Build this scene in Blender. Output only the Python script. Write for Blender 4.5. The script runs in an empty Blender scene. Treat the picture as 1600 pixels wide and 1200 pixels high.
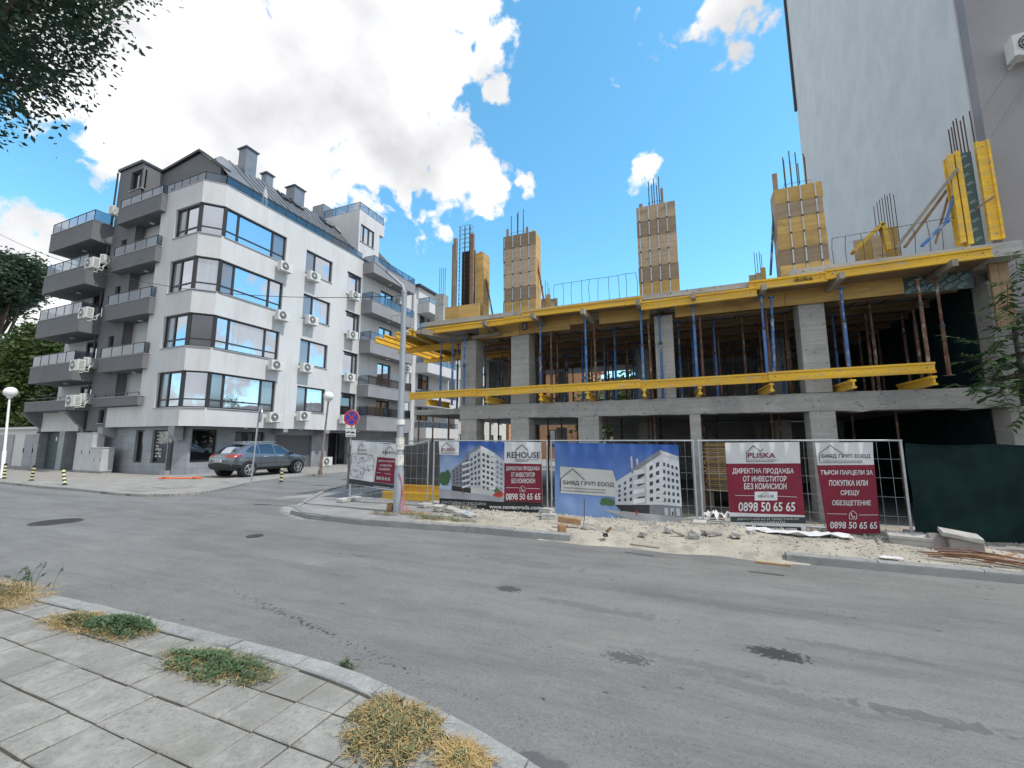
import bpy, bmesh, math, random
from mathutils import Vector, Matrix
R = math.radians
rnd = random.Random(7)
sc = bpy.context.scene
COL = sc.collection
# ------------------------------------------------------------------ camera
# world: X along the street, Y across it (away from the camera), Z up, metres
F, EYE, PITCH, YAW = 660.0, 1.7, math.atan(90 / 660.0), R(22.5)
cam = bpy.data.cameras.new('camera'); camo = bpy.data.objects.new('camera', cam); COL.objects.link(camo)
cam.sensor_width = 36; cam.lens = 36 * F / 1600; cam.clip_end = 2000; cam.clip_start = 0.05
camo.location = (0, 0, EYE); camo.rotation_euler = (R(90) + PITCH, 0, YAW)
sc.camera = camo
cA, sA = math.cos(YAW), math.sin(YAW)
# photo pixel (1600 x 1200) -> direction; a point comes from the plane it lies on
def ray(x, y):
    u = 600 - y
    X, Y, Z = (x - 800, F * math.cos(PITCH) - u * math.sin(PITCH), F * math.sin(PITCH) + u * math.cos(PITCH))
    return Vector((X * cA - Y * sA, X * sA + Y * cA, Z))
def hit(x, y, ax, v):
    d = ray(x, y); o = Vector((0, 0, EYE)); t = (v - o[ax]) / d[ax]
    return o + d * t
def PX(x, y, v): return hit(x, y, 0, v)
def PY(x, y, v): return hit(x, y, 1, v)
def GR(x, y, v=0.0): return hit(x, y, 2, v)

# ------------------------------------------------------------------ sky and sun
SUN_AZ, SUN_EL = -3.0, 57.0     # degrees from +X towards +Y, and above the horizon
w = bpy.data.worlds.new('World'); sc.world = w; w.use_nodes = True
nt = w.node_tree; nt.nodes.clear()
def N(tree, t, **k):
    n = tree.nodes.new(t)
    for a, b in k.items(): setattr(n, a, b)
    return n
def L(tree, a, b): tree.links.new(a, b)
out = N(nt, 'ShaderNodeOutputWorld'); bg = N(nt, 'ShaderNodeBackground'); bg.inputs[1].default_value = 0.15
sky = N(nt, 'ShaderNodeTexSky', sky_type='NISHITA'); sky.sun_disc = False
sky.sun_elevation = R(SUN_EL); sky.sun_rotation = R(90 - SUN_AZ)
sky.air_density = 1.0; sky.dust_density = 0.35; sky.ozone_density = 3.0; sky.altitude = 500
hsv = N(nt, 'ShaderNodeHueSaturation'); hsv.inputs['Hue'].default_value = 0.476; hsv.inputs['Saturation'].default_value = 1.16; hsv.inputs['Value'].default_value = 1.22
L(nt, sky.outputs[0], hsv.inputs['Color'])
geo = N(nt, 'ShaderNodeTexCoord')
def vm(op, a, b=None):
    n = N(nt, 'ShaderNodeVectorMath', operation=op); L(nt, a, n.inputs[0])
    if b is not None: n.inputs[1].default_value = b
    return n
def mth(op, a, b=None, c=None):
    n = N(nt, 'ShaderNodeMath', operation=op)
    for i, q in enumerate((a, b, c)):
        if q is None: continue
        if isinstance(q, (int, float)): n.inputs[i].default_value = q
        else: L(nt, q, n.inputs[i])
    return n.outputs[0]
dirv = vm('NORMALIZE', geo.outputs['Generated']).outputs[0]
# cloud masses: (photo x, photo y, angular radius in degrees)
BLOBS = [(260,110,8,1),(330,60,9,1),(400,90,9,1),(420,180,8,1),(330,200,6,1),(480,60,9,.9),(480,180,7,1),(560,120,7,.85),(610,200,6,.9),(600,40,7,.9),(560,250,6,1),(640,255,5,1),(700,270,4.5,1),(750,285,3.2,.95),
         (680,40,4,.8),(700,10,5,.85),(200,170,4,.9),(560,5,8,.9),(470,260,5,1),(10,430,4.5,1),(55,455,4,.95),(40,500,4,1),(575,328,2,.8),(1160,25,3,.72),(1185,5,2.5,.75),
         (1005,268,2.0,.72),(653,382,1.6,.66),(820,284,1.5,.62),(780,146,1.5,.62),(690,360,1.3,.6),(250,20,7,1),(300,-60,9,1),(480,-80,10,1),(120,120,4,.9)]
acc = None
for bx, by, br, bw in BLOBS:
    d = ray(bx, by).normalized()
    dp = vm('DOT_PRODUCT', dirv, tuple(d)).outputs['Value']
    mr = N(nt, 'ShaderNodeMapRange'); mr.inputs['From Min'].default_value = math.cos(R(br * 1.75)); mr.inputs['From Max'].default_value = math.cos(R(br * 0.2)); mr.inputs['To Max'].default_value = bw
    L(nt, dp, mr.inputs['Value'])
    acc = mr.outputs[0] if acc is None else mth('MAXIMUM', acc, mr.outputs[0])
# clouds over the rest of the sky, made denser out of view for whiter fill
nz0 = N(nt, 'ShaderNodeTexNoise'); nz0.inputs['Scale'].default_value = 1.9; nz0.inputs['Detail'].default_value = 2; L(nt, dirv, nz0.inputs['Vector'])
cdir = ray(800, 420).normalized()
off = vm('DOT_PRODUCT', dirv, tuple(cdir)).outputs['Value']
mo = N(nt, 'ShaderNodeMapRange'); mo.inputs['From Min'].default_value = math.cos(R(52)); mo.inputs['From Max'].default_value = math.cos(R(68)); L(nt, off, mo.inputs['Value'])
gen = N(nt, 'ShaderNodeMapRange'); gen.inputs['From Min'].default_value = 0.33; gen.inputs['From Max'].default_value = 0.50; L(nt, nz0.outputs[0], gen.inputs['Value'])
acc = mth('MAXIMUM', acc, mth('MULTIPLY', gen.outputs[0], mo.outputs[0]))
nz = N(nt, 'ShaderNodeTexNoise'); nz.inputs['Scale'].default_value = 6.5; nz.inputs['Detail'].default_value = 9; nz.inputs['Roughness'].default_value = 0.6; nz.inputs['Distortion'].default_value = 0.25
L(nt, dirv, nz.inputs['Vector'])
nzf = N(nt, 'ShaderNodeTexNoise'); nzf.inputs['Scale'].default_value = 24; nzf.inputs['Detail'].default_value = 6; nzf.inputs['Distortion'].default_value = 0.6; L(nt, dirv, nzf.inputs['Vector'])
fld = mth('ADD', mth('ADD', acc, mth('MULTIPLY', mth('SUBTRACT', nz.outputs[0], 0.5), 2.3)), mth('MULTIPLY', mth('SUBTRACT', nzf.outputs[0], 0.5), 0.9))
cm = N(nt, 'ShaderNodeMapRange', interpolation_type='SMOOTHSTEP'); cm.inputs['From Min'].default_value = 0.40; cm.inputs['From Max'].default_value = 0.62; L(nt, fld, cm.inputs['Value'])
# cloud tone: softer grey where thick
nz2 = N(nt, 'ShaderNodeTexNoise'); nz2.inputs['Scale'].default_value = 5; nz2.inputs['Detail'].default_value = 6; L(nt, dirv, nz2.inputs['Vector'])
tone = N(nt, 'ShaderNodeMapRange'); tone.inputs['From Min'].default_value = 0.36; tone.inputs['From Max'].default_value = 0.62
tone.inputs['To Min'].default_value = 0.64; tone.inputs['To Max'].default_value = 1.0
L(nt, nz2.outputs[0], tone.inputs['Value'])
cc = N(nt, 'ShaderNodeCombineColor')
for i, k in enumerate((4.5, 4.52, 4.6)): L(nt, mth('MULTIPLY', tone.outputs[0], k), cc.inputs[i])
mx = N(nt, 'ShaderNodeMix', data_type='RGBA'); L(nt, cm.outputs[0], mx.inputs[0]); L(nt, hsv.outputs[0], mx.inputs[6]); L(nt, cc.outputs[0], mx.inputs[7])
L(nt, mx.outputs[2], bg.inputs[0]); L(nt, bg.outputs[0], out.inputs[0])
sun = bpy.data.lights.new('sun', 'SUN'); sun.energy = 2.0; sun.angle = R(0.53); sun.color = (1, 0.96, 0.9)
suno = bpy.data.objects.new('sun', sun); COL.objects.link(suno)
sd = Vector((math.cos(R(SUN_EL)) * math.cos(R(SUN_AZ)), math.cos(R(SUN_EL)) * math.sin(R(SUN_AZ)), math.sin(R(SUN_EL))))
suno.location = sd * 60; suno.rotation_euler = sd.to_track_quat('Z', 'Y').to_euler()
sc.view_settings.view_transform = 'Standard'; sc.view_settings.look = 'None'; sc.view_settings.gamma = 1
sc.view_settings.use_curve_mapping = False; sc.view_settings.exposure = 0.80
sc.render.engine = 'CYCLES'; sc.cycles.use_denoising = True; sc.cycles.max_bounces = 8; sc.cycles.transparent_max_bounces = 12

# ------------------------------------------------------------------ materials
M = {}
def mat(name, col, rough=0.7, col2=None, nscale=3.0, ndetail=5, contrast=(0.35, 0.65), bump=0.0, bscale=30.0, metal=0.0,
        spec=0.5, stretch=(1, 1, 1), rand=0.0, fine=0.0, fscale=120.0, world=True, ior=None, coat=0.0):
    m = bpy.data.materials.new(name); m.use_nodes = True; t = m.node_tree; t.nodes.clear()
    o = N(t, 'ShaderNodeOutputMaterial'); p = N(t, 'ShaderNodeBsdfPrincipled'); L(t, p.outputs[0], o.inputs[0])
    p.inputs['Roughness'].default_value = rough; p.inputs['Metallic'].default_value = metal
    p.inputs['Specular IOR Level'].default_value = spec
    if ior: p.inputs['IOR'].default_value = ior
    p.inputs['Coat Weight'].default_value = coat
    c4 = lambda c: (c[0], c[1], c[2], 1)
    if world: src = N(t, 'ShaderNodeNewGeometry').outputs['Position']
    else: src = N(t, 'ShaderNodeTexCoord').outputs['Object']
    mp = N(t, 'ShaderNodeMapping'); mp.inputs['Scale'].default_value = stretch; L(t, src, mp.inputs[0]); vec = mp.outputs[0]
    cur = None
    if col2 is not None:
        n = N(t, 'ShaderNodeTexNoise'); n.inputs['Scale'].default_value = nscale; n.inputs['Detail'].default_value = ndetail; n.inputs['Roughness'].default_value = 0.6
        L(t, vec, n.inputs['Vector'])
        r = N(t, 'ShaderNodeMapRange'); r.inputs['From Min'].default_value = contrast[0]; r.inputs['From Max'].default_value = contrast[1]; L(t, n.outputs[0], r.inputs['Value'])
        x = N(t, 'ShaderNodeMix', data_type='RGBA'); L(t, r.outputs[0], x.inputs[0]); x.inputs[6].default_value = c4(col); x.inputs[7].default_value = c4(col2)
        cur = x.outputs[2]
    if fine > 0:
        n = N(t, 'ShaderNodeTexNoise'); n.inputs['Scale'].default_value = fscale; n.inputs['Detail'].default_value = 3; L(t, vec, n.inputs['Vector'])
        r = N(t, 'ShaderNodeMapRange'); r.inputs['From Min'].default_value = 0.3; r.inputs['From Max'].default_value = 0.7
        r.inputs['To Min'].default_value = 1 - fine; r.inputs['To Max'].default_value = 1 + fine; L(t, n.outputs[0], r.inputs['Value'])
        x = N(t, 'ShaderNodeMix', data_type='RGBA', blend_type='MULTIPLY'); x.inputs[0].default_value = 1
        if cur is None: x.inputs[6].default_value = c4(col)
        else: L(t, cur, x.inputs[6])
        cb = N(t, 'ShaderNodeCombineColor')
        for i in range(3): L(t, r.outputs[0], cb.inputs[i])
        L(t, cb.outputs[0], x.inputs[7]); cur = x.outputs[2]
    if rand > 0:
        oi = N(t, 'ShaderNodeObjectInfo')
        r = N(t, 'ShaderNodeMapRange'); r.inputs['To Min'].default_value = 1 - rand; r.inputs['To Max'].default_value = 1 + rand; L(t, oi.outputs['Random'], r.inputs['Value'])
        x = N(t, 'ShaderNodeMix', data_type='RGBA', blend_type='MULTIPLY'); x.inputs[0].default_value = 1
        if cur is None: x.inputs[6].default_value = c4(col)
        else: L(t, cur, x.inputs[6])
        cb = N(t, 'ShaderNodeCombineColor')
        for i in range(3): L(t, r.outputs[0], cb.inputs[i])
        L(t, cb.outputs[0], x.inputs[7]); cur = x.outputs[2]
    if cur is None: p.inputs['Base Color'].default_value = c4(col)
    else: L(t, cur, p.inputs['Base Color'])
    if bump > 0:
        n = N(t, 'ShaderNodeTexNoise'); n.inputs['Scale'].default_value = bscale; n.inputs['Detail'].default_value = 4; L(t, vec, n.inputs['Vector'])
        b = N(t, 'ShaderNodeBump'); b.inputs['Strength'].default_value = bump; b.inputs['Distance'].default_value = 0.02
        L(t, n.outputs[0], b.inputs['Height']); L(t, b.outputs[0], p.inputs['Normal'])
    M[name] = m; m['_p'] = p.name
    return m
def princ(m): return m.node_tree.nodes[m['_p']]
def overlay(m, build):
    """chain another colour layer on a material: build(tree, colour_socket) -> colour_socket"""
    t = m.node_tree; p = princ(m); s = p.inputs['Base Color']
    if s.is_linked: c = s.links[0].from_socket
    else:
        rgb = N(t, 'ShaderNodeRGB'); rgb.outputs[0].default_value = s.default_value; c = rgb.outputs[0]
    L(t, build(t, c), s)
def noise_layer(col, scale, lo, hi, stretch=(1, 1, 1), detail=6, amount=1.0, offset=(0, 0, 0), dist=0.0, rough=0.6):
    lo -= .04; hi -= .05
    def f(t, c):
        g = N(t, 'ShaderNodeNewGeometry'); mp = N(t, 'ShaderNodeMapping'); mp.inputs['Scale'].default_value = stretch; mp.inputs['Location'].default_value = offset
        L(t, g.outputs['Position'], mp.inputs[0])
        n = N(t, 'ShaderNodeTexNoise'); n.inputs['Scale'].default_value = scale; n.inputs['Detail'].default_value = detail; n.inputs['Distortion'].default_value = dist
        n.inputs['Roughness'].default_value = rough
        L(t, mp.outputs[0], n.inputs['Vector'])
        r = N(t, 'ShaderNodeMapRange'); r.inputs['From Min'].default_value = lo; r.inputs['From Max'].default_value = hi; r.inputs['To Max'].default_value = amount
        L(t, n.outputs[0], r.inputs['Value'])
        x = N(t, 'ShaderNodeMix', data_type='RGBA'); L(t, r.outputs[0], x.inputs[0]); L(t, c, x.inputs[6]); x.inputs[7].default_value = (*col, 1)
        return x.outputs[2]
    return f
def spot_layer(col, cx, cy, rx, ry, ang=0.0, amount=0.9, nscale=9.0, ndist=0.6, ring=None, stretch=(1, 1, 1), bias=0.0):
    """an irregular stain of its own shape lying at cx, cy (world metres)"""
    def f(t, c):
        g = N(t, 'ShaderNodeNewGeometry')
        mp = N(t, 'ShaderNodeMapping', vector_type='TEXTURE'); mp.inputs['Location'].default_value = (cx, cy, 0); mp.inputs['Rotation'].default_value = (0, 0, ang)
        mp.inputs['Scale'].default_value = (rx, ry, 1e3)
        L(t, g.outputs['Position'], mp.inputs[0])
        ln = N(t, 'ShaderNodeVectorMath', operation='LENGTH'); L(t, mp.outputs[0], ln.inputs[0])
        m2 = N(t, 'ShaderNodeMapping'); m2.inputs['Scale'].default_value = stretch; L(t, g.outputs['Position'], m2.inputs[0])
        n = N(t, 'ShaderNodeTexNoise'); n.inputs['Scale'].default_value = nscale; n.inputs['Detail'].default_value = 6; L(t, m2.outputs[0], n.inputs['Vector'])
        a = N(t, 'ShaderNodeMath', operation='MULTIPLY_ADD'); L(t, n.outputs[0], a.inputs[0]); a.inputs[1].default_value = -ndist * 2; L(t, ln.outputs['Value'], a.inputs[2])
        r = N(t, 'ShaderNodeMapRange'); base = 1 - ndist - bias
        if ring is None:
            r.inputs['From Min'].default_value = base; r.inputs['From Max'].default_value = base - 0.3
        else:
            ab = N(t, 'ShaderNodeMath', operation='SUBTRACT'); L(t, a.outputs[0], ab.inputs[0]); ab.inputs[1].default_value = base
            ab2 = N(t, 'ShaderNodeMath', operation='ABSOLUTE'); L(t, ab.outputs[0], ab2.inputs[0]); a = ab2
            r.inputs['From Min'].default_value = ring; r.inputs['From Max'].default_value = ring * 0.4
        r.inputs['To Max'].default_value = amount
        L(t, a.outputs[0], r.inputs['Value'])
        x = N(t, 'ShaderNodeMix', data_type='RGBA'); L(t, r.outputs[0], x.inputs[0]); L(t, c, x.inputs[6]); x.inputs[7].default_value = (*col, 1)
        return x.outputs[2]
    return f

# ------------------------------------------------------------------ mesh building
class MB:
    def __init__(s): s.v = []; s.f = []; s.m = []; s.smooth = []
    def add(s, vs, fs, mi=0, sm=False):
        b = len(s.v); s.v += [tuple(q) for q in vs]
        for q in fs: s.f.append([b + i for i in q]); s.m.append(mi); s.smooth.append(sm)
        return s
    def box(s, x0, x1, y0, y1, z0, z1, mi=0, X=None):
        vs = [Vector(q) for q in ((x0,y0,z0),(x1,y0,z0),(x1,y1,z0),(x0,y1,z0),(x0,y0,z1),(x1,y0,z1),(x1,y1,z1),(x0,y1,z1))]
        if X is not None: vs = [X @ q for q in vs]
        return s.add(vs, ((0,3,2,1),(4,5,6,7),(0,1,5,4),(1,2,6,5),(2,3,7,6),(3,0,4,7)), mi)
    def bar(s, a, b, wd, ht, up=(0, 0, 1), mi=0):
        """box beam from a to b, centred, width wd (sideways), height ht (towards up)"""
        a, b = Vector(a), Vector(b); d = (b - a); ln = d.length; d.normalize(); u = Vector(up)
        sd = d.cross(u)
        if sd.length < 1e-5: sd = d.cross(Vector((1, 0, 0)))
        sd.normalize(); u = sd.cross(d).normalized()
        X = Matrix(((d.x, sd.x, u.x, a.x), (d.y, sd.y, u.y, a.y), (d.z, sd.z, u.z, a.z), (0, 0, 0, 1)))
        return s.box(0, ln, -wd / 2, wd / 2, -ht / 2, ht / 2, mi, X)
    def tube(s, pts, r, seg=6, mi=0, cap=True, sm=True):
        pts = [Vector(p) for p in pts]; n = len(pts); rs = r if isinstance(r, (list, tuple)) else [r] * n
        vs = []; fs = []
        pu = None
        for i, p in enumerate(pts):
            d = (pts[min(i + 1, n - 1)] - pts[max(i - 1, 0)]).normalized()
            if pu is None: pu = Vector((0, 0, 1)) if abs(d.z) < 0.9 else Vector((1, 0, 0))
            sd = d.cross(pu); sd.normalize(); pu = sd.cross(d).normalized()
            for k in range(seg):
                a = 2 * math.pi * k / seg
                vs.append(p + (sd * math.cos(a) + pu * math.sin(a)) * rs[i])
        for i in range(n - 1):
            for k in range(seg):
                k2 = (k + 1) % seg
                fs.append((i * seg + k, i * seg + k2, (i + 1) * seg + k2, (i + 1) * seg + k))
        s.add(vs, fs, mi, sm)
        if cap: s.add(vs[:seg], [tuple(range(seg))[::-1]], mi); s.add(vs[-seg:], [tuple(range(seg))], mi)
        return s
    def prism(s, poly, h, axis=(0, 0, 1), mi=0):
        """poly: planar list of 3D points, extruded by axis*h"""
        p = [Vector(q) for q in poly]; e = Vector(axis) * h; n = len(p)
        vs = p + [q + e for q in p]
        nrm = Vector((0, 0, 0))
        for i in range(n): nrm += p[i].cross(p[(i + 1) % n])
        flip = nrm.dot(e) > 0
        f = [tuple(range(n))[::-1] if flip else tuple(range(n)), tuple(range(n, 2 * n)) if flip else tuple(range(n, 2 * n))[::-1]]
        for i in range(n):
            j = (i + 1) % n
            f.append((i, j, n + j, n + i) if flip else (j, i, n + i, n + j))
        return s.add(vs, f, mi)
    def sphere(s, c, r, seg=16, rings=10, mi=0, sc3=(1, 1, 1)):
        vs = []; fs = []; c = Vector(c)
        for i in range(rings + 1):
            t = math.pi * i / rings
            for k in range(seg):
                a = 2 * math.pi * k / seg
                vs.append(c + Vector((math.sin(t) * math.cos(a) * r * sc3[0], math.sin(t) * math.sin(a) * r * sc3[1], math.cos(t) * r * sc3[2])))
        for i in range(rings):
            for k in range(seg):
                k2 = (k + 1) % seg; fs.append((i * seg + k, (i + 1) * seg + k, (i + 1) * seg + k2, i * seg + k2))
        return s.add(vs, fs, mi, True)
    def mesh(s, name):
        me = bpy.data.meshes.new(name); me.from_pydata(s.v, [], s.f)
        me.polygons.foreach_set('material_index', s.m); me.polygons.foreach_set('use_smooth', s.smooth); me.update(); return me
    def build(s, name, mats, parent=None, bevel=0.0, loc=None):
        me = s.mesh(name)
        for q in (mats if isinstance(mats, (list, tuple)) else [mats]): me.materials.append(M[q] if isinstance(q, str) else q)
        o = bpy.data.objects.new(name, me); COL.objects.link(o)
        if parent is not None: o.parent = parent
        if loc is not None: o.location = loc
        if bevel > 0:
            b = o.modifiers.new('bevel', 'BEVEL'); b.width = bevel; b.segments = 2; b.limit_method = 'ANGLE'; b.angle_limit = R(40)
        return o
def inst(mesh, name, loc=(0, 0, 0), rot=(0, 0, 0), parent=None, scale=(1, 1, 1)):
    o = bpy.data.objects.new(name, mesh); COL.objects.link(o); o.location = loc; o.rotation_euler = rot; o.scale = scale
    if parent is not None: o.parent = parent
    return o
def tag(o, label=None, cat=None, group=None, kind=None):
    if label: o['label'] = label
    if cat: o['category'] = cat
    if group: o['group'] = group
    if kind: o['kind'] = kind
    return o
def thing(name, label, cat, loc=(0, 0, 0), rotz=0.0, group=None):
    o = bpy.data.objects.new(name, None); COL.objects.link(o); o.location = loc; o.rotation_euler = (0, 0, rotz); o.empty_display_size = 0.2
    o['kind'] = 'thing'
    return tag(o, label, cat, group)
def copy_tree(o, loc=None, rot=None, label=None, parent=None):
    c = o.copy(); COL.objects.link(c)
    if parent is not None: c.parent = parent
    if loc is not None: c.location = loc
    if rot is not None: c.rotation_euler = rot
    if label: c['label'] = label
    for ch in list(o.children): copy_tree(ch, parent=c)
    return c

# ---- palette
mat('asphalt', (.20,.199,.192), .92, (.16,.16,.156), 1.3, 8, (.38,.66), bump=.35, bscale=150, spec=.25, fine=.30, fscale=130)
a = M['asphalt']
overlay(a, noise_layer((.145,.147,.15), 16, .46, .72, (.7,1,1), 4, .40, (2,2,0), rough=.75))
overlay(a, noise_layer((.245,.245,.245), 27, .54, .72, (1,1,1), 3, .45, (6,1,0), rough=.7))
overlay(a, noise_layer((.09,.09,.092), 46, .61, .70, (.8,1,1), 2, .6))
overlay(a, noise_layer((.24,.24,.236), .5, .46, .68, (.3,1.6,1), 8, .6, rough=.7))
overlay(a, noise_layer((.10,.102,.104), .7, .54, .72, (.22,1.7,1), 10, .6, (3,7,0), rough=.75))
overlay(a, noise_layer((.12,.122,.124), 3.0, .55, .72, (.4,1.3,1), 9, .5, (1,2,0), rough=.78))
overlay(a, noise_layer((.05,.05,.052), 9, .70, .74, (.5,1,1), 5, .8, (8,3,0), rough=.7))
overlay(a, noise_layer((.30,.29,.26), 1.1, .64, .82, (.5,1,1), 7, .5, (11,2,0), rough=.7))
mat('slab', (.30,.295,.275), .9, (.22,.218,.20), 3.5, 7, (.35,.68), bump=.3, bscale=60, spec=.25, rand=.10, fine=.10, fscale=90)
overlay(M['slab'], noise_layer((.20,.198,.18), 28, .50, .70, (1,1,1), 4, .5, (5,5,0), rough=.7))
overlay(M['slab'], noise_layer((.14,.135,.12), 46, .65, .71, (1,1,1), 2, .4, (1,5,0)))
overlay(M['slab'], noise_layer((.16,.155,.14), 17, .62, .74, (1,1,1), 4, .6))
overlay(M['slab'], noise_layer((.36,.355,.33), 5, .58, .72, (1,1,1), 7, .6, (3,1,0)))
overlay(M['slab'], noise_layer((.19,.185,.165), 2.2, .56, .74, (1,1,1), 7, .6, (9,4,0)))
mat('joint', (.055,.05,.042), 1, (.10,.09,.07), 6, 4, bump=.4, bscale=80, spec=.1)
mat('kerb', (.30,.305,.30), .9, (.225,.23,.225), 7, 6, bump=.4, bscale=70, spec=.25, rand=.10, fine=.12)
overlay(M['kerb'], noise_layer((.40,.40,.39), 34, .62, .7, (1,1,1), 3, .6))
mat('paver', (.36,.345,.315), .9, (.29,.28,.26), 1.5, 6, bump=.2, bscale=60, spec=.25, fine=.08)
mat('sand', (.44,.405,.34), .95, (.34,.315,.265), 1.8, 8, (.36,.66), bump=.6, bscale=40, spec=.15, fine=.14, fscale=70)
overlay(M['sand'], noise_layer((.24,.225,.20), 2.6, .56, .70, (1,1,1), 7, .7, (4,4,0)))
overlay(M['sand'], noise_layer((.15,.14,.12), 30, .68, .76, (1,1,1), 3, .6))
mat('plaster_white', (.62,.62,.615), .88, (.56,.56,.56), .7, 6, bump=.12, bscale=90, spec=.3, stretch=(1,1,.5))
overlay(M['plaster_white'], noise_layer((.43,.43,.43), 1.5, .54, .80, (1,1,.14), 7, .6, (5,1,0), rough=.7))
mat('plaster_grey', (.185,.187,.195), .9, (.165,.167,.175), 1.2, 6, bump=.15, bscale=90, spec=.3)
mat('plaster_mid', (.30,.30,.31), .9, (.26,.26,.27), 1.2, 6, bump=.15, bscale=90, spec=.3)
mat('cladding', (.34,.355,.38), .55, (.27,.285,.31), 1.1, 5, bump=.05, bscale=40, spec=.5)
mat('anthracite', (.028,.029,.033), .45, spec=.5)
mat('sill', (.40,.40,.41), .5, spec=.5)
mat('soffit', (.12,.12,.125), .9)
mat('ac_white', (.68,.68,.66), .45, (.62,.62,.59), 4, 3, spec=.5, world=False)
mat('ac_dark', (.035,.037,.04), .5)
mat('roof_metal', (.23,.245,.265), .40, (.18,.195,.215), 1.2, 4, metal=.35, spec=.5)
mat('interior', (.02,.02,.022), .9)
mat('curtain', (.42,.43,.46), .9)
mat('shutter', (.13,.135,.145), .5, spec=.5)
mat('rebar', (.075,.06,.055), .75, (.15,.09,.06), 20, 3, metal=.4)
mat('concrete', (.52,.51,.485), .92, (.42,.412,.39), 1.6, 8, (.34,.68), bump=.35, bscale=25, spec=.2, fine=.08)
overlay(M['concrete'], noise_layer((.27,.265,.255), 3, .60, .74, (.5,.5,3.2), 6, .5))
overlay(M['concrete'], noise_layer((.60,.59,.565), 2.2, .60, .72, (1.5,1.5,.25), 6, .5, (2,9,3)))
overlay(M['concrete'], noise_layer((.31,.305,.29), 1.6, .46, .66, (.25,.25,9), 5, .5, (3,1,1)))
overlay(M['concrete'], noise_layer((.36,.355,.335), 14, .48, .68, (1,1,1.6), 5, .5, (3,8,1), rough=.7))
overlay(M['concrete'], noise_layer((.10,.10,.098), 13, .735, .755, (1,1,1), 1, .6, (7,2,5)))
overlay(M['concrete'], noise_layer((.25,.245,.235), .9, .55, .70, (1,1,.6), 8, .6, (1,12,4), rough=.7))
mat('board_yellow', (.60,.385,.125), .6, (.48,.30,.10), 2.2, 6, bump=.08, bscale=60, spec=.35, stretch=(.5,.5,6), rand=.16, fine=.07, fscale=60)
overlay(M['board_yellow'], noise_layer((.33,.22,.10), 1.6, .58, .72, (1,1,4), 6, .7, (1,5,2)))
mat('beam_yellow', (.86,.53,.035), .5, (.72,.41,.03), 1.6, 5, spec=.4, stretch=(.6,2,6), rand=.10)
overlay(M['beam_yellow'], noise_layer((.50,.34,.13), 2.0, .54, .72, (.5,1,5), 8, .75, (3,3,1), rough=.7))
overlay(M['beam_yellow'], noise_layer((.42,.40,.36), 9, .62, .70, (.6,1,2), 5, .6, (5,2,1)))
overlay(M['beam_yellow'], noise_layer((.12,.09,.05), 24, .70, .74, (1,1,1), 2, .6))
mat('wood_old', (.36,.25,.155), .8, (.25,.165,.10), 3, 6, bump=.12, bscale=50, spec=.25, stretch=(1,1,5), rand=.18)
mat('wood_grey', (.33,.29,.235), .85, (.24,.205,.165), 3, 6, bump=.12, bscale=50, spec=.2, rand=.18)
mat('ply_under', (.26,.18,.115), .85, (.20,.14,.09), 1.4, 5, spec=.2)
mat('prop_blue', (.045,.135,.36), .55, (.10,.18,.34), 5, 5, (.4,.7), spec=.45, rand=.2)
overlay(M['prop_blue'], noise_layer((.38,.40,.42), 9, .62, .68, (1,1,.6), 4, .8))
mat('prop_rust', (.15,.07,.05), .8, (.24,.15,.11), 5, 5, (.4,.7), spec=.3, rand=.25)
overlay(M['prop_rust'], noise_layer((.42,.38,.34), 10, .62, .68, (1,1,.5), 4, .8))
mat('galv', (.50,.53,.56), .42, (.40,.43,.46), 6, 4, metal=.55, spec=.5)
mat('lamp_pole', (.36,.40,.44), .55, (.30,.34,.38), 4, 4, metal=.2)
mat('globe', (.82,.82,.80), .35)
mat('black', (.012,.012,.014), .6); mat('white_paint', (.76,.76,.74), .6); mat('yellow_paint', (.78,.55,.08), .55)
mat('rubber', (.018,.018,.02), .8)
mat('net_green', (.014,.036,.037), .9, (.007,.020,.022), 2.2, 7, spec=.15, bump=.3, bscale=180)
mat('bark', (.10,.075,.055), .9, (.06,.045,.035), 8, 5, bump=.4, bscale=30)
# ------------------------------------------------------------------ ground, road, pavements
a = M['asphalt']
def gp(x, y): p = GR(x, y); return p.x, p.y
for (px, py, rx, ry, col, am, ns, nd) in [
    (1215,1022,.24,.12,(.045,.045,.048),.95,26,1.0), (795,920,.18,.11,(.06,.06,.064),.85,26,1.0), (980,1028,.2,.09,(.07,.07,.074),.75,30,1.4),
    (820,880,.9,.16,(.12,.122,.122),.5,9,1.3), (930,950,.8,.09,(.115,.118,.12),.5,10,1.3), (1240,1090,.7,.08,(.12,.122,.125),.5,11,1.4), (1440,1120,.45,.07,(.09,.09,.095),.6,16,1.5),
    (1150,950,1.0,.10,(.125,.128,.13),.4,9,1.3), (560,868,.22,.06,(.10,.10,.102),.6,12,.9), (690,850,.5,.10,(.12,.12,.122),.4,10,1.3), (300,850,1.2,.2,(.125,.128,.128),.4,6,1.2),
    (620,895,.6,.10,(.125,.128,.128),.4,10,1.3), (845,1192,.22,.07,(.09,.092,.098),.75,12,.7), (1330,1015,.6,.06,(.115,.117,.12),.5,12,1.4), (1100,1040,.7,.06,(.115,.117,.12),.45,12,1.4)]:
    cx, cy = gp(px, py)
    overlay(a, spot_layer(col, cx, cy, rx, ry, -.06, am, ns, nd))
p0, p1 = gp(300, 895), gp(800, 1120)       # trail of oil drips along the near kerb
overlay(a, spot_layer((.045,.045,.05), (p0[0]+p1[0])/2, (p0[1]+p1[1])/2, math.dist(p0, p1)/2*1.1, .10, math.atan2(p1[1]-p0[1], p1[0]-p0[0]), .8, 22, 2.6, bias=.85))
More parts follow.
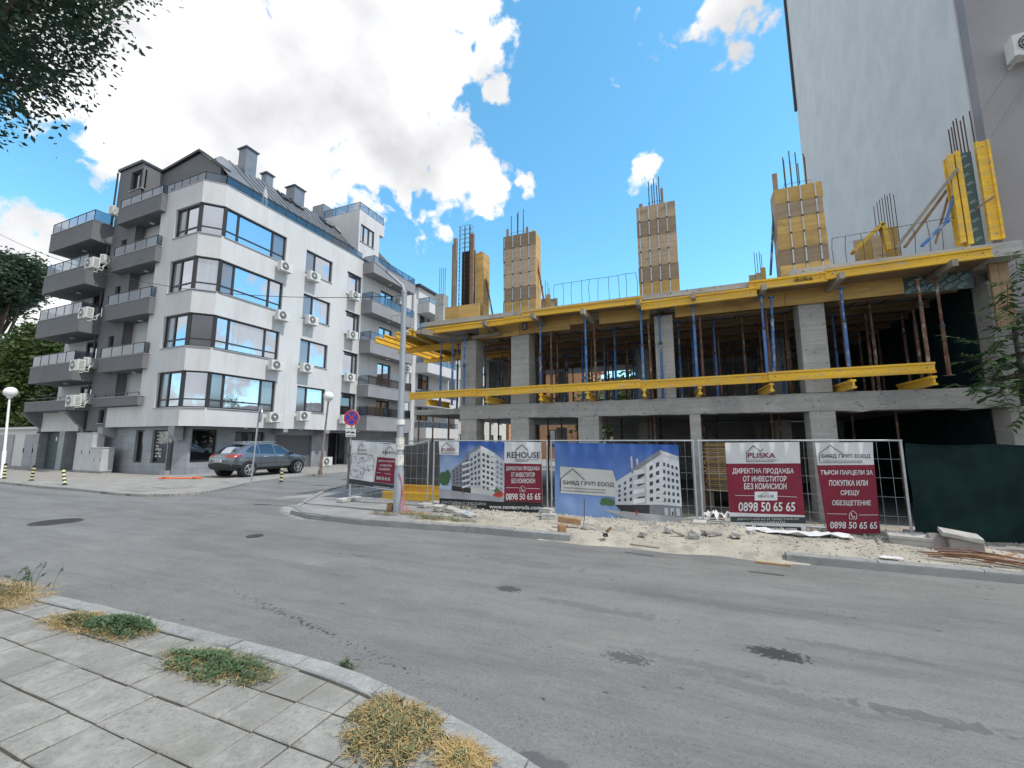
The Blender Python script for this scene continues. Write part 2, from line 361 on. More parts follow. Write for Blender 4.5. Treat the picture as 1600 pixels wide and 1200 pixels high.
overlay(a, spot_layer((.33,.33,.32), *gp(470, 800), 1.5, .4, -.5, .9, 4, .6))
overlay(a, spot_layer((.33,.33,.32), *gp(520, 772), 1.8, .55, 1.05, .8, 4, .6))
overlay(a, spot_layer((.33,.31,.27), *gp(930, 846), 3.2, .22, .0, .75, 5, .7))
cx, cy = gp(200, 912); overlay(a, spot_layer((.09,.09,.095), cx, cy, .17, .13, .3, .7, 5, .25, ring=.06))
def cracks(t, c):
    g = N(t, 'ShaderNodeNewGeometry'); nn = N(t, 'ShaderNodeTexNoise'); nn.inputs['Scale'].default_value = 1.5; L(t, g.outputs['Position'], nn.inputs['Vector'])
    ad = N(t, 'ShaderNodeVectorMath', operation='ADD'); L(t, g.outputs['Position'], ad.inputs[0]); L(t, nn.outputs['Color'], ad.inputs[1])
    v = N(t, 'ShaderNodeTexVoronoi', feature='DISTANCE_TO_EDGE'); v.inputs['Scale'].default_value = .28; L(t, ad.outputs[0], v.inputs['Vector'])
    r = N(t, 'ShaderNodeMapRange'); r.inputs['From Min'].default_value = .0035; r.inputs['From Max'].default_value = .001; r.inputs['To Max'].default_value = .5; L(t, v.outputs['Distance'], r.inputs['Value'])
    x = N(t, 'ShaderNodeMix', data_type='RGBA'); L(t, r.outputs[0], x.inputs[0]); L(t, c, x.inputs[6]); x.inputs[7].default_value = (.09,.09,.095,1); return x.outputs[2]
g = MB(); S = 700
g.add([(-S,-S,0),(S,-S,0),(S,S,0),(-S,S,0)], [(0,1,2,3)])
tag(g.build('road', 'asphalt'), 'worn grey asphalt road with oil stains and patches', kind='structure')

# --- near pavement: bedding + 30 cm slabs + kerb stones
def kin(x): return 2.43 - (.08 * (x + 2.9) ** 2 if x > -2.9 else .006 * (x + 2.9) ** 2)
g = MB(); xs = [-40 + i for i in range(31)] + [-9.5 + .3 * i for i in range(60)] ; n = len(xs)
vs = [(x, kin(x) if x > -12 else kin(-12), .088) for x in xs] + [(x, -12, .088) for x in xs] + [(x, kin(x) if x > -12 else kin(-12), -.05) for x in xs]
g.add(vs, [(i, n + i, n + i + 1, i + 1) for i in range(n - 1)] + [(2*n+i, i, i+1, 2*n+i+1) for i in range(n - 1)])
pav = tag(g.build('pavement', 'joint'), 'old grey concrete slab pavement beside the road', kind='structure')
T = .295; slabs = 0; rs = random.Random(3)
shapes = []
for k in range(6):
    s = MB(); h = T / 2 - .006
    j = [rs.uniform(-.004, .004) for _ in range(8)]
    q = [(-h+j[0],-h+j[1]), (h+j[2],-h+j[3]), (h+j[4],h+j[5]), (-h+j[6],h+j[7])]
    b = .006
    top = [(x*(1-b/h), y*(1-b/h), 0) for x, y in q]; rim = [(x, y, -.006) for x, y in q]; bot = [(x, y, -.04) for x, y in q]
    s.add(top + rim + bot, [(0,1,2,3)] + [(4+i,4+(i+1)%4,(i+1)%4,i) for i in range(4)] + [(8+i,8+(i+1)%4,4+(i+1)%4,4+i) for i in range(4)])
    me = s.mesh('slab'); me.materials.append(M['slab']); shapes.append(me)
rows = [1.84 + T/2 + T*k for k in range(1, -6, -1)]
cand = []
for y in rows:
    for i in range(-32, 8):
        x = -2.04 + T/2 + T * i
        if y + T/2 > kin(x) + .005: continue
        if -x * .35 > y + 3.2 or x > 1.2: continue
        cand.append((math.hypot(x, y), x, y))
cand.sort()
for d, x, y in cand[:290]:
    o = inst(rs.choice(shapes), 'slab', (x, y, .1 + rs.uniform(-.004, .004)), (rs.uniform(-.010,.010), rs.uniform(-.010,.010), rs.choice([0,1,2,3]) * math.pi/2 + rs.uniform(-.006,.006)), pav)
m = MB()
for d, x, y in cand[290:]:
    h = T/2 - .006; m.box(x-h, x+h, y-h, y+h, .06, .1)
for y in rows:     # slab pieces cut to fit along the kerb
    for i in range(-32, 8):
        x = -2.04 + T/2 + T * i; k = kin(x) - .02
        if y + T/2 > kin(x) + .005 and y - T/2 < k - .05 and x < 1.0:
            h = T/2 - .006; m.prism([(x-h, y-h, .06), (x+h, y-h, .06), (x+h, min(y+h, kin(x+h)-.025), .06), (x-h, min(y+h, kin(x-h)-.025), .06)], .036)
tag(m.build('cut_slab', 'slab', pav), kind='stuff')
x = -13.0
kj = [-4.14, -3.42, -2.7, -1.95, -1.39, -.83, -.3, .2, .7]
k0 = -4.14
while k0 > -14: k0 -= .73; kj.insert(0, k0)
for i in range(len(kj) - 1):
    x0, x1 = kj[i] + .005, kj[i+1] - .005; s = MB()
    mid = (x0 + x1)/2; n = 4; dz = rs.uniform(-.006,.006); dy = rs.uniform(-.006,.006)
    ring = []
    for q in range(n + 1):
        xx = x0 + (x1 - x0) * q / n; yi = kin(xx) + dy; jt = rs.uniform(-.004,.004)
        ring.append([(xx, yi, -.05), (xx, yi, .098+dz), (xx, yi+.008, .108+dz+jt), (xx, yi+.135, .108+dz+jt), (xx, yi+.152, .095+dz), (xx, yi+.158+jt, -.05)])
    vs = [p for r in ring for p in r]; fs = []
    for q in range(n):
        for e in range(5): fs.append((q*6+e, q*6+e+1, (q+1)*6+e+1, (q+1)*6+e))
    fs += [tuple(range(6))[::-1], tuple(n*6+e for e in range(6))]
    s.add(vs, [f[::-1] for f in fs]); s.build('kerb_stone', 'kerb', pav)

# --- kerb line helper for the far side
def kerb_line(pts, parent, inward, top=.115, wd=.15, ln=1.0, seed=1, skip=None):
    r = random.Random(seed)
    P = [Vector((p[0], p[1], 0)) for p in pts]
    segs = []; 
    # resample
    acc = 0; path = [P[0]]
    for i in range(len(P)-1):
        d = P[i+1]-P[i]; L_ = d.length; t = ln - acc
        while t < L_: path.append(P[i] + d.normalized()*t); t += ln
        acc = L_ - (t - ln)
    path.append(P[-1])
    for i in range(len(path)-1):
        p, q = path[i], path[i+1]
        d = (q-p); 
        if d.length < .1: continue
        d.normalize(); nrm = Vector((-d.y, d.x, 0)) * inward
        if skip and skip((p+q)/2): continue
        g_ = .006; p2 = p + d*g_; q2 = q - d*g_; dz = r.uniform(-.008,.008)
        s = MB()
        pr = [(0,-.05),(.006,top-.015+dz),(.022,top+dz),(wd,top+dz),(wd,-.05)]
        vs = [p2 + nrm*u + Vector((0,0,z)) for u, z in pr] + [q2 + nrm*u + Vector((0,0,z)) for u, z in pr]
        fs = [(e, e+1, 6+e, 5+e) for e in range(4)] + [(0,1,2,3,4)[::-1], (5,6,7,8,9)]
        if inward < 0: pass
        s.add(vs, fs); s.build('kerb_stone', 'kerb', parent)
def poly_sheet(name, poly, z, material, label):
    g = MB(); g.prism([(x, y, -.06) for x, y in poly], z + .06)
    return tag(g.build(name, material), label, kind='structure')
W = [(-60,8.3),(-26,8.3),(-22.4,8.11),(-19.6,8.1),(-16.9,7.95),(-15.6,8.08),(-14.95,8.5),(-14.7,9.1),(-15.0,9.8),(-15.5,10.6),(-16.3,11.8),(-16.95,13.2),(-17.3,15),(-17.35,17),(-17.4,70)]
wp = poly_sheet('corner_pavement', W[::-1] + [(-60, 70)], .075, 'paver', 'pale paved forecourt around the white apartment block')
kerb_line(W, wp, 1, .085, .12, 1.0, 5, skip=lambda p: p.y > 34)
def paver_lines(t, c):
    g = N(t, 'ShaderNodeNewGeometry'); b = N(t, 'ShaderNodeTexBrick'); b.inputs['Scale'].default_value = 1.0
    b.inputs['Color1'].default_value = (1,1,1,1); b.inputs['Color2'].default_value = (.86,.86,.86,1); b.inputs['Mortar'].default_value = (.55,.55,.55,1)
    b.inputs['Mortar Size'].default_value = .012; b.inputs['Brick Width'].default_value = .4; b.inputs['Row Height'].default_value = .2
    L(t, g.outputs['Position'], b.inputs['Vector'])
    x = N(t, 'ShaderNodeMix', data_type='RGBA', blend_type='MULTIPLY'); x.inputs[0].default_value = 1; L(t, c, x.inputs[6]); L(t, b.outputs[0], x.inputs[7]); return x.outputs[2]
overlay(M['paver'], paver_lines)
E_ = [(60,7.3),(-3.9,7.3),(-6.3,7.12),(-7.9,7.22),(-8.75,7.5),(-9.25,8.0),(-9.8,8.8),(-10.6,9.9),(-11.3,10.9),(-11.8,12.3),(-12.2,14),(-12.3,16),(-12.3,70)]
mat('pave_grey', (.31,.31,.31), .92, (.235,.235,.235), 1.6, 7, bump=.3, bscale=50, spec=.2, fine=.1)
EP = [(60,7.3),(1.6,7.3),(1.2,7.9),(-2.3,7.9),(-2.7,7.3)] + E_[1:]
ep = poly_sheet('building_site_pavement', EP + [(60, 70)], .095, 'pave_grey', 'dusty pavement strip in front of the building site')
kerb_line(E_, ep, -1, .125, .15, 1.05, 9, skip=lambda p: (-2.4 < p.x < 1.3 and p.y < 7.5) or p.y > 34 or p.x > 20)
# --- sand and dust lying on the strip
from mathutils import noise as mn
def sand_z(x, y):
    n = mn.noise(Vector((x*.9, y*1.3, 0))); n2 = mn.noise(Vector((x*4, y*5, 3))); n3 = mn.noise(Vector((x*13, y*13, 7)))
    z = .112 + .035*max(0, n) + .016*n2 + .010*n3
    z += .045 * math.exp(-((y-8.75)/.3)**2) * (.35 + .65*max(0, mn.noise(Vector((x*1.7, 4, 1))) + .35)) 
    z += .05 * math.exp(-((x-.3)/.8)**2 - ((y-8.75)/.3)**2)
    if -2.6 < x < 1.5:      # spills over the buried kerb
        e = 7.15 + .12*mn.noise(Vector((x*1.5, 0, 0))); t = max(0, min(1, (y-e)/.55)); t = t*t*(3-2*t)
        return -.012 + (z+.012)*t if y < 7.9 else z
    return z
g = MB(); x0, x1, y0, y1, st = -6.6, 11.5, 7.0, 10.4, .085
nx, ny = int((x1-x0)/st)+1, int((y1-y0)/st)+1
vs = []
for j in range(ny):
    for i in range(nx):
        x, y = x0+i*st, y0+j*st; z = sand_z(x, y)
        if not -2.6 < x < 1.5 and y < 7.45: z = .10 if y > 7.36 else -.03          # tucked behind the kerb stones
        fade = min(1, max(0, (x + 6.6 - .9*(1+mn.noise(Vector((y*1.5,2,2))))) / 1.0)); z = z*fade + .085*(1-fade)
        vs.append((x, y, z))
fs = []
for j in range(ny-1):
    for i in range(nx-1):
        x, y = x0+i*st, y0+j*st
        if not -2.6 < x < 1.5 and y < 7.4: continue
        fs.append((j*nx+i, j*nx+i+1, (j+1)*nx+i+1, (j+1)*nx+i))
g.add(vs, fs, 0, True)
tag(g.build('sand', 'sand'), 'loose pale sand and dust heaped along the site fence', kind='structure')

# --- manhole covers and other flat metal in the road
mat('iron', (.06,.06,.062), .6, (.10,.095,.09), 9, 4, metal=.5)
def manhole(px, py, r, label):
    p = GR(px, py); t = thing('manhole_cover', label, 'manhole', (p.x, p.y, 0), rnd.uniform(0, 1))
    d = MB(); n = 28
    d.prism([(r*1.0*math.cos(2*math.pi*k/n), r*1.0*math.sin(2*math.pi*k/n), .002) for k in range(n)], .007); d.build('lid', 'iron', t)
    e = MB()
    vs = [(q*r*math.cos(2*math.pi*k/n), q*r*math.sin(2*math.pi*k/n), z) for q, z in ((1.03,.001),(1.03,.012),(1.14,.012),(1.16,.001)) for k in range(n)]
    e.add(vs, [(s_*n+k, s_*n+(k+1)%n, (s_+1)*n+(k+1)%n, (s_+1)*n+k) for s_ in range(3) for k in range(n)]); e.build('frame', 'iron', t)
    b = MB()
    for k in range(-3, 4): b.box(-math.sqrt(max(.01, 1-(k/3.6)**2))*r*.85, math.sqrt(max(.01, 1-(k/3.6)**2))*r*.85, k*r*.25-.012, k*r*.25+.012, .0085, .014)
    b.build('rib', 'iron', t)
manhole(88, 816, .36, 'round iron manhole cover in the road opposite the utility cabinets')
manhole(398, 838, .12, 'tiny iron valve cover in the middle of the road')
# orange plank on the forecourt, pale access covers
t = thing('barrier_plank', 'orange plastic barrier plank lying on the forecourt by the shop', 'plank', tuple(GR(282, 748, .08)), R(25))
mat('orange', (.75,.16,.05), .5); q = MB(); q.box(-.9,.9,-.09,.09,0,.05); q.build('plank', 'orange', t, .01); 
for x in (-.65,.65): q = MB(); q.box(x-.05,x+.05,-.16,.16,.05,.08); q.build('foot', 'orange', t)
for (px, py) in ((225, 765), (272, 761)):
    p = GR(px, py, .08); q = MB(); q.box(-.55,.55,-.42,.42,0,.006); q.box(-.5,.5,-.37,.37,.006,.012)
    o = q.build('access_cover', 'slab'); o.location = (p.x, p.y, .0755); tag(o, 'flat concrete access cover set in the corner of the forecourt', 'cover', 'access covers in the forecourt corner')

# --- weeds along the near kerb
mat('straw', (.50,.37,.17), .9, (.36,.25,.11), 30, 2, spec=.15); mat('weed', (.065,.115,.055), .8, (.10,.15,.08), 30, 2, spec=.2); mat('weed_dry', (.10,.115,.06), .85, (.20,.19,.10), 25, 2, spec=.15)
def weed_patch(label, cx, cy, rx, ry, ang, n_straw, n_green, hgt, seed, gm='weed', z=.105, gscale=.7, goff=(0,0)):
    r = random.Random(seed); ca, sa = math.cos(ang), math.sin(ang)
    def spot(k=1.0):
        while True:
            u, v = r.uniform(-1,1), r.uniform(-1,1)
            d_ = math.hypot(u, v)
            if d_ < 1 and r.random() < min(1, 1.6*(1-d_)) * (1.0 if mn.noise(Vector((u*3.2+seed*3, v*3.2, seed))) > .02-.3*(1-d_) else .08): break
        u *= rx*k; v *= ry*k; return u*ca - v*sa, u*sa + v*ca, 1-math.hypot(u/rx/k, v/ry/k)
    rx *= 1.25; ry *= 1.3
    t = thing('weed_patch', label, 'weeds', (cx, cy, z))
    s = MB()
    for _ in range(n_straw):
        x, y, c = spot(); a_ = r.uniform(0, 6.28); l = r.uniform(.03,.10); h = r.uniform(.0,.025)*(.4+c); w_ = r.uniform(.0012,.0025)
        dx, dy = math.cos(a_), math.sin(a_); zz = r.uniform(.0, .01 + hgt*.25*c)
        m_ = (x+dx*l*.5, y+dy*l*.5, zz+h); e = (x+dx*l, y+dy*l, zz+h*r.uniform(.2,1.3))
        s.add([(x-dy*w_,y+dx*w_,zz),(x+dy*w_,y-dx*w_,zz),(m_[0]+dy*w_,m_[1]-dx*w_,m_[2]),(m_[0]-dy*w_,m_[1]+dx*w_,m_[2]),e], [(0,1,2,3),(3,2,4)])
    tag(s.build('dry_grass', 'straw', t), kind='stuff')
    s = MB()
    for _ in range(n_green):
        x, y, c = spot(gscale); x += goff[0]; y += goff[1]; a_ = r.uniform(0, 6.28); zz = hgt*(.25+c)*math.sqrt(r.random()); l = r.uniform(.010,.024); w_ = l*r.uniform(.22,.42)
        dx, dy = math.cos(a_), math.sin(a_); up = r.uniform(-.3,1.0)*l
        s.add([(x,y,zz),(x+dx*l*.5-dy*w_,y+dy*l*.5+dx*w_,zz+up*.5),(x+dx*l,y+dy*l,zz+up),(x+dx*l*.5+dy*w_,y+dy*l*.5-dx*w_,zz+up*.6)], [(0,1,2,3)])
    for _ in range(n_green//14):
        x, y, c = spot(gscale*1.1); x += goff[0]; y += goff[1]; a_ = r.uniform(0, 6.28); l = r.uniform(.05,.12)
        s.tube([(x,y,0),(x+math.cos(a_)*l*.5,y+math.sin(a_)*l*.5,hgt*.5),(x+math.cos(a_)*l,y+math.sin(a_)*l,hgt*r.uniform(.3,1))], .0014, 3)
    tag(s.build('leaves', gm, t), kind='stuff')
p = GR(20, 930, .1); weed_patch('tall straw-coloured weeds with dark seed stalks on the kerb', p.x-.15, p.y-.1, .75, .40, -.0, 3800, 2200, .10, 1, 'weed_dry', goff=(-.05,-.12))
p = GR(120, 972, .1); weed_patch('straggly half dry weeds between two larger clumps on the pavement', p.x, p.y, .34, .16, .1, 1300, 1100, .05, 2, 'weed_dry')
p = GR(178, 985, .1); weed_patch('dense dark green weed cushion fringed with straw at the kerb', p.x, p.y, .40, .17, .05, 1400, 5200, .085, 3, goff=(.0,.03), gscale=.85)
p = GR(335, 1042, .1); weed_patch('spreading bright green weeds with a straw centre on the slabs', p.x, p.y, .46, .15, .05, 1500, 4000, .05, 4, gscale=1.0)
p = GR(632, 1142, .1); weed_patch('wide mat of mixed green and straw weeds where kerb curves', p.x-.05, p.y-.03, .30, .21, -.5, 3000, 5200, .032, 5, 'weed_dry', gscale=.95)
p = GR(735, 1185, .1); weed_patch('flat straw tuft at the inner edge of the curving kerb', p.x-.02, p.y-.05, .16, .11, -.6, 1300, 250, .03, 6, gscale=.5)
p = GR(540, 1045, .0); weed_patch('single small green sprig growing from the gutter', p.x, p.y, .06, .03, .0, 10, 170, .07, 7, z=.0, gscale=1)
# dark seed stalks
s = MB(); r = random.Random(11); p = GR(35, 925, .1)
for _ in range(16):
    x, y = p.x + r.uniform(-.3,.35), p.y + r.uniform(-.1,.15); a_ = r.uniform(0,6.28); h = r.uniform(.12,.26)
    pts = [(x, y, .1), (x+.03*math.cos(a_), y+.03*math.sin(a_), .1+h*.6), (x+.09*math.cos(a_), y+.09*math.sin(a_), .1+h)]
    s.tube(pts, .002, 3)
    for q in range(9):
        u = r.uniform(.4,1); c = Vector(pts[1]).lerp(Vector(pts[2]), u); d = Vector((r.uniform(-1,1), r.uniform(-1,1), r.uniform(-.4,1))).normalized()*.03; e = d.cross(Vector((.3,.5,.2))).normalized()*.008
        s.add([c, c+d*.5+e, c+d, c+d*.5-e], [(0,1,2,3)])
tag(s.build('seed_stalks', 'weed'), kind='stuff'); tag(bpy.data.objects['seed_stalks'], 'dark leafy stalks standing above the straw-coloured weeds', 'weeds')
# ------------------------------------------------------------------ glass
def glass_mat(name, base, refl, rough=.03, stripes=None, alpha=1.0):
    """window glass seen from the street: dim room or curtain behind a strongly reflecting coated pane"""
    m = bpy.data.materials.new(name); m.use_nodes = True; t = m.node_tree; t.nodes.clear()
    o = N(t, 'ShaderNodeOutputMaterial'); d = N(t, 'ShaderNodeBsdfDiffuse'); gl = N(t, 'ShaderNodeBsdfGlossy'); gl.inputs['Roughness'].default_value = rough
    gl.inputs['Color'].default_value = (.86,.92,1,1)
    lw = N(t, 'ShaderNodeLayerWeight'); lw.inputs['Blend'].default_value = .35
    r = N(t, 'ShaderNodeMapRange'); r.inputs['To Min'].default_value = refl; r.inputs['To Max'].default_value = 1; L(t, lw.outputs['Fresnel'], r.inputs['Value'])
    g = N(t, 'ShaderNodeNewGeometry')
    nb = N(t, 'ShaderNodeTexNoise'); nb.inputs['Scale'].default_value = 1.1; L(t, g.outputs['Position'], nb.inputs['Vector'])
    bp = N(t, 'ShaderNodeBump'); bp.inputs['Strength'].default_value = .06; bp.inputs['Distance'].default_value = .05; L(t, nb.outputs[0], bp.inputs['Height']); L(t, bp.outputs[0], gl.inputs['Normal'])
    if stripes:
        mp = N(t, 'ShaderNodeMapping'); mp.inputs['Scale'].default_value = (1,1,.03); L(t, g.outputs['Position'], mp.inputs[0])
        n = N(t, 'ShaderNodeTexNoise'); n.inputs['Scale'].default_value = 9; n.inputs['Detail'].default_value = 3; L(t, mp.outputs[0], n.inputs['Vector'])
        x = N(t, 'ShaderNodeMix', data_type='RGBA'); x.inputs[6].default_value = (*base,1); x.inputs[7].default_value = (*stripes,1); 
        r2 = N(t, 'ShaderNodeMapRange'); r2.inputs['From Min'].default_value = .35; r2.inputs['From Max'].default_value = .65; L(t, n.outputs[0], r2.inputs['Value']); L(t, r2.outputs[0], x.inputs[0]); L(t, x.outputs[2], d.inputs['Color'])
    else: d.inputs['Color'].default_value = (*base,1)
    under = d.outputs[0]
    if alpha < 1:
        tr = N(t, 'ShaderNodeBsdfTransparent'); tr.inputs['Color'].default_value = (.75,.85,.95,1); ma = N(t, 'ShaderNodeMixShader'); ma.inputs[0].default_value = alpha; L(t, tr.outputs[0], ma.inputs[1]); L(t, d.outputs[0], ma.inputs[2]); under = ma.outputs[0]
    x = N(t, 'ShaderNodeMixShader'); L(t, r.outputs[0], x.inputs[0]); L(t, under, x.inputs[1]); L(t, gl.outputs[0], x.inputs[2]); L(t, x.outputs[0], o.inputs[0])
    M[name] = m
glass_mat('glass', (.03,.035,.04), .55); glass_mat('glass_dark', (.012,.013,.015), .12); glass_mat('glass_curtain', (.16,.19,.22), .42, stripes=(.30,.33,.36))
glass_mat('glass_blind', (.13,.125,.13), .16, rough=.10); glass_mat('rail_glass', (.02,.05,.085), .05, alpha=.6); glass_mat('rail_dark', (.012,.014,.016), .14, alpha=.8)
glass_mat('shop_glass', (.008,.008,.01), .09, alpha=1)

# ------------------------------------------------------------------ wall with openings
def wall_panel(mb, axis, c, u0, u1, z0, z1, holes, depth, outward, mi=0, rmi=0):
    """wall sheet at axis=c (0: X plane, u is Y; 1: Y plane, u is X) with reveals round each hole (ua,ub,za,zb)"""
    us = sorted({u0, u1, *[h[0] for h in holes], *[h[1] for h in holes]}); zs = sorted({z0, z1, *[h[2] for h in holes], *[h[3] for h in holes]})
    P = (lambda u, z, d=0: (c - outward*d, u, z)) if axis == 0 else (lambda u, z, d=0: (u, c - outward*d, z))
    for i in range(len(us)-1):
        for j in range(len(zs)-1):
            um, zm = (us[i]+us[i+1])/2, (zs[j]+zs[j+1])/2
            if any(h[0] < um < h[1] and h[2] < zm < h[3] for h in holes): continue
            mb.add([P(us[i],zs[j]),P(us[i+1],zs[j]),P(us[i+1],zs[j+1]),P(us[i],zs[j+1])], [(0,1,2,3)], mi)
    for (a, b, z_, y_) in holes:
        for q in ((a,z_,a,y_),(b,z_,b,y_),(a,z_,b,z_),(a,y_,b,y_)):
            if q[0] == q[2] and q[0] in (u0, u1): continue
            mb.add([P(q[0],q[1]),P(q[2],q[3]),P(q[2],q[3],depth),P(q[0],q[1],depth)], [(0,1,2,3)], rmi)
def window(parent, axis, c, outward, u0, u1, z0, z1, cols, low=None, panes=None, fr=.085, rec=.16, name='window', sill=True, sillmat='sill'):
    """framed window set back into the wall: cols = relative widths; low = height of a fixed lower light; panes = glass per column"""
    P = (lambda u, d, z: (c - outward*d, u, z)) if axis == 0 else (lambda u, d, z: (u, c - outward*d, z))
    f = MB()
    def bx(ua, ub, da, db, za, zb):
        p, q = P(ua, da, za), P(ub, db, zb)
        f.box(min(p[0],q[0]), max(p[0],q[0]), min(p[1],q[1]), max(p[1],q[1]), za, zb)
    bx(u0, u1, rec-.04, rec+.03, z0, z0+fr); bx(u0, u1, rec-.04, rec+.03, z1-fr, z1)
    tot = sum(cols); us = [u0]
    for k in cols: us.append(us[-1] + (u1-u0)*k/tot)
    for i, u in enumerate(us):
        h = fr if i in (0, len(us)-1) else fr*.62
        a_, b_ = (u, u+h) if i == 0 else ((u-h, u) if i == len(us)-1 else (u-h, u+h))
        bx(a_, b_, rec-.045, rec+.03, z0+fr, z1-fr)
    zl = None
    if low:
        zl = z0 + low
        for i in range(len(cols)): bx(us[i]+fr*.5, us[i+1]-fr*.5, rec-.035, rec+.025, zl-fr*.4, zl+fr*.4)
    w_ = f.build(name, 'anthracite', parent)
    for i in range(len(cols)):
        g_ = (panes[i] if panes else 'glass')
        for za, zb in (((z0+fr, zl), (zl, z1-fr)) if low else ((z0+fr, z1-fr),)):
            s = MB(); s.add([P(us[i]+.03, rec, za), P(us[i+1]-.03, rec, za), P(us[i+1]-.03, rec, zb), P(us[i]+.03, rec, zb)], [(0,1,2,3)]); s.build('pane', g_, w_)
    if sill:
        s = MB(); p, q = P(u0-.04, rec+.02, z0), P(u1+.04, -.05, z0)
        s.box(min(p[0],q[0]), max(p[0],q[0]), min(p[1],q[1]), max(p[1],q[1]), z0-.03, z0+.004); s.build('sill', sillmat, w_)
    return w_
def glass_rail(parent, pts, z0, z1, n, gm='rail_glass', post=.025, name='railing', cap=True):
    """framed glass railing along a plan polyline"""
    f = MB(); rl = None; P = [Vector((x, y, 0)) for x, y in pts]
    tot = sum((P[i+1]-P[i]).length for i in range(len(P)-1)); panels = []
    for i in range(len(P)-1):
        k = max(1, round(n*(P[i+1]-P[i]).length/tot))
        for j in range(k+1):
            q = P[i].lerp(P[i+1], j/k); f.bar((q.x,q.y,z0-.05),(q.x,q.y,z1),post,post,(0,1,0) if abs((P[i+1]-P[i]).x)>.01 else (1,0,0))
        f.bar((P[i].x,P[i].y,z1),(P[i+1].x,P[i+1].y,z1),.035,.03); f.bar((P[i].x,P[i].y,z0+.04),(P[i+1].x,P[i+1].y,z0+.04),.02,.02)
        for j in range(k): panels.append((P[i].lerp(P[i+1], j/k), P[i].lerp(P[i+1], (j+1)/k)))
    rl = f.build(name, 'anthracite', parent)
    for a_, b_ in panels:
        d = (b_-a_).normalized(); s = MB(); q0, q1 = a_+d*.02, b_-d*.02; s.add([(q0.x,q0.y,z0+.03),(q1.x,q1.y,z0+.03),(q1.x,q1.y,z1-.03),(q0.x,q0.y,z1-.03)], [(0,1,2,3)]); s.build('glass_panel', gm, rl)
    return rl
def balcony(parent, x0, x1, y0, y1, zt, zb, mat_='plaster_grey', wall='back', th=.12, coping=True):
    """solid parapet box; open towards the wall side ('+y' or '-x')"""
    b = MB()
    b.box(x0, x1, y0, y1, zb, zb+.18)
    if wall == '+y':
        b.box(x0, x1, y0, y0+th, zb+.18, zt); b.box(x0, x0+th, y0+th, y1, zb+.18, zt); b.box(x1-th, x1, y0+th, y1, zb+.18, zt)
    else:
        b.box(x1-th, x1, y0, y1, zb+.18, zt); b.box(x0, x1-th, y0, y0+th, zb+.18, zt); b.box(x0, x1-th, y1-th, y1, zb+.18, zt)
    o = b.build('balcony', mat_, parent)
    if coping:
        c = MB(); e = .025
        if wall == '+y':
            c.box(x0-e, x1+e, y0-e, y0+th+e, zt, zt+.025); c.box(x0-e, x0+th+e, y0+th+e, y1, zt, zt+.025); c.box(x1-th-e, x1+e, y0+th+e, y1, zt, zt+.025)
        else:
            c.box(x1-th-e, x1+e, y0-e, y1+e, zt, zt+.025); c.box(x0, x1-th-e, y0-e, y0+th+e, zt, zt+.025); c.box(x0, x1-th-e, y1-th-e, y1+e, zt, zt+.025)
        c.build('coping', 'sill', o)
    l = MB(); l.sphere(((x0+x1)/2, (y0+y1)/2, zb-.01), .13, 12, 6, 0, (1,1,.35)); l.build('ceiling_lamp', 'globe', o)
    return o
# ------------------------------------------------------------------ the white corner apartment block
B = thing('apartment_building', 'white and grey five storey apartment block with dark window bands on the corner', 'building', (-26, 18, 0))
def P_(o): o.parent = B; o.matrix_parent_inverse = Matrix.Translation(B.location).inverted(); return o
class _Root: pass
ZS = [3.37, 6.42, 9.36, 12.4]; ZT = [5.19, 8.14, 11.14, 14.07]
XR, YL, ZO, ZP = -22.05, 12.75, 2.46, 15.28
cx0 = -22.75; cy0 = 13.5
# body: storeys above the ground floor
bayY = (13.62, 17.28); bY = (18.74, 20.92); cY = (22.3, 24.45); dY = (25.9, 27.5)
wl = MB()
holes = [(bayY[0], bayY[1], z0, z1) for z0, z1 in zip(ZS, ZT)] + [(bY[0], bY[1], z0, z1) for z0, z1 in zip([3.55,6.5,9.45,12.45], [5.12,8.1,11.05,13.97])]
holes += [(cY[0], 23.75, z0, z1) for z0, z1 in zip([3.3,6.2,9.2,12.2], [5.1,8.05,11.0,13.9])]
holes += [(dY[0], dY[1], z0, z1) for z0, z1 in zip([2.85,5.75,8.75,11.75], [4.87,7.8,10.7,13.7])]
wall_panel(wl, 0, XR, cy0, 30.3, ZO, ZP, [(13.5 if h[0] == bayY[0] else h[0], h[1], h[2], h[3]) if h[0]==bayY[0] else h for h in holes], .22, 1)
lw = [(-24.85, cx0, z0, z1) for z0, z1 in zip(ZS, ZT)]
wall_panel(wl, 1, YL, -26.2, cx0, ZO, ZP, lw, .22, -1)
# chamfered corner bands between the corner windows
for za, zb in [(ZO, ZS[0])] + [(ZT[i], ZS[i+1]) for i in range(3)] + [(ZT[3], ZP)]:
    wl.add([(cx0,YL,za),(XR,cy0,za),(XR,cy0,zb),(cx0,YL,zb)], [(0,1,2,3)])
    wl.add([(cx0,YL,za),(XR,cy0,za),(XR-.22,cy0,za),(cx0,YL+.22,za)], [(3,2,1,0)]); wl.add([(cx0,YL,zb),(XR,cy0,zb),(XR-.22,cy0,zb),(cx0,YL+.22,zb)], [(0,1,2,3)])
wl.add([(-26.2,YL,ZO),(-26.2,13.9,ZO),(-26.2,13.9,ZP),(-26.2,YL,ZP)], [(0,1,2,3)])
wall_panel(wl, 1, YL, -29.06, -26.2, ZO, 3.52, [], .2, -1); wl.add([(-29.06,YL,ZO),(-29.06,13.2,ZO),(-29.06,13.2,3.52),(-29.06,YL,3.52)], [(3,2,1,0)]); wl.add([(-29.06,YL,3.52),(-26.2,YL,3.52),(-26.2,13.9,3.52),(-29.06,13.9,3.52)], [(0,1,2,3)])
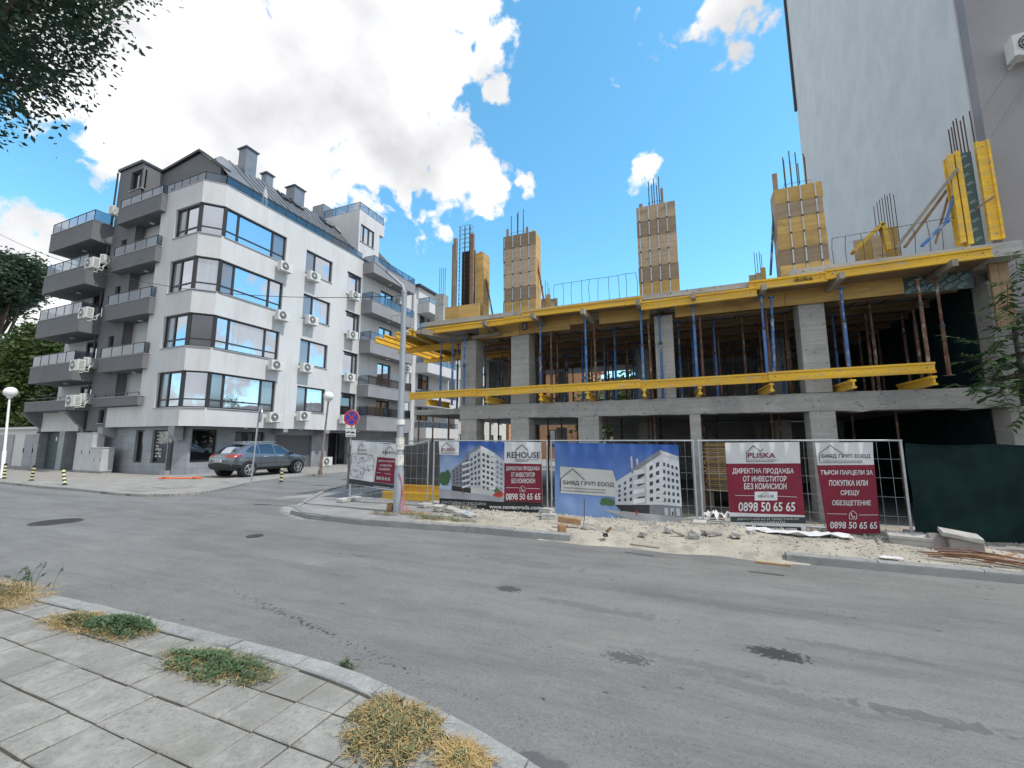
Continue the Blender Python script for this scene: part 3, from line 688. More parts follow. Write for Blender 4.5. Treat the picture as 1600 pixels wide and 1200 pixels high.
# recess walls behind the balconies on the street side
ra = [(-27.6, -26.45, z+.1, t_) for z, t_ in zip([3.55,6.3,9.25,12.2], ZT)]
wall_panel(wl, 1, 13.45, -29.1, -26.2, 3.52, 14.9, ra, .15, -1)
rb = [(-34.0, -32.3, z, t_) for z, t_ in zip([3.0,5.6,8.4,11.3], [5.0,7.75,10.7,13.5])]
wall_panel(wl, 1, 13.5, -36.6, -31.4, 2.3, 13.9, rb, .15, -1)
wl.add([(-36.6,13.5,2.3),(-36.6,30.3,2.3),(-36.6,30.3,14.5),(-36.6,13.5,14.5)], [(0,1,2,3)])
wl.add([(XR,30.3,0),(-36.6,30.3,0),(-36.6,30.3,14.9),(XR,30.3,14.9)], [(3,2,1,0)])
P_(wl.build('wall', 'plaster_white'))
# parapet coping and terrace floor
cp = MB(); e = .03
cp.box(XR-.22, XR+e, cy0+.02, 30.3, ZP, ZP+.03); cp.box(-26.2, cx0-.02, YL-e, YL+.22, ZP, ZP+.03); cp.prism([(cx0,YL-e,ZP),(XR+e,cy0,ZP),(XR-.2,cy0+.05,ZP),(cx0-.02,YL+.22,ZP)], .03)
P_(cp.build('coping', 'sill'))
fl = MB(); fl.box(-36, XR-.22, 13.9, 30.2, 14.75, 14.9); fl.box(-26.1, -23.1, 12.98, 13.9, 14.75, 14.9); P_(fl.build('terrace_floor', 'plaster_mid'))
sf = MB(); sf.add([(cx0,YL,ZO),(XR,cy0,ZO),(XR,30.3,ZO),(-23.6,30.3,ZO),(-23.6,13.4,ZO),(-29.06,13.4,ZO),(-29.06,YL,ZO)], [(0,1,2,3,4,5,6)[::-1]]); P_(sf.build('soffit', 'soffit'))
# grey pier with the stair windows, rising above the roof
gw = MB(); sw = [(-30.3, -29.75, z, z+.75) for z in (2.7, 6.9, 9.85, 12.7)] + [(-30.15, -28.95, 16.5, 17.75)]
wall_panel(gw, 1, 12.95, -31.4, -29.06, 2.3, 18.1, sw, .2, -1)
gw.box(-31.4, -31.3, 13.0, 14.2, 2.3, 18.1); gw.box(-29.16, -29.06, 13.0, 14.2, 3.6, 18.1)
gw.prism([(-29.06,14.0,14.9),(-23.55,14.0,14.9),(-23.55,14.0,17.0),(-25.5,14.0,18.45),(-29.06,14.0,18.05)], .2, (0,1,0))
gw.box(-31.3,-29.16,14.0,14.2,14.9,18.0); gw.box(-36.4,-31.4,15.2,15.4,13.9,16.2)
P_(gw.build('gable', 'plaster_grey'))
root = B
def up(o): return P_(o)
# windows
curt = [['glass_curtain','glass_blind','glass_curtain','glass_blind'],['glass','glass_curtain','glass_curtain'],['glass_blind','glass_curtain','glass'],['glass','glass','glass_blind']]
for i in range(4):
    pn = [['glass_blind','glass_curtain','glass_blind'],['glass','glass_curtain','glass'],['glass_blind','glass','glass'],['glass','glass','glass_blind']][i]
    up(window(None, 0, XR, 1, bayY[0], bayY[1], ZS[i], ZT[i], (.75,2.1,.85), .42, pn))
    lo = [['glass_blind','glass'],['glass_blind','glass'],['glass_blind','glass'],['glass_blind','glass']][i]
    up(window(None, 1, YL, -1, -24.85, cx0-.08, ZS[i], ZT[i], (.8,1.3), .42, lo))
    # corner light on the chamfer
    d = Vector((XR-cx0, cy0-YL, 0)); Ld = d.length; d.normalize(); nrm = Vector((d.y, -d.x, 0)); a0 = Vector((cx0, YL, 0)) - nrm*.16; a1 = Vector((XR, cy0, 0)) - nrm*.16
    f = MB()
    for q in (a0 - d*.02, a1 + d*.02): f.bar(q+Vector((0,0,ZS[i])), q+Vector((0,0,ZT[i])), .17, .12, tuple(nrm))
    for zz in (ZS[i]+.035, ZS[i]+.42, ZT[i]-.035): f.bar(a0+d*.07+Vector((0,0,zz)), a1-d*.07+Vector((0,0,zz)), .06, .06)
    wf = up(f.build('window', 'anthracite'))
    for za, zb in ((ZS[i]+.06, ZS[i]+.39), (ZS[i]+.45, ZT[i]-.06)):
        s = MB(); p, q = a0+d*.06, a1-d*.06; s.add([(p.x,p.y,za),(q.x,q.y,za),(q.x,q.y,zb),(p.x,p.y,zb)], [(0,1,2,3)]); s.build('pane', ['glass','glass_dark','glass_curtain','glass'][i], wf)
    s = MB(); p, q = Vector((cx0,YL,0))+nrm*.05, Vector((XR,cy0,0))+nrm*.05; s.prism([(p.x,p.y,ZS[i]-.03),(q.x,q.y,ZS[i]-.03),(q.x-nrm.x*.25,q.y-nrm.y*.25,ZS[i]-.03),(p.x-nrm.x*.25,p.y-nrm.y*.25,ZS[i]-.03)], .034); s.build('sill', 'sill', wf)
for i, (z0, z1) in enumerate(zip([3.55,6.5,9.45,12.45], [5.12,8.1,11.05,13.97])): up(window(None, 0, XR, 1, bY[0], bY[1], z0, z1, (.8,1.4), None, ['glass_blind', ['glass_curtain','glass_curtain','glass_curtain','glass'][i]]))
for i, (z0, z1) in enumerate(zip([3.3,6.2,9.2,12.2], [5.1,8.05,11.0,13.9])): up(window(None, 0, XR, 1, cY[0], 23.75, z0, z1, (1.2,.45), None, [['glass_dark','glass','glass','glass'][i], 'glass_blind']))
for z0, z1 in zip([2.85,5.75,8.75,11.75], [4.87,7.8,10.7,13.7]): up(window(None, 0, XR, 1, dY[0], dY[1], z0, z1, (1,1.1), None, ['glass','glass_curtain'], sill=False))
for h in ra: up(window(None, 1, 13.45, -1, h[0], h[1], h[2], h[3], (1,), None, ['glass'], sill=False, rec=.1))
for h in rb: up(window(None, 1, 13.5, -1, h[0], h[1], h[2], h[3], (.8,1), None, ['glass_dark','glass'], sill=False, rec=.1))
for h in sw: up(window(None, 1, 12.95, -1, h[0], h[1], h[2], h[3], (1,.8), None, ['glass_dark','glass_dark']))
# balconies, street side
for k, (zt, zb) in enumerate([(15.1,14.15),(12.12,11.27),(9.25,8.38),(6.22,5.46),(4.02,3.56)]):
    o = up(balcony(None, -29.95, -25.78, 12.48, 13.88, zt, zb, 'plaster_grey', '+y'))
    if k < 4: glass_rail(o, [(-29.9,12.9),(-29.9,12.54),(-25.85,12.54),(-25.85,12.74)], zt+.03, zt+[.55,.62,.62,.62][k], 5, ['rail_glass','rail_glass','rail_glass','rail_dark'][k])
    else:
        f = MB(); f.bar((-29.9,12.54,zt+.2),(-25.85,12.54,zt+.2),.03,.03)
        for q in range(5): f.bar((-29.9+q*1.01,12.54,zt),(-29.9+q*1.01,12.54,zt+.2),.03,.03,(0,1,0))
        f.build('handrail', 'anthracite', o)
for k, (zt, zb) in enumerate([(14.5,13.35),(11.75,10.65),(8.92,7.85),(6.07,5.1),(3.95,3.43)]):
    o = up(balcony(None, -36.2, -31.35, 12.0, 13.48, zt, zb, 'plaster_grey', '+y'))
    if k < 4: glass_rail(o, [(-36.15,13.4),(-36.15,12.05),(-31.4,12.05),(-31.4,12.9)], zt+.03, zt+.68, 8, 'rail_glass' if k < 2 else 'rail_dark')
    else:
        f = MB(); f.bar((-36.15,12.05,zt+.22),(-31.4,12.05,zt+.22),.03,.03)
        for q in range(6): f.bar((-36.15+q*.95,12.05,zt),(-36.15+q*.95,12.05,zt+.22),.03,.03,(0,1,0))
        f.build('handrail', 'anthracite', o)
# balconies, side street
for k, (zt, zb) in enumerate([(15.0,14.2),(12.03,11.12),(9.08,8.12),(5.75,4.9),(3.5,2.5)]):
    o = up(balcony(None, XR, -21.0, 23.8, 29.0, zt, zb, 'plaster_mid', '-x'))
    zr = [15.55,12.7,9.72,6.45,4.2][k]
    glass_rail(o, [(-22.0,23.86),(-21.06,23.86),(-21.06,28.94),(-22.0,28.94)], zt+.03, zr, 8, 'rail_glass' if k < 3 else 'rail_dark')
# terrace railing over the parapet
up(glass_rail(None, [(-26.1,YL+.08),(cx0-.02,YL+.08),(XR-.09,cy0+.02),(XR-.09,23.75)], ZP+.03, ZP+.55, 20, 'rail_glass'))
# penthouse glazing set back under the roof
pg = MB(); pg.box(-23.6,-23.5,14.2,29.8,14.9,16.3); P_(pg.build('penthouse_glazing', 'glass_dark'))
# standing seam roof: slope towards the side street, ridge along it
rf = MB(); e0, r0, y0, y1 = (-22.75, 16.22), (-25.5, 19.0), 13.9, 29.6
rf.add([(e0[0],14.05,e0[1]),(e0[0],y1,e0[1]),(r0[0],y1,r0[1]),(r0[0],y0+1.2,r0[1]),(-24.6,14.25,18.05)], [(0,1,2,3,4)])
rf.add([(-24.6,14.3,18.1),(r0[0],y0+1.2,r0[1]),(-26.6,14.3,18.1)], [(0,1,2)])
rf.add([(r0[0],y0+1.2,r0[1]),(r0[0],y1,r0[1]),(-34,y1,15.5),(-34,14.3,15.5),(-26.6,14.3,18.1)], [(0,1,2,3,4)])
rf.add([(e0[0],y1,e0[1]),(r0[0],y1,r0[1]),(r0[0],y1,14.9),(e0[0],y1,14.9)], [(3,2,1,0)])
roof = P_(rf.build('roof', 'roof_metal'))
nS = 30
for k in range(1, nS):
    y = y0 + 1.2 + (y1-y0-1.2)*k/nS; s = MB(); s.bar((e0[0]+.03,y,e0[1]+.03),(r0[0],y,r0[1]+.03),.03,.06,(1,0,1)); s.build('seam', 'roof_metal', roof)
s = MB(); s.bar((e0[0]+.05,y0,e0[1]-.02),(e0[0]+.05,y1,e0[1]-.02),.12,.1); s.build('gutter', 'anthracite', roof)
s = MB(); s.prism([(-29.1,13.85,18.05),(-25.5,13.85,18.5),(-22.9,13.85,16.6),(-22.9,13.85,16.74),(-25.5,13.85,18.64),(-29.1,13.85,18.19)], .3, (0,1,0)); s.box(-31.5,-29.0,12.85,14.3,18.1,18.26); s.build('verge', 'anthracite', roof)
for (yy, hh, wd, xx) in ((16.6,1.25,.72,-25.3),(18.3,.75,.5,-25.7),(20.3,.8,.85,-25.4)):
    s = MB(); s.box(xx-wd/2,xx+wd/2,yy-wd/2,yy+wd/2,18.0,19.0+hh); s.box(xx-wd/2-.1,xx+wd/2+.1,yy-wd/2-.1,yy+wd/2+.1,19.0+hh,19.06+hh); s.build('chimney', 'roof_metal', roof)
for (y_, t_) in ((18.6,.62),(19.6,.62),(22.2,.6),(23.3,.5)):
    f = lambda u: Vector((e0[0]+(r0[0]-e0[0])*u, 0, e0[1]+(r0[1]-e0[1])*u)); p, q = f(t_), f(t_+.26); s = MB()
    s.bar((p.x+.05,y_+.35,p.z+.06),(q.x+.05,y_+.35,q.z+.06),.7,.09,(1,0,1)); k_ = s.build('skylight', 'anthracite', roof)
    s = MB(); s.bar((p.x+.05+.03,y_+.35,p.z+.06+.05),(q.x+.12,y_+.35,q.z+.02),.58,.06,(1,0,1)); s.build('roof_glass', 'glass', roof)
# white stair tower above the roof
tw = MB(); wall_panel(tw, 0, -22.3, 23.45, 25.75, 15.6, 19.3, [(23.65,25.15,16.85,18.25)], .15, 1); wall_panel(tw, 1, 23.45, -26.0, -22.3, 15.6, 19.3, [], .1, -1)
tw.box(-26.0,-22.31,25.70,25.75,15.6,19.3); tw.box(-26,-22.31,23.46,25.69,19.1,19.29); tw.box(-24.0,-22.3,25.75,26.3,18.35,19.3); tower = P_(tw.build('stair_tower', 'plaster_white'))
window(tower, 0, -22.3, 1, 23.65, 25.15, 16.85, 18.25, (.7,1,1), None, ['glass','glass','glass'], rec=.1)
glass_rail(tower, [(-26,23.5),(-22.35,23.5),(-22.35,26.25)], 19.3, 19.95, 6)
s = MB(); s.box(-27.2,-26.0,23.4,24.4,18.2,20.6); s.build('plant_room', 'roof_metal', tower)
# ---- ground floor
gf = MB()
XG, YG = -22.95, 13.2
gh = [(14.2,15.2,.66,2.33) , (15.75,17.5,1.25,2.25), (18.2,20.95,.05,2.1), (22.3,24.1,.05,2.3)]
gh[0] = (13.55,14.8,.66,2.33)
wall_panel(gf, 0, XG, 13.45, 30.2, 0, ZO, gh, .25, 1)
gl_ = [(-27.05,-26.3,.62,2.3),(-25.55,-24.25,.62,2.3)]
wall_panel(gf, 1, YG, -31.4, -23.7, 0, ZO, gl_, .25, -1)
gf.add([(-23.7,YG,0),(XG,13.45,0),(XG,13.45,ZO),(-23.7,YG,ZO)], [(0,1,2,3)])
P_(gf.build('ground_floor_wall', 'cladding'))
for q in ((-36.9,-36.45,12.9,13.5),(-34.1,-33.5,12.9,13.5),(-33.5,-31.4,14.6,14.7)): s = MB(); s.box(*q,0,2.3); P_(s.build('pier', 'cladding'))
def clad_tiles(t, c):
    g = N(t, 'ShaderNodeNewGeometry'); sep = N(t, 'ShaderNodeSeparateXYZ'); L(t, g.outputs['Position'], sep.inputs[0]); ad = N(t, 'ShaderNodeMath'); L(t, sep.outputs[0], ad.inputs[0]); L(t, sep.outputs[1], ad.inputs[1])
    cb = N(t, 'ShaderNodeCombineXYZ'); L(t, ad.outputs[0], cb.inputs[0]); L(t, sep.outputs[2], cb.inputs[1])
    b = N(t, 'ShaderNodeTexBrick'); b.offset = 0.0; b.inputs['Scale'].default_value = 1; b.inputs['Color1'].default_value = (1,1,1,1); b.inputs['Color2'].default_value = (.84,.85,.86,1); b.inputs['Mortar'].default_value = (.6,.6,.6,1)
    b.inputs['Mortar Size'].default_value = .008; b.inputs['Brick Width'].default_value = .6; b.inputs['Row Height'].default_value = .4; L(t, cb.outputs[0], b.inputs['Vector'])
    x = N(t, 'ShaderNodeMix', data_type='RGBA', blend_type='MULTIPLY'); x.inputs[0].default_value = 1; L(t, c, x.inputs[6]); L(t, b.outputs[0], x.inputs[7]); return x.outputs[2]
overlay(M['cladding'], clad_tiles)
up(window(None, 0, XG, 1, *gh[0], (1,), None, ['shop_glass'], name='shop_window', sill=False)); up(window(None, 0, XG, 1, *gh[1], (1,1,1), None, ['glass_dark']*3, sill=False))
up(window(None, 1, YG, -1, *gl_[0], (1,), None, ['shop_glass'], name='shop_window', sill=False)); sw_ = up(window(None, 1, YG, -1, *gl_[1], (1,), None, ['shop_glass'], name='shop_window', sill=False))
# shop door on the splayed corner
dd = Vector((XG+23.7, 13.45-YG, 0)); f = MB()
s = MB(); s.box(-24.15,-23.72,12.95,13.18,0,.28); P_(s.build('doorstep', 'cladding'))
s = MB(); s.box(-24.12,-23.75,13.165,13.19,.28,2.3); dr = P_(s.build('shop_door', 'anthracite')); s = MB(); s.box(-24.06,-23.81,13.155,13.165,.4,2.2); s.build('pane', 'shop_glass', dr)
# brackets under the overhang
for (x, y, ax) in ((-23.55,12.78,0),):
    s = MB(); s.prism([(x,y,ZO),(x,y,2.0),(x,y+.2,1.75),(x,13.19,1.75),(x,13.19,ZO)], .5, (1,0,0)); P_(s.build('bracket', 'cladding'))
s = MB(); s.prism([(-29.3,12.55,ZO),(-29.3,12.6,2.1),(-29.3,13.19,1.85),(-29.3,13.19,ZO)], .45, (1,0,0)); P_(s.build('bracket', 'cladding'))
for y in (18.0,21.2): s = MB(); s.prism([(XR,y,ZO),(XR,y,2.25),(XG+.01,y,2.1),(XG+.01,y,ZO)], .3, (0,1,0)); P_(s.build('bracket', 'cladding'))
for x in (-31.9,-36.7):
    s = MB(); s.prism([(x,12.05,3.43),(x,12.6,2.75),(x,12.9,2.5),(x,12.9,2.2),(x,13.5,2.2),(x,13.5,3.43)], .3, (1,0,0)); P_(s.build('bracket', 'plaster_grey'))
# roller garage door and entrance
g = MB(); g.box(XG-.22,XG-.2,gh[2][0],gh[2][1],.05,2.1); gd = P_(g.build('garage_door', 'shutter'))
for k in range(16): s = MB(); z = .07+k*.127; s.box(XG-.2,XG-.165,gh[2][0]+.03,gh[2][1]-.03,z,z+.112); s.build('slat', 'shutter', gd)
g = MB(); g.box(XG-1.2,XG-1.1,gh[3][0]-.3,gh[3][1]+.3,.05,2.4); g.box(XG-.24,XG-.2,23.2,23.35,.05,2.3); P_(g.build('entrance', 'anthracite'))
g = MB(); g.box(-36.42,-34.12,13.3,13.35,.05,2.3); gd = P_(g.build('garage_door', 'anthracite'))
mat('door_green', (.045,.065,.07), .5)
for k in range(5): s = MB(); z = .08+k*.44; s.box(-36.38,-34.16,13.27,13.3,z,z+.42); s.build('door_panel', 'door_green', gd)
s = MB(); s.box(-35.4,-35.25,13.262,13.27,1.75,1.98); s.build('notice', 'white_paint', gd)
g = MB(); g.box(-36.75,-32.2,12.92,13.45,2.3,3.42); P_(g.build('lintel_panel', 'plaster_white'))
# roller shutter lights: ceiling lamps under the overhang on the side street
for y in (16.0, 19.6, 24.6): l = MB(); l.sphere((-22.5, y, ZO-.02), .13, 12, 6, 0, (1,1,.35)); P_(l.build('ceiling_lamp', 'globe'))
s = MB(); s.tube([(-31.45,12.85,18.0),(-31.45,12.85,2.4)], .05, 8); P_(s.build('downpipe', 'anthracite'))
s = MB(); s.tube([(-21.95,30.2,14.8),(-21.95,30.2,.1)], .22, 4); P_(s.build('corner_strip', 'plaster_white'))
# everything of this block was laid out in world metres
def fix_children(root):
    inv = Matrix.Translation(root.location).inverted()
    for c in root.children: c.matrix_parent_inverse = inv
fix_children(B)
p = PX(413,318,-22.6); t = thing('parasol', 'closed pale parasol on the roof terrace behind the glass railing', 'parasol', (-22.6, p.y, 14.9)); hz = PX(413,291,-22.6).z-14.9
s = MB(); s.tube([(0,0,0),(0,0,hz)], .03, 8); s.build('pole', 'sill', t); s = MB(); s.tube([(0,0,hz*.35),(0,0,hz*.45),(0,0,hz*.8),(0,0,hz*.98)], [.16,.2,.12,.02], 10); s.build('canopy', 'curtain', t); s = MB(); s.box(-.25,.25,-.25,.25,0,.08); s.build('base', 'slab', t)
# ------------------------------------------------------------------ air conditioner outdoor units
def ac_proto():
    t = thing('air_conditioner', '', 'air conditioner')
    w_, h, d = .80, .56, .30
    b = MB(); b.box(-w_/2, w_/2, -d, 0, 0, h); b.box(-w_/2+.02, w_/2-.02, -d-.006, -d+.01, h-.015, h-.005); b.build('casing', 'ac_white', t, .012)
    g = MB(); n = 20; cxx = -.10; czz = h/2
    g.add([(cxx+.225*math.cos(2*math.pi*k/n), -d-.004, czz+.225*math.sin(2*math.pi*k/n)) for k in range(n)], [tuple(range(n))]); f = g.build('fan_opening', 'ac_dark', t)
    g = MB()
    for r_ in (.235,.18,.13,.08): g.tube([(cxx+r_*math.cos(2*math.pi*k/n), -d-.014, czz+r_*math.sin(2*math.pi*k/n)) for k in range(n+1)], .0055, 4, cap=False)
    for k in range(8): a_ = math.pi*k/4; g.bar((cxx, -d-.012, czz), (cxx+.23*math.cos(a_), -d-.012, czz+.23*math.sin(a_)), .006, .006)
    g.build('fan_grille', 'ac_white', t)
    g = MB(); g.sphere((cxx, -d-.012, czz), .065, 12, 6, 0, (1,.35,1)); g.build('fan_hub', 'ac_white', t)
    for x in (-.28,.28):
        g = MB(); g.box(x-.02,x+.02,-d-.02,.20,-.04,0); g.box(x-.02,x+.02,.17,.20,-.04,.28); g.build('bracket', 'ac_white', t)
    for k in range(7): g = MB(); z = .07+k*.065; g.box(w_/2, w_/2+.006, -d+.05, -.05, z, z+.018); g.build('louvre', 'ac_dark', t)
    g = MB(); g.tube([(w_/2-.05,-.03,.1),(w_/2+.06,.02,.08),(w_/2+.08,.12,.12),(w_/2+.06,.21,.3)], .018, 6); g.build('pipe', 'ac_white', t)
    return t
AC0 = ac_proto(); acn = 0
def ac(px, py, plane, label, side, scale=1.0, group='air conditioners on the apartment block'):
    """side 'r': on an X plane facing +X; 'f': on a Y plane facing the street"""
    global acn
    p = PX(px, py, plane) if side == 'r' else PY(px, py, plane)
    o = AC0 if acn == 0 else copy_tree(AC0); acn += 1
    o['label'] = label; o['group'] = group; o.scale = (scale,)*3
    off = .05
    if side == 'r': o.location = (plane, p.y, p.z-.28); o.rotation_euler = (0, 0, R(90))
    else: o.location = (p.x, plane, p.z-.28); o.rotation_euler = (0, 0, 0)
    return o
fl_ = ['top floor', 'third floor', 'second floor', 'first floor']
for n_, (q) in zip(fl_, [(443,418),(439,494),(429,571),(426,652)]): ac(q[0], q[1], XR+.20, f'white air conditioner under the end of the {n_} corner window band', 'r')
for n_, (q) in zip(fl_, [(488,433),(485,501),(477,575),(472,650)]): ac(q[0], q[1], XR+.20, f'white air conditioner below the narrow middle window, {n_}', 'r')
for n_, (q) in zip(fl_, [(552,463),(548,524),(544,590),(537,655)]): ac(q[0], q[1], XR+.20, f'white air conditioner beside the side street balcony on the {n_}', 'r')
ac(626, 472, XR+.2, 'air conditioner inside the side street balcony with blue glass, third floor', 'r'); ac(634, 577, XR+.2, 'air conditioner high on the wall behind the tall steel pole', 'r')
for n_, q in zip(('fourth floor','third floor','second floor','first floor'), [(150,414),(140,491),(127,572),(121,627)]): ac(q[0], q[1], 11.98, f'large air conditioner on the end of the outer street balcony, {n_}', 'f', 1.05)
for n_, q in zip(('fifth floor','fourth floor','second floor','first floor'), [(185,331),(172,407),(147,566),(141,622)]):
    o = ac(q[0], q[1], 12.75, f'small white air conditioner on the dark grey pier, {n_}', 'f', .9); o.rotation_euler = (0,0,R(-60))
o = ac(507, 716, XG+.5, 'air conditioner standing in a wire cage beside the garage entrance', 'r'); o.location.z = .12
# ------------------------------------------------------------------ globe lamps
def globe_lamp(p0, ptop, label, taper=(.07,.05), rust=False):
    b = Vector(p0); t = thing('globe_lamp', label, 'street lamp', b, 0, 'globe lamps by the apartment block'); tp = Vector(ptop) - b
    s = MB(); s.tube([(0,0,0), tp*.33, tp*.34, tp], [taper[0], taper[0], taper[1], taper[1]*.8], 10); s.build('pole', 'lamp_rust' if rust else 'white_paint', t)
    s = MB(); s.tube([(0,0,0), (0,0,.25)], [.11,.09], 10); s.build('base', 'lamp_rust' if rust else 'white_paint', t)
    s = MB(); s.tube([tp, tp+Vector((0,0,.08))], .10, 12); s.build('collar', 'white_paint', t)
    s = MB(); s.sphere(tp+Vector((0,0,.28)), .24, 20, 14); s.build('globe', 'globe', t)
mat('lamp_rust', (.16,.11,.085), .7, (.30,.27,.24), 6, 5, (.45,.7))
p = GR(500,742,.075); q = ray(513,628); k = p.y/q.y; globe_lamp(p, Vector((0,0,EYE))+q*k, 'rusty slim lamp post with white globe beside the grey car', rust=True)
p = GR(3,747,.075); q = ray(15,622); k = p.y/q.y; globe_lamp(p, Vector((0,0,EYE))+q*k, 'white painted lamp post with large white globe near the garages')
p = GR(497,742,.076); weed_patch('ring of dry grass round the rusty lamp post foot', p.x, p.y, .75, .35, .5, 500, 500, .12, 21, 'weed_dry', z=.08, gscale=1)
# ------------------------------------------------------------------ bollards
def bollard(px, py, tx, ty, label):
    p = GR(px, py, .075); q = ray(tx, ty); k = p.y/q.y; tp = Vector((0,0,EYE))+q*k - p
    t = thing('bollard', label, 'bollard', p, 0, 'black and yellow striped bollards'); n = 9
    for i in range(n):
        a_, b_ = tp*(i/n), tp*((i+1)/n); s = MB(); s.tube([a_, b_], .055, 10); s.build('stripe_band', 'black' if i % 2 == 0 else 'stripe_pale', t)
    s = MB(); s.sphere(tp, .055, 10, 6, 0, (1,1,.6)); s.build('cap', 'black', t); s = MB(); s.tube([(0,0,-.005),(0,0,.012)], .1, 10); s.build('base_plate', 'iron', t)
mat('stripe_pale', (.66,.60,.34), .6)
bollard(6,748,9,725,'striped bollard standing next to the white globe lamp post'); bollard(49,751,54,728,'leaning striped bollard in front of the dark green garage door'); bollard(101,758,99,732,'striped bollard in front of the grey utility cabinets'); bollard(439,753,441,729,'striped bollard at the kerb beside the grey car')
# ------------------------------------------------------------------ tall street light
p = GR(622,800,.095); b = p.copy(); t = thing('street_light', 'tall grey steel street light pole with sloping lamp arm at the corner', 'street light', b)
q = ray(632,456); tp = Vector((0,0,EYE))+q*(p.y/q.y); q = ray(606,426); e = Vector((0,0,EYE))+q*((p.y-.1)/q.y); q = ray(594,416); e2 = Vector((0,0,EYE))+q*((p.y-.15)/q.y)
s = MB(); s.tube([(0,0,0), (tp-b)*.18, (tp-b)*.2, (tp-b)], [.115,.105,.085,.06], 14); s.build('pole', 'lamp_pole', t)
s = MB(); s.tube([tp-b, (tp-b).lerp(e-b,.12)+Vector((0,0,.1)), e-b], .035, 10); s.build('arm', 'lamp_pole', t)
s = MB(); d = (e2-e).normalized(); s.bar(e-b, e-b+d*.42, .20, .05); s.bar(e-b+d*.05+Vector((0,0,.04)), e-b+d*.34+Vector((0,0,.04)), .14, .05); s.build('lamp_head', 'lamp_pole', t, .012)
s = MB(); s.tube([tp-b+Vector((0,0,-.02)), tp-b+Vector((0,0,.03))], .07, 12); s.build('collar', 'galv', t)
mat('paper', (.70,.68,.64), .8, (.45,.42,.38), 14, 4, (.45,.6))
for (za, zb, cc_) in ((.55,.95,'paper'),(1.05,1.3,'paper'),(1.42,1.7,'paper'),(2.0,2.12,'white_paint')):
    s = MB(); f = lambda z: (tp-b)*(z/(tp-b).z); s.tube([f(za), f(zb)], .098 if zb > .95 else .103, 14, cap=False); s.build('sticker', cc_, t)
mat('tape_red', (.62,.06,.05), .5)
s = MB(); r = random.Random(4)
for k in range(3): s.tube([Vector((.06*math.cos(k*2), -.10, .9-.1*k)), Vector((.14,-.02,.55-.1*k)), Vector((.12+.1*k,-.1,.1)), Vector((.3+.1*k,-.15,.02))], .008, 4)
s.build('barrier_tape', 'tape_red', t)
# overhead cable tied to it
c0 = Vector((0,0,EYE)) + ray(0,366)*(27.0/-ray(0,366).x); c1 = tp - Vector((0,0,.1)); pts = []
for k in range(33):
    u = k/32; q = c1.lerp(c0, u); q.z -= 1.0*4*u*(1-u)*.9; pts.append(q)
pts += [c0 + (c0-c1)*.35 + Vector((0,0,.9))]
s = MB(); s.tube(pts, .009, 5); tag(s.build('overhead_cable', 'black'), 'thin black cable strung from the tall steel pole across the street', 'cable')
# ------------------------------------------------------------------ traffic signs
mat('sign_blue', (.02,.06,.42), .4); mat('sign_red', (.62,.03,.03), .4)
def at_depth(px, py, dep):
    d = ray(px, py); f = Vector((-sA*math.cos(PITCH), cA*math.cos(PITCH), math.sin(PITCH))); return Vector((0,0,EYE)) + d*(dep/d.dot(f))
c = at_depth(550,653,16.3); t = thing('no_stopping_sign', 'round blue no stopping sign with red cross above a tow-away plate', 'traffic sign', (c.x, c.y, .095), R(22)); z = c.z-.095
s = MB(); s.tube([(0,0,0),(0,0,z+.32)], .03, 10); s.build('pole', 'galv', t)
def disc(mb, r0, r1, y, zc, mi=0, n=40):
    if r0 <= 0: mb.add([(r1*math.cos(2*math.pi*k/n), y, zc+r1*math.sin(2*math.pi*k/n)) for k in range(n)], [tuple(range(n))], mi)
    else:
        vs = [(r_*math.cos(2*math.pi*k/n), y, zc+r_*math.sin(2*math.pi*k/n)) for r_ in (r0, r1) for k in range(n)]
        mb.add(vs, [(k, (k+1)%n, n+(k+1)%n, n+k) for k in range(n)], mi)
s = MB(); s.tube([(0,-.035,z),(0,-.05,z)], .3, 40, sm=False); pl = s.build('plate', 'white_paint', t)
s = MB(); disc(s, 0, .245, -.053, z); s.build('blue_field', 'sign_blue', t); s = MB(); disc(s, .24, .295, -.055, z); s.build('red_ring', 'sign_red', t)
s = MB(); s.bar((-.17,-.055,z-.17),(.17,-.055,z+.17),.006,.055,(1,0,-1)); s.build('cross_bar', 'sign_red', t); s = MB(); s.bar((-.17,-.056,z+.17),(.17,-.056,z-.17),.006,.055,(1,0,1)); s.build('cross_bar', 'sign_red', t)
s = MB(); s.box(-.19,.19,-.05,-.035,z-.74,z-.40); pl = s.build('tow_plate', 'white_paint', t)
s = MB(); y_ = -.054
def car_icon(mb, ox, oz, k, tilt=0):
    c_, s_ = math.cos(tilt), math.sin(tilt)
    pts = [(-.5,0),(-.5,.18),(-.32,.2),(-.2,.36),(.15,.36),(.3,.2),(.5,.16),(.5,0)]
    mb.add([(ox+(x*c_-q*s_)*k, y_, oz+(x*s_+q*c_)*k) for x, q in pts], [tuple(range(8))])
car_icon(s, -.09, z-.57, .16, .25); car_icon(s, .08, z-.59, .18); s.bar((-.02,y_,z-.52),(.06,y_,z-.45),.004,.014,(0,1,0))
for k in range(5): s.box(-.15+.062*k,-.15+.062*k+.042,y_-.001,y_+.001,z-.685,z-.655)
tag(s.build('tow_symbol', 'black', t), kind='stuff')
s = MB(); s.box(-.185,.185,-.0525,-.0505,z-.735,z-.72); s.box(-.185,.185,-.0525,-.0505,z-.42,z-.405); s.build('plate_border', 'black', t)
p = GR(392,757,.08); q = ray(404,657); c = Vector((0,0,EYE))+q*(p.y/q.y); t = thing('street_sign', 'round road sign seen almost edge-on on a thin galvanised post', 'traffic sign', p, R(155))
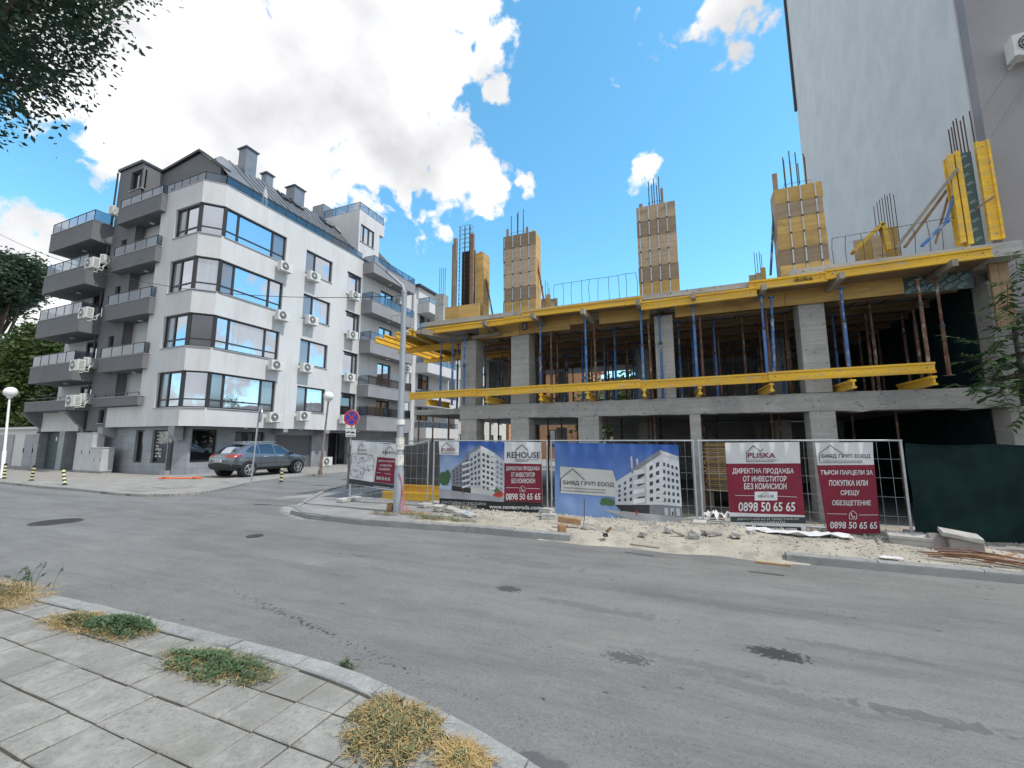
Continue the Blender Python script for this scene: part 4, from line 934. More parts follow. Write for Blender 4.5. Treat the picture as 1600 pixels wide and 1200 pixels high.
q2 = ray(406,634); zt = (Vector((0,0,EYE))+q2*(p.y/q2.y)-p); lean = c-p
Ri = Matrix.Rotation(-R(155), 3, 'Z'); lean = Ri @ lean; zt = Ri @ zt
s = MB(); s.tube([(0,0,0), zt], .03, 10); s.build('post', 'galv', t)
cz = lean.z+.22
s = MB(); s.tube([(lean.x,-.03+lean.y,cz),(lean.x,-.05+lean.y,cz)], .3, 36, sm=False); s.build('plate', 'galv', t)
s = MB()
vs = MB(); disc(s, .22, .295, -.053+lean.y, cz); s.v = [(v_[0]+lean.x, v_[1], v_[2]) for v_ in s.v]; s.build('red_ring', 'sign_red', t)
# ------------------------------------------------------------------ utility cabinets and garages
mat('cabinet', (.50,.51,.52), .6, (.42,.43,.44), 2, 5, spec=.4)
def cabinet(x0, x1, z1, label, y=12.2, doors=2, d=.5):
    t = thing('utility_cabinet', label, 'cabinet', ((x0+x1)/2, y, .075)); w_ = (x1-x0)/2
    s = MB(); s.box(-w_, w_, 0, d, .1, z1-.075); s.build('body', 'cabinet', t, .01); s = MB(); s.box(-w_-.03, w_+.03, -.03, d+.03, z1-.075, z1-.03); s.build('roof', 'cabinet', t); s = MB(); s.box(-w_+.02, w_-.02, .02, d-.02, 0, .1); s.build('plinth', 'slab', t)
    for k in range(doors):
        a_ = -w_+.02+k*(2*w_-.04)/doors; b_ = a_+(2*w_-.04)/doors; s = MB(); s.box(a_+.008, b_-.008, -.014, 0, .14, z1-.11); dr = s.build('door', 'cabinet', t); s = MB(); s.box(b_-.1, b_-.07, -.03, -.014, (z1)*.45, z1*.55); s.build('handle', 'iron', dr)
cabinet(-30.75,-29.15,2.13,'tall pale utility cabinet against the grey pier', 12.35); cabinet(-29.12,-27.95,1.37,'low pale utility cabinet beside the tall one', 12.3, 2)
t = thing('garage', 'pair of grey sheet metal garages beside the apartment block', 'garage', (-41.0, 14, 0.07))
mat('garage_grey', (.36,.36,.38), .7, (.30,.30,.32), 1.5, 5); mat('garage_trim', (.62,.60,.58), .7)
s = MB(); s.box(-4.5,2.6,0,5,0,2.45); s.build('wall', 'garage_trim', t); s = MB(); s.box(-4.7,2.7,-.25,5.2,2.45,2.6); s.build('roof', 'garage_trim', t)
for x in (-4.3,-3.1,-.3,.95): s = MB(); s.box(x+.02,x+1.21,-.06,0,.05,2.1); dr = s.build('door', 'garage_grey', t); s = MB(); s.box(x+.1,x+.13,-.1,-.06,.9,1.2); s.build('handle', 'iron', dr)
# ------------------------------------------------------------------ parked car
mat('car_paint', (.15,.165,.19), .28, metal=.6, spec=.5, coat=1.0); mat('car_plastic', (.02,.021,.023), .6); glass_mat('car_glass', (.012,.014,.017), .10); mat('tail_red', (.35,.01,.012), .25, coat=.5); mat('alloy', (.55,.56,.58), .35, metal=.7); mat('head_clear', (.6,.62,.65), .15, coat=.5)
pr, pf = GR(388,745,.08), GR(459,739.3,.08); hd = (pf-pr); hd.z = 0; hd.normalize(); rt = Vector((hd.y,-hd.x,0)); mid = (pr+pf)/2 - rt*.80
CAR = thing('car', 'dark grey compact SUV parked on the forecourt seen from behind', 'car', (mid.x, mid.y, .078), math.atan2(hd.y, hd.x))
# stations along the length (x), body half section: (y, z) from sill to shoulder to roof
st = [ # x, sill z, half width, bumper/belt z, shoulder half width, roof z, roof half width
 (-2.17,.52,.60,.78,.60,.88,.52), (-2.10,.36,.80,.80,.80,1.02,.70), (-1.95,.30,.88,.86,.89,1.10,.74), (-1.62,.28,.90,.88,.90,1.36,.62), (-1.30,.27,.905,.88,.905,1.53,.56), (-.8,.26,.905,.88,.905,1.595,.555), (-.2,.26,.90,.88,.90,1.61,.56), (.3,.26,.90,.88,.90,1.58,.55),
 (.75,.26,.90,.88,.90,1.38,.60), (1.12,.26,.905,.88,.905,1.08,.72), (1.5,.27,.90,.86,.89,.985,.70), (1.85,.30,.86,.80,.85,.90,.66), (2.10,.36,.74,.72,.74,.80,.58), (2.19,.48,.56,.64,.56,.70,.48)]
b = MB(); rows_ = []
for (x, zs, hw, zb, sw_2, zr, rw) in st:
    half = [(0,zs),(hw*.8,zs),(hw*.98,zs+.10),(hw,(zs+zb)/2),(sw_2,zb),(sw_2*.965,zb+min(.14,(zr-zb)*.4)),(rw+.05,zr-min(.09,(zr-zb)*.3)),(rw*.8,zr-.012),(0,zr)]
    rows_.append([(x,-y,z) for y, z in half] + [(x,y,z) for y, z in half[-2:0:-1]])
n = len(rows_[0]); vs = [v for r_ in rows_ for v in r_]
fs = [(i*n+k, (i+1)*n+k, (i+1)*n+(k+1)%n, i*n+(k+1)%n) for i in range(len(rows_)-1) for k in range(n)] + [tuple(range(n))[::1], tuple((len(rows_)-1)*n+k for k in range(n))[::-1]]
b.add(vs, fs, 0, True); body = b.build('body', 'car_paint', CAR)
bm_ = bmesh.new(); bm_.from_mesh(body.data); bmesh.ops.recalc_face_normals(bm_, faces=bm_.faces[:]); bm_.to_mesh(body.data); bm_.free(); sm_ = body.modifiers.new('s', 'SUBSURF'); sm_.levels = 2; sm_.render_levels = 2
def side_poly(name, m_, pts, yoff=.0, parent=CAR, both=True, th=.012):
    for sg in ((-1, 1) if both else (-1,)):
        s = MB(); s.prism([(x, sg*y, z) for x, y, z in pts], th, (0, sg, 0)); s.build(name, m_, parent)
def yb(z): return .915 if z < .9 else .915 - (z-.9)/.62*.335
def sp(pts, off=.0): return [(x, yb(z)+off, z) for x, z in pts]
bpy.context.view_layer.update()
from mathutils.bvhtree import BVHTree
bvh = BVHTree.FromObject(body, bpy.context.evaluated_depsgraph_get())
def lerp_pts(pts, u):
    n_ = len(pts)-1; i = min(n_-1, int(u*n_)); f = u*n_-i; return tuple(pts[i][k]+(pts[i+1][k]-pts[i][k])*f for k in range(2))
def conform(name, m_, bot, top, ax, nu=14, nv=6, off=.006, parent=CAR, sides=(-1,1)):
    """sheet laid on the body: bot/top polylines in (x,z) for the flanks (ax=1) or (y,z) for the tail (ax=0)"""
    for sg in sides:
        s = MB(); vs = []
        for j in range(nv+1):
            for i in range(nu+1):
                b0_, t0_ = lerp_pts(bot, i/nu), lerp_pts(top, i/nu); q = (b0_[0]+(t0_[0]-b0_[0])*j/nv, b0_[1]+(t0_[1]-b0_[1])*j/nv)
                o_, d_ = (Vector((q[0], sg*2, q[1])), Vector((0,-sg,0))) if ax == 1 else (Vector((-4, q[0], q[1])), Vector((1,0,0)))
                h_ = bvh.ray_cast(o_, d_)
                pnt = h_[0] - d_*off if h_[0] is not None else (Vector((q[0], sg*.6, q[1])) if ax == 1 else Vector((-2, q[0], q[1])))
                vs.append(pnt)
        s.add(vs, [(j*(nu+1)+i, j*(nu+1)+i+1, (j+1)*(nu+1)+i+1, (j+1)*(nu+1)+i) for j in range(nv) for i in range(nu)], 0, True); o = s.build(name, m_, parent)
conform('side_window', 'car_glass', [(-1.42,1.16),(-1.1,1.08),(-.80,1.06)], [(-1.36,1.24),(-1.1,1.40),(-.80,1.47)], 1); conform('side_window', 'car_glass', [(-.74,1.055),(.0,1.03)], [(-.74,1.475),(-.3,1.51),(.0,1.505)], 1); conform('side_window', 'car_glass', [(.07,1.03),(.98,1.01)], [(.07,1.50),(.45,1.42),(.90,1.08)], 1)
conform('sill_trim', 'car_plastic', [(-1.0,.27),(1.0,.27)], [(-1.0,.43),(1.0,.43)], 1)
for x in (.035, 1.0, -.77): conform('door_gap', 'black', [(x,.44),(x+.012,.44)], [(x,1.0),(x+.012,1.0)], 1, 1, 6, .003)
conform('swage_line', 'car_plastic', [(-1.0,.60),(1.0,.58)], [(-1.0,.615),(1.0,.595)], 1, 12, 1, .003)
for x in (-.62,.2): conform('door_handle', 'alloy', [(x,.90),(x+.2,.905)], [(x,.935),(x+.2,.94)], 1, 4, 2, .025)
conform('rear_window', 'car_glass', [(-.58,1.10),(0,1.085),(.58,1.10)], [(-.50,1.44),(0,1.47),(.50,1.44)], 0, 14, 8, .008, sides=(1,))
conform('rear_bumper', 'car_plastic', [(-.74,.34),(0,.34),(.74,.34)], [(-.78,.60),(0,.66),(.78,.60)], 0, 18, 6, .02, sides=(1,))
conform('rear_bumper_corner', 'car_plastic', [(-2.08,.36),(-1.72,.30)], [(-2.08,.62),(-1.72,.56)], 1, 6, 5, .02)
conform('tail_light', 'tail_red', [(-2.03,.90),(-1.66,.96)], [(-1.99,1.03),(-1.66,1.03)], 1, 8, 4, .012)
conform('tail_light', 'tail_red', [(.40,.93),(.80,.91)], [(.40,1.02),(.76,1.04)], 0, 8, 4, .012, sides=(1,)); conform('tail_light', 'tail_red', [(-.80,.91),(-.40,.93)], [(-.76,1.04),(-.40,1.02)], 0, 8, 4, .012, sides=(1,))
s = MB(); s.prism([(-1.50,-.54,1.50),(-1.50,.54,1.50),(-1.22,.52,1.565),(-1.22,-.52,1.565)], .035, (-.3,0,.6)); s.build('spoiler', 'car_paint', CAR)
for sg in (-1,1):
    s = MB(); s.prism([(2.05,sg*.55,.72),(1.78,sg*.84,.80),(1.60,sg*.86,.88),(1.95,sg*.56,.82)], .05, (.6,sg*.6,.2)); s.build('headlight', 'head_clear', CAR)
    s = MB(); s.box(.72,.92,sg*.93 if sg>0 else -1.09, sg*1.09 if sg>0 else -.93, .98,1.13); s.build('mirror', 'car_plastic', CAR, .03)
    s = MB(); s.tube([(-1.2,sg*.52,1.58),(-.4,sg*.53,1.635),(.3,sg*.53,1.60)], .014, 6); s.build('roof_rail', 'alloy', CAR)
s = MB(); s.box(-2.215,-2.19,-.26,.26,.70,.81); pl = s.build('number_plate', 'white_paint', CAR)
s = MB()
for k in range(7): s.box(-2.218,-2.2155,-.2+k*.06,-.165+k*.06,.73,.785)
tag(s.build('plate_lettering', 'black', pl), kind='stuff'); s = MB(); s.box(-2.218,-2.2155,.21,.25,.71,.80); s.build('plate_band', 'sign_blue', pl)
s = MB(); s.tube([(-2.10,0,.93),(-2.13,0,.93)], .055, 16); s.build('badge', 'alloy', CAR)
for x in (-1.32,1.33):
    for sg in (-1,1):
        s = MB(); n = 28; ar = [(x+.40*math.cos(R(-12+204*k/n)), sg*.90, .34+.40*math.sin(R(-12+204*k/n))) for k in range(n+1)] + [(x+.33*math.cos(R(-12+204*k/n)), sg*.90, .34+.33*math.sin(R(-12+204*k/n))) for k in range(n,-1,-1)]
        q = len(ar)//2
        s.add([(p_[0], p_[1]-sg*.02, p_[2]) for p_ in ar] + [(p_[0], p_[1]+sg*.035, p_[2]) for p_ in ar], [(k, k+1, 2*q-2-k, 2*q-1-k) for k in range(q-1)] + [(2*q+k, 2*q+k+1, 4*q-2-k, 4*q-1-k) for k in range(q-1)] + [(k, k+1, 2*q+k+1, 2*q+k) for k in range(q-1)] + [(2*q-1-k, 2*q-2-k, 4*q-2-k, 4*q-1-k) for k in range(q-1)])
        s.build('wheel_arch', 'car_plastic', CAR)
        s = MB(); s.tube([(x,sg*.60,.34),(x,sg*.925,.34)], .365, 28); s.build('wheel_well', 'black', CAR)
        wh = MB(); wh.tube([(x,sg*.70,.335),(x,sg*.89,.335),(x,sg*.915,.335)], [.335,.335,.315], 32); wo = wh.build('wheel', 'rubber', CAR)
        wo.location.y = sg*.035
        s = MB(); s.tube([(x,sg*.905,.335),(x,sg*.92,.335)], .215, 28); s.build('rim_back', 'black', wo)
        s = MB(); s.tube([(x,sg*.915,.335),(x,sg*.935,.335)], .05, 12)
        for k in range(10):
            a_ = 2*math.pi*k/10 + .12*(1 if k % 2 else -1); s.bar((x+.03*math.cos(a_), sg*.928, .335+.03*math.sin(a_)), (x+.222*math.cos(a_), sg*.922, .335+.222*math.sin(a_)), .022, .03, (0,1,0))
        s.tube([(x+.225*math.cos(2*math.pi*k/28), sg*.922, .335+.225*math.sin(2*math.pi*k/28)) for k in range(29)], .014, 5, cap=False)
        s.build('rim', 'alloy', wo)
# ------------------------------------------------------------------ trees
def leaf_mesh(mb, r, centres, per, spread, size, droop=.0, aspect=.5, flat=.0):
    for c, k in centres:
        for _ in range(int(per*k)):
            p = c + Vector((r.gauss(0,1), r.gauss(0,1), r.gauss(0,.8)))*spread
            d = Vector((r.uniform(-1,1), r.uniform(-1,1), r.uniform(-.7,.5)-droop)).normalized(); n_ = d.cross(Vector((r.uniform(-1,1), r.uniform(-1,1), r.uniform(-1,1))))
            if n_.length < 1e-3: continue
            n_.normalize(); l = size*r.uniform(.6,1.25); w_ = l*aspect*.5
            mb.add([p, p+d*l*.45+n_*w_, p+d*l, p+d*l*.45-n_*w_], [(0,1,2,3)], 0)
def leaf_mat(name, c1, c2, tr=.35):
    m = bpy.data.materials.new(name); m.use_nodes = True; t = m.node_tree; t.nodes.clear(); o = N(t, 'ShaderNodeOutputMaterial'); d = N(t, 'ShaderNodeBsdfPrincipled'); d.inputs['Roughness'].default_value = .55; d.inputs['Specular IOR Level'].default_value = .4
    g = N(t, 'ShaderNodeNewGeometry'); n = N(t, 'ShaderNodeTexNoise'); n.inputs['Scale'].default_value = 1.3; n.inputs['Detail'].default_value = 4; L(t, g.outputs['Position'], n.inputs['Vector'])
    a1 = N(t, 'ShaderNodeMath'); L(t, n.outputs[0], a1.inputs[0]); ri = N(t, 'ShaderNodeMath', operation='MULTIPLY'); L(t, g.outputs['Random Per Island'], ri.inputs[0]); ri.inputs[1].default_value = .5; L(t, ri.outputs[0], a1.inputs[1])
    r = N(t, 'ShaderNodeMapRange'); r.inputs['From Min'].default_value = .45; r.inputs['From Max'].default_value = 1.0; L(t, a1.outputs[0], r.inputs['Value'])
    x = N(t, 'ShaderNodeMix', data_type='RGBA'); x.inputs[6].default_value = (*c1,1); x.inputs[7].default_value = (*c2,1); L(t, r.outputs[0], x.inputs[0]); L(t, x.outputs[2], d.inputs['Base Color'])
    tl = N(t, 'ShaderNodeBsdfTranslucent'); L(t, x.outputs[2], tl.inputs['Color']); ms = N(t, 'ShaderNodeMixShader'); ms.inputs[0].default_value = tr; L(t, d.outputs[0], ms.inputs[1]); L(t, tl.outputs[0], ms.inputs[2]); L(t, ms.outputs[0], o.inputs[0]); M[name] = m
leaf_mat('leaf_dark', (.035,.062,.04), (.075,.115,.065)); leaf_mat('leaf_mid', (.035,.075,.02), (.10,.13,.035)); leaf_mat('leaf_fresh', (.045,.10,.035), (.09,.16,.06))
def tree(label, base, trunk_h, crown_c, rad, n_clump, per, spread, lsize, lm, seed, trunk_r=.18, shell=.55, cond=None):
    r = random.Random(seed); base = Vector(base); cc_ = Vector(crown_c); t = thing('tree', label, 'tree', base)
    cents = []
    while len(cents) < n_clump:
        v = Vector((r.uniform(-1,1), r.uniform(-1,1), r.uniform(-1,1)))
        if v.length > 1 or v.length < shell*r.random(): continue
        k = 1 + .35*mn.noise(v*2.2 + Vector((seed,0,0)))
        if v.length > .82*k: continue
        p = cc_ + Vector((v.x*rad[0], v.y*rad[1], v.z*rad[2]))*1.12
        if cond and not cond(p): continue
        cents.append((p - base, r.uniform(.5,1.3)))
    s = MB(); leaf_mesh(s, r, cents, per, spread, lsize); tag(s.build('crown', lm, t), kind='stuff')
    s = MB(); top = cc_ - base; s.tube([(0,0,-.1), Vector((0,0,trunk_h)), top.lerp(Vector((0,0,trunk_h)),.4)+Vector((.1,.1,0)), top], [trunk_r*1.25, trunk_r*.9, trunk_r*.6, trunk_r*.25], 9); s.build('trunk', 'bark', t)
    s = MB()
    for c, k in cents[::max(1, n_clump//45)]:
        st_ = Vector((0,0,trunk_h)).lerp(top, r.uniform(.0,.9)); mid_ = st_.lerp(c,.5) + Vector((r.uniform(-.2,.2), r.uniform(-.2,.2), r.uniform(0,.3))); s.tube([st_, mid_, c], [trunk_r*.32, trunk_r*.18, .012], 5)
    tag(s.build('limbs', 'bark', t), kind='stuff')
    return t
tree('dark leafy tree reaching over the street above the near pavement', (-10.2,1.1,.1), 3.4, (-9.6,1.9,9.75), (3.7,1.7,3.3), 640, 85, .2, .10, 'leaf_dark', 31, .16)
tree('tall distant tree crown rising beyond the garages', (-67.5,19.5,0), 9, (-67.5,19.5,18.6), (5.0,3.2,3.6), 300, 60, .45, .42, 'leaf_dark', 32, .4)
tree('sunlit bushy tree crowded behind the apartment block end', (-54,18,0), 2, (-54,18,6.2), (7.0,3.2,5.2), 620, 70, .5, .42, 'leaf_mid', 33, .25)
tree('low shaded tree behind the sheet metal garages', (-50,20,0), 1.5, (-49.5,20,5.2), (5.0,2.6,4.6), 330, 60, .45, .38, 'leaf_dark', 34, .2)
# branch of a tree standing right of the site, hanging in front of it
r = random.Random(51); t = thing('tree', 'leafy green branches hanging beside the green netting and grey wall', 'tree', (8.6,9.1,.1))
s = MB(); s.tube([(0,0,-.1),(0,0,2.6),(.1,0,5)], [.13,.1,.06], 8); s.build('trunk', 'bark', t)
lv = MB(); br = MB()
def spray(p0, p1, n, ls):
    p0, p1 = Vector(p0), Vector(p1); br.tube([p0, p0.lerp(p1,.5)+Vector((0,0,.12)), p1], [.03,.018,.006], 5)
    for k in range(n):
        u = r.uniform(.25,1.05); q = p0.lerp(p1,u) + Vector((0,0,.48*u*(1-u))); d = Vector((r.uniform(-1,.6), r.uniform(-1,1), r.uniform(-.9,.35))).normalized(); L_ = r.uniform(.22,.42); br.tube([q, q+d*L_], [.006,.003], 3)
        sd_ = d.cross(Vector((0,0,1))); 
        if sd_.length < .05: sd_ = Vector((1,0,0))
        sd_.normalize()
        for m_ in range(5):
            w0 = q + d*L_*(.25+.19*m_)
            for sg in (-1,1):
                e_ = (d*.55 + sd_*sg + Vector((0,0,r.uniform(-.5,.1)))).normalized(); l = ls*r.uniform(.75,1.2); n_ = e_.cross(Vector((r.uniform(-.4,.4), r.uniform(-.4,.4), 1))).normalized()*l*.19
                lv.add([w0, w0+e_*l*.4+n_, w0+e_*l, w0+e_*l*.4-n_], [(0,1,2,3)])
b0 = Vector((8.6,9.1,.1))
for (px, py, dep) in ((1530,600,6.7),(1560,560,6.8),(1545,620,6.8),(1590,610,6.7),(1575,520,6.8),(1600,580,6.7),(1590,440,6.8),(1610,480,6.9),(1560,480,6.9),(1600,740,6.6),(1540,560,6.9),(1620,540,6.8),(1620,620,6.9),(1600,400,6.9),(1570,590,6.6),(1550,590,6.7),(1585,560,6.9),(1595,635,6.8),(1540,530,7.0),(1595,460,6.7),(1580,500,6.6),(1600,520,6.5),(1565,540,6.7),(1590,590,6.5),(1610,430,6.7),(1560,610,6.6)):
    e_ = at_depth(px, py, dep) - b0; z0_ = min(4.8, max(1.9, e_.z+.2)); spray((0,0,z0_), e_, 26 if py != 740 else 9, .145)
tag(lv.build('leaves', 'leaf_fresh', t), kind='stuff'); tag(br.build('twigs', 'bark', t), kind='stuff')
# ------------------------------------------------------------------ lettering
_tc = {}
def glyphs(body, bold=0.0):
    """flat lettering as triangles, normalised to a unit box"""
    k = (body, bold)
    if k in _tc: return _tc[k]
    c = bpy.data.curves.new('lettering', 'FONT'); c.body = body; c.resolution_u = 3; c.offset = bold; c.align_x = 'CENTER'
    o = bpy.data.objects.new('lettering', c); COL.objects.link(o)
    me = bpy.data.meshes.new_from_object(o.evaluated_get(bpy.context.evaluated_depsgraph_get()))
    xs = [v.co.x for v in me.vertices]; ys = [v.co.y for v in me.vertices]; x0, x1, y0, y1 = min(xs), max(xs), min(ys), max(ys)
    vs = [((v.co.x-x0)/(x1-x0), (v.co.y-y0)/(y1-y0)) for v in me.vertices]; fs = [tuple(p.vertices) for p in me.polygons]
    bpy.data.objects.remove(o); bpy.data.curves.remove(c); bpy.data.meshes.remove(me)
    _tc[k] = (vs, fs); return vs, fs
# ------------------------------------------------------------------ the unfinished building
YF = 10.6
S_ = thing('unfinished_building', 'unfinished concrete frame building with two raw slabs and grey columns', 'building', (-1, 12, 0))
sparts = []
def sp_(o): sparts.append(o); o.parent = S_; o.matrix_parent_inverse = Matrix.Translation(S_.location).inverted(); return o
for x0, x1 in ((-5.97,-5.47),(-4.43,-3.91),(-2.57,-2.05),(.05,.28),(2.38,2.83),(5.45,5.68)):
    s = MB(); s.box(x0, x1, YF, YF+.5, -.05, 2.33); sp_(s.build('column', 'concrete', bevel=.01))
for x0, x1 in ((-6.02,-5.52),(-4.43,-3.9),(-.63,-.21),(2.36,2.83),(5.42,5.66)):
    s = MB(); s.box(x0, x1, YF+.02, YF+.5, 2.72, 4.62 if x0 < -5 else 4.75); sp_(s.build('column', 'concrete', bevel=.01))
for x in (-5.5,-1.5,2.4):
    for y in (14.6, 18.5):
        s = MB(); s.box(x, x+.4, y, y+.4, -.05, 2.33); sp_(s.build('column', 'concrete')); s = MB(); s.box(x, x+.4, y, y+.4, 2.72, 4.9); sp_(s.build('column', 'concrete'))
s = MB()                                         # front beam, a little uneven along its edges
n = 60; rr = random.Random(12)
xs = [-6.0 + 11.6*i/n for i in range(n+1)]; tz = [2.712 + rr.uniform(-.006,.006) for _ in xs]; bz = [2.33 + rr.uniform(-.008,.008) - (.03 if rr.random() > .93 else 0) for _ in xs]
vs = []
for x, a_, b_ in zip(xs, tz, bz): vs += [(x,YF-.012,b_),(x,YF-.012,a_),(x,YF+.42,a_),(x,YF+.42,b_)]
s.add(vs, [(i*4+k, (i+1)*4+k, (i+1)*4+(k+1)%4, i*4+(k+1)%4) for i in range(n) for k in range(4)] + [(0,1,2,3),(n*4+3,n*4+2,n*4+1,n*4)]); sp_(s.build('beam', 'concrete'))
s = MB(); s.box(-6.0, 5.55, YF+.42, 20.0, 2.5, 2.70); s.box(-7.75, -6.0, YF+.25, 20, 2.5, 2.66); sp_(s.build('floor_slab', 'concrete'))
s = MB(); s.box(-7.0, 2.15, 10.03, 20.0, 5.0, 5.12); s.box(2.15, 5.67, 10.03, 20.2, 5.0, 5.26); s.box(-8.3,-7.0,10.6,20,5.0,5.10); sp_(s.build('roof_slab', 'concrete'))
s = MB(); s.box(-3.2,5.5,19.9,20.1,-.05,2.495); s.box(-1.8,5.5,19.95,20.1,3.25,5.0); s.box(-1.8,.2,19.95,20.1,2.7,3.25); s.box(5.52,5.66,11.1,20.1,-.05,5.02); sp_(s.build('back_wall', 'concrete'))
s = MB(); s.box(-7.6,-7.45,15.5,20.1,2.66,5.0); sp_(s.build('added_end_wall', 'concrete'))  # wall added to close the left side and keep light out of the upper storey
for x in (-5.2,-2.3,-1.1,1.4,3.9):              # plain pours behind the openings
    pass
# ------------------------------------------------------------------ yellow formwork beams
def ibeam(a, b, label, group, name='formwork_girder', h=.2, up=(0,0,1), m_='beam_yellow'):
    a, b = Vector(a), Vector(b); mid = (a+b)/2; t = thing(name, label, 'beam', mid, 0, group); a -= mid; b -= mid; u = Vector(up).normalized()
    d = (b-a).normalized(); sd_ = d.cross(u).normalized(); u = sd_.cross(d).normalized()
    s = MB(); s.bar(a+d*.002, b-d*.002, .028, h-.07, tuple(u)); s.build('web', m_, t)
    for sg in (-1,1): s = MB(); s.bar(a+u*sg*(h/2-.02), b+u*sg*(h/2-.02), .08, .04, tuple(u)); s.build('flange', m_, t)
    for e in (a+d*.12, b-d*.12):
        s = MB(); s.tube([e-sd_*.0155, e+sd_*.0155], .012, 8); s.build('bolt_hole', 'black', t)
    return t
GP = 'yellow timber beams of the edge platform'
for k, (x0, x1, z) in enumerate([(-7.35,-5.2,2.99),(-5.25,-3.15,3.0),(-3.18,-.95,3.0),(-.97,1.62,3.0),(1.6,4.25,3.03)]):
    ibeam((x0, 10.04+(.03 if k % 2 else 0), z-.005*(k % 2)), (x1, 10.04+(.03 if k % 2 else 0), z+.02), ['yellow platform beam end beside the tall steel pole','yellow platform beam below the twin corner columns','yellow platform beam over the apartment render banner','yellow platform beam below the single slim column','yellow platform beam ending near the hanging leaves'][k], GP)
XC = [-6.7,-4.87,-3.38,-2.2,-.9,.26,1.6,2.96,4.15]
nm = ['at the corner','left of the twin columns','right of the twin columns','left of the slim column','beside the slim column','right of the slim column','left of the wide column','right of the wide column','at the outer end']
for k, x in enumerate(XC): ibeam((x+.03, 9.93, 2.80), (x-.03, 11.2, 2.80), f'short yellow cross beam under the platform {nm[k]}', 'short yellow cross beams under the platform', h=.17)
ED = [(-6.85,-4.2,4.83,4.85),(-4.32,-3.5,4.86,4.87),(-3.85,-.84,4.98,4.98),(-.86,1.5,4.83,4.85),(1.36,2.75,5.0,5.0),(2.72,5.2,5.03,5.07)]
for k, (x0, x1, z0, z1) in enumerate(ED):
    ibeam((x0, 9.965-.02*(k % 2), z0), (x1, 9.965-.02*(k % 2), z1), ['pale yellow slab edge beam nearest the corner','short yellow slab edge piece under the second column form','long yellow slab edge beam between two column forms','yellow slab edge beam below the raw concrete strip','yellow slab edge beam with black maker lettering','bright yellow slab edge beam reaching the right hand wall'][k], 'yellow beams along the upper slab edge', h=.2 if k > 2 else .17)
v_, f_ = glyphs('doka', .02); s = MB(); s.add([(2.18+u*.32, 9.965-.048, 5.0-.045+w_*.09) for u, w_ in v_], f_); lt = s.build('maker_lettering', 'black'); lt.parent = [o for o in COL.objects if o.get('label','').endswith('black maker lettering')][0]; lt.matrix_parent_inverse = Matrix.Translation(lt.parent.location).inverted()
for k, (px, py) in enumerate(((589,526),(602,523),(621,519),(641,514))):
    p = PY(px, py, 10.35); ibeam((p.x, 10.3, p.z-.1), (p.x, 14.2, p.z-.1), 'yellow cantilever beam poking out past the corner of the upper slab', 'yellow beams cantilevered at the corner')
p = PY(615, 545, 11.6); ibeam((-9.0,11.6,p.z-.1),(-5.6,11.6,p.z-.1), 'yellow bearer under the corner cantilever, front one', 'bearers under the corner cantilever'); ibeam((-9.2,13.4,p.z-.1),(-5.6,13.4,p.z-.1), 'yellow bearer under the corner cantilever, rear one', 'bearers under the corner cantilever')
# soffit boards between edge and drop beam, and the side boards of the drop beam
t = thing('slab_formwork', 'plywood decking under the edge of the upper slab', 'formwork', (-1, 10.3, 4.97))
for k in range(6):
    x0 = -6.8+k*2.0; s = MB(); s.box(x0+1+.006, x0+2.0-.006+1, -.28, .26, .0 , .021); s.build('board', 'ply_under', t)
t = thing('beam_formwork', 'deep yellow shuttering boards of the drop beam under the upper slab', 'formwork', (-1, YF-.05, 4.62))
for k, (x0, x1, z0, z1) in enumerate([(-5.38,-4.15,-.02,.36),(-4.14,-2.72,.0,.37),(-2.71,-2.35,.12,.37),(-1.95,-.72,.05,.37),(-.14,.9,.02,.37),(.905,2.1,.02,.37),(2.11,4.15,.02,.37)]):
    s = MB(); s.box(x0+1, x1+1, -.025, .0, z0, z1); s.build('board', 'board_yellow', t)
for x in (-5.0,-3.98):
    s = MB(); s.box(x+1-.07, x+1+.07, -.034, -.026, .10, .32); s.build('box_out', 'black', t); s = MB(); s.box(x+1-.045, x+1+.045, -.04, -.035, .13, .29); s.build('box_lining', 'concrete', t)
for x in (-6.6,-5.55): s = MB(); s.bar((x+1,-.1,.02),(x+1+.9,-.1,.06),.07,.09); s.build('ledger', 'wood_grey', t)
mat('ply_green', (.05,.095,.095), .5, (.04,.075,.078), 1.2, 5); mat('ply_print', (.30,.42,.42), .6)
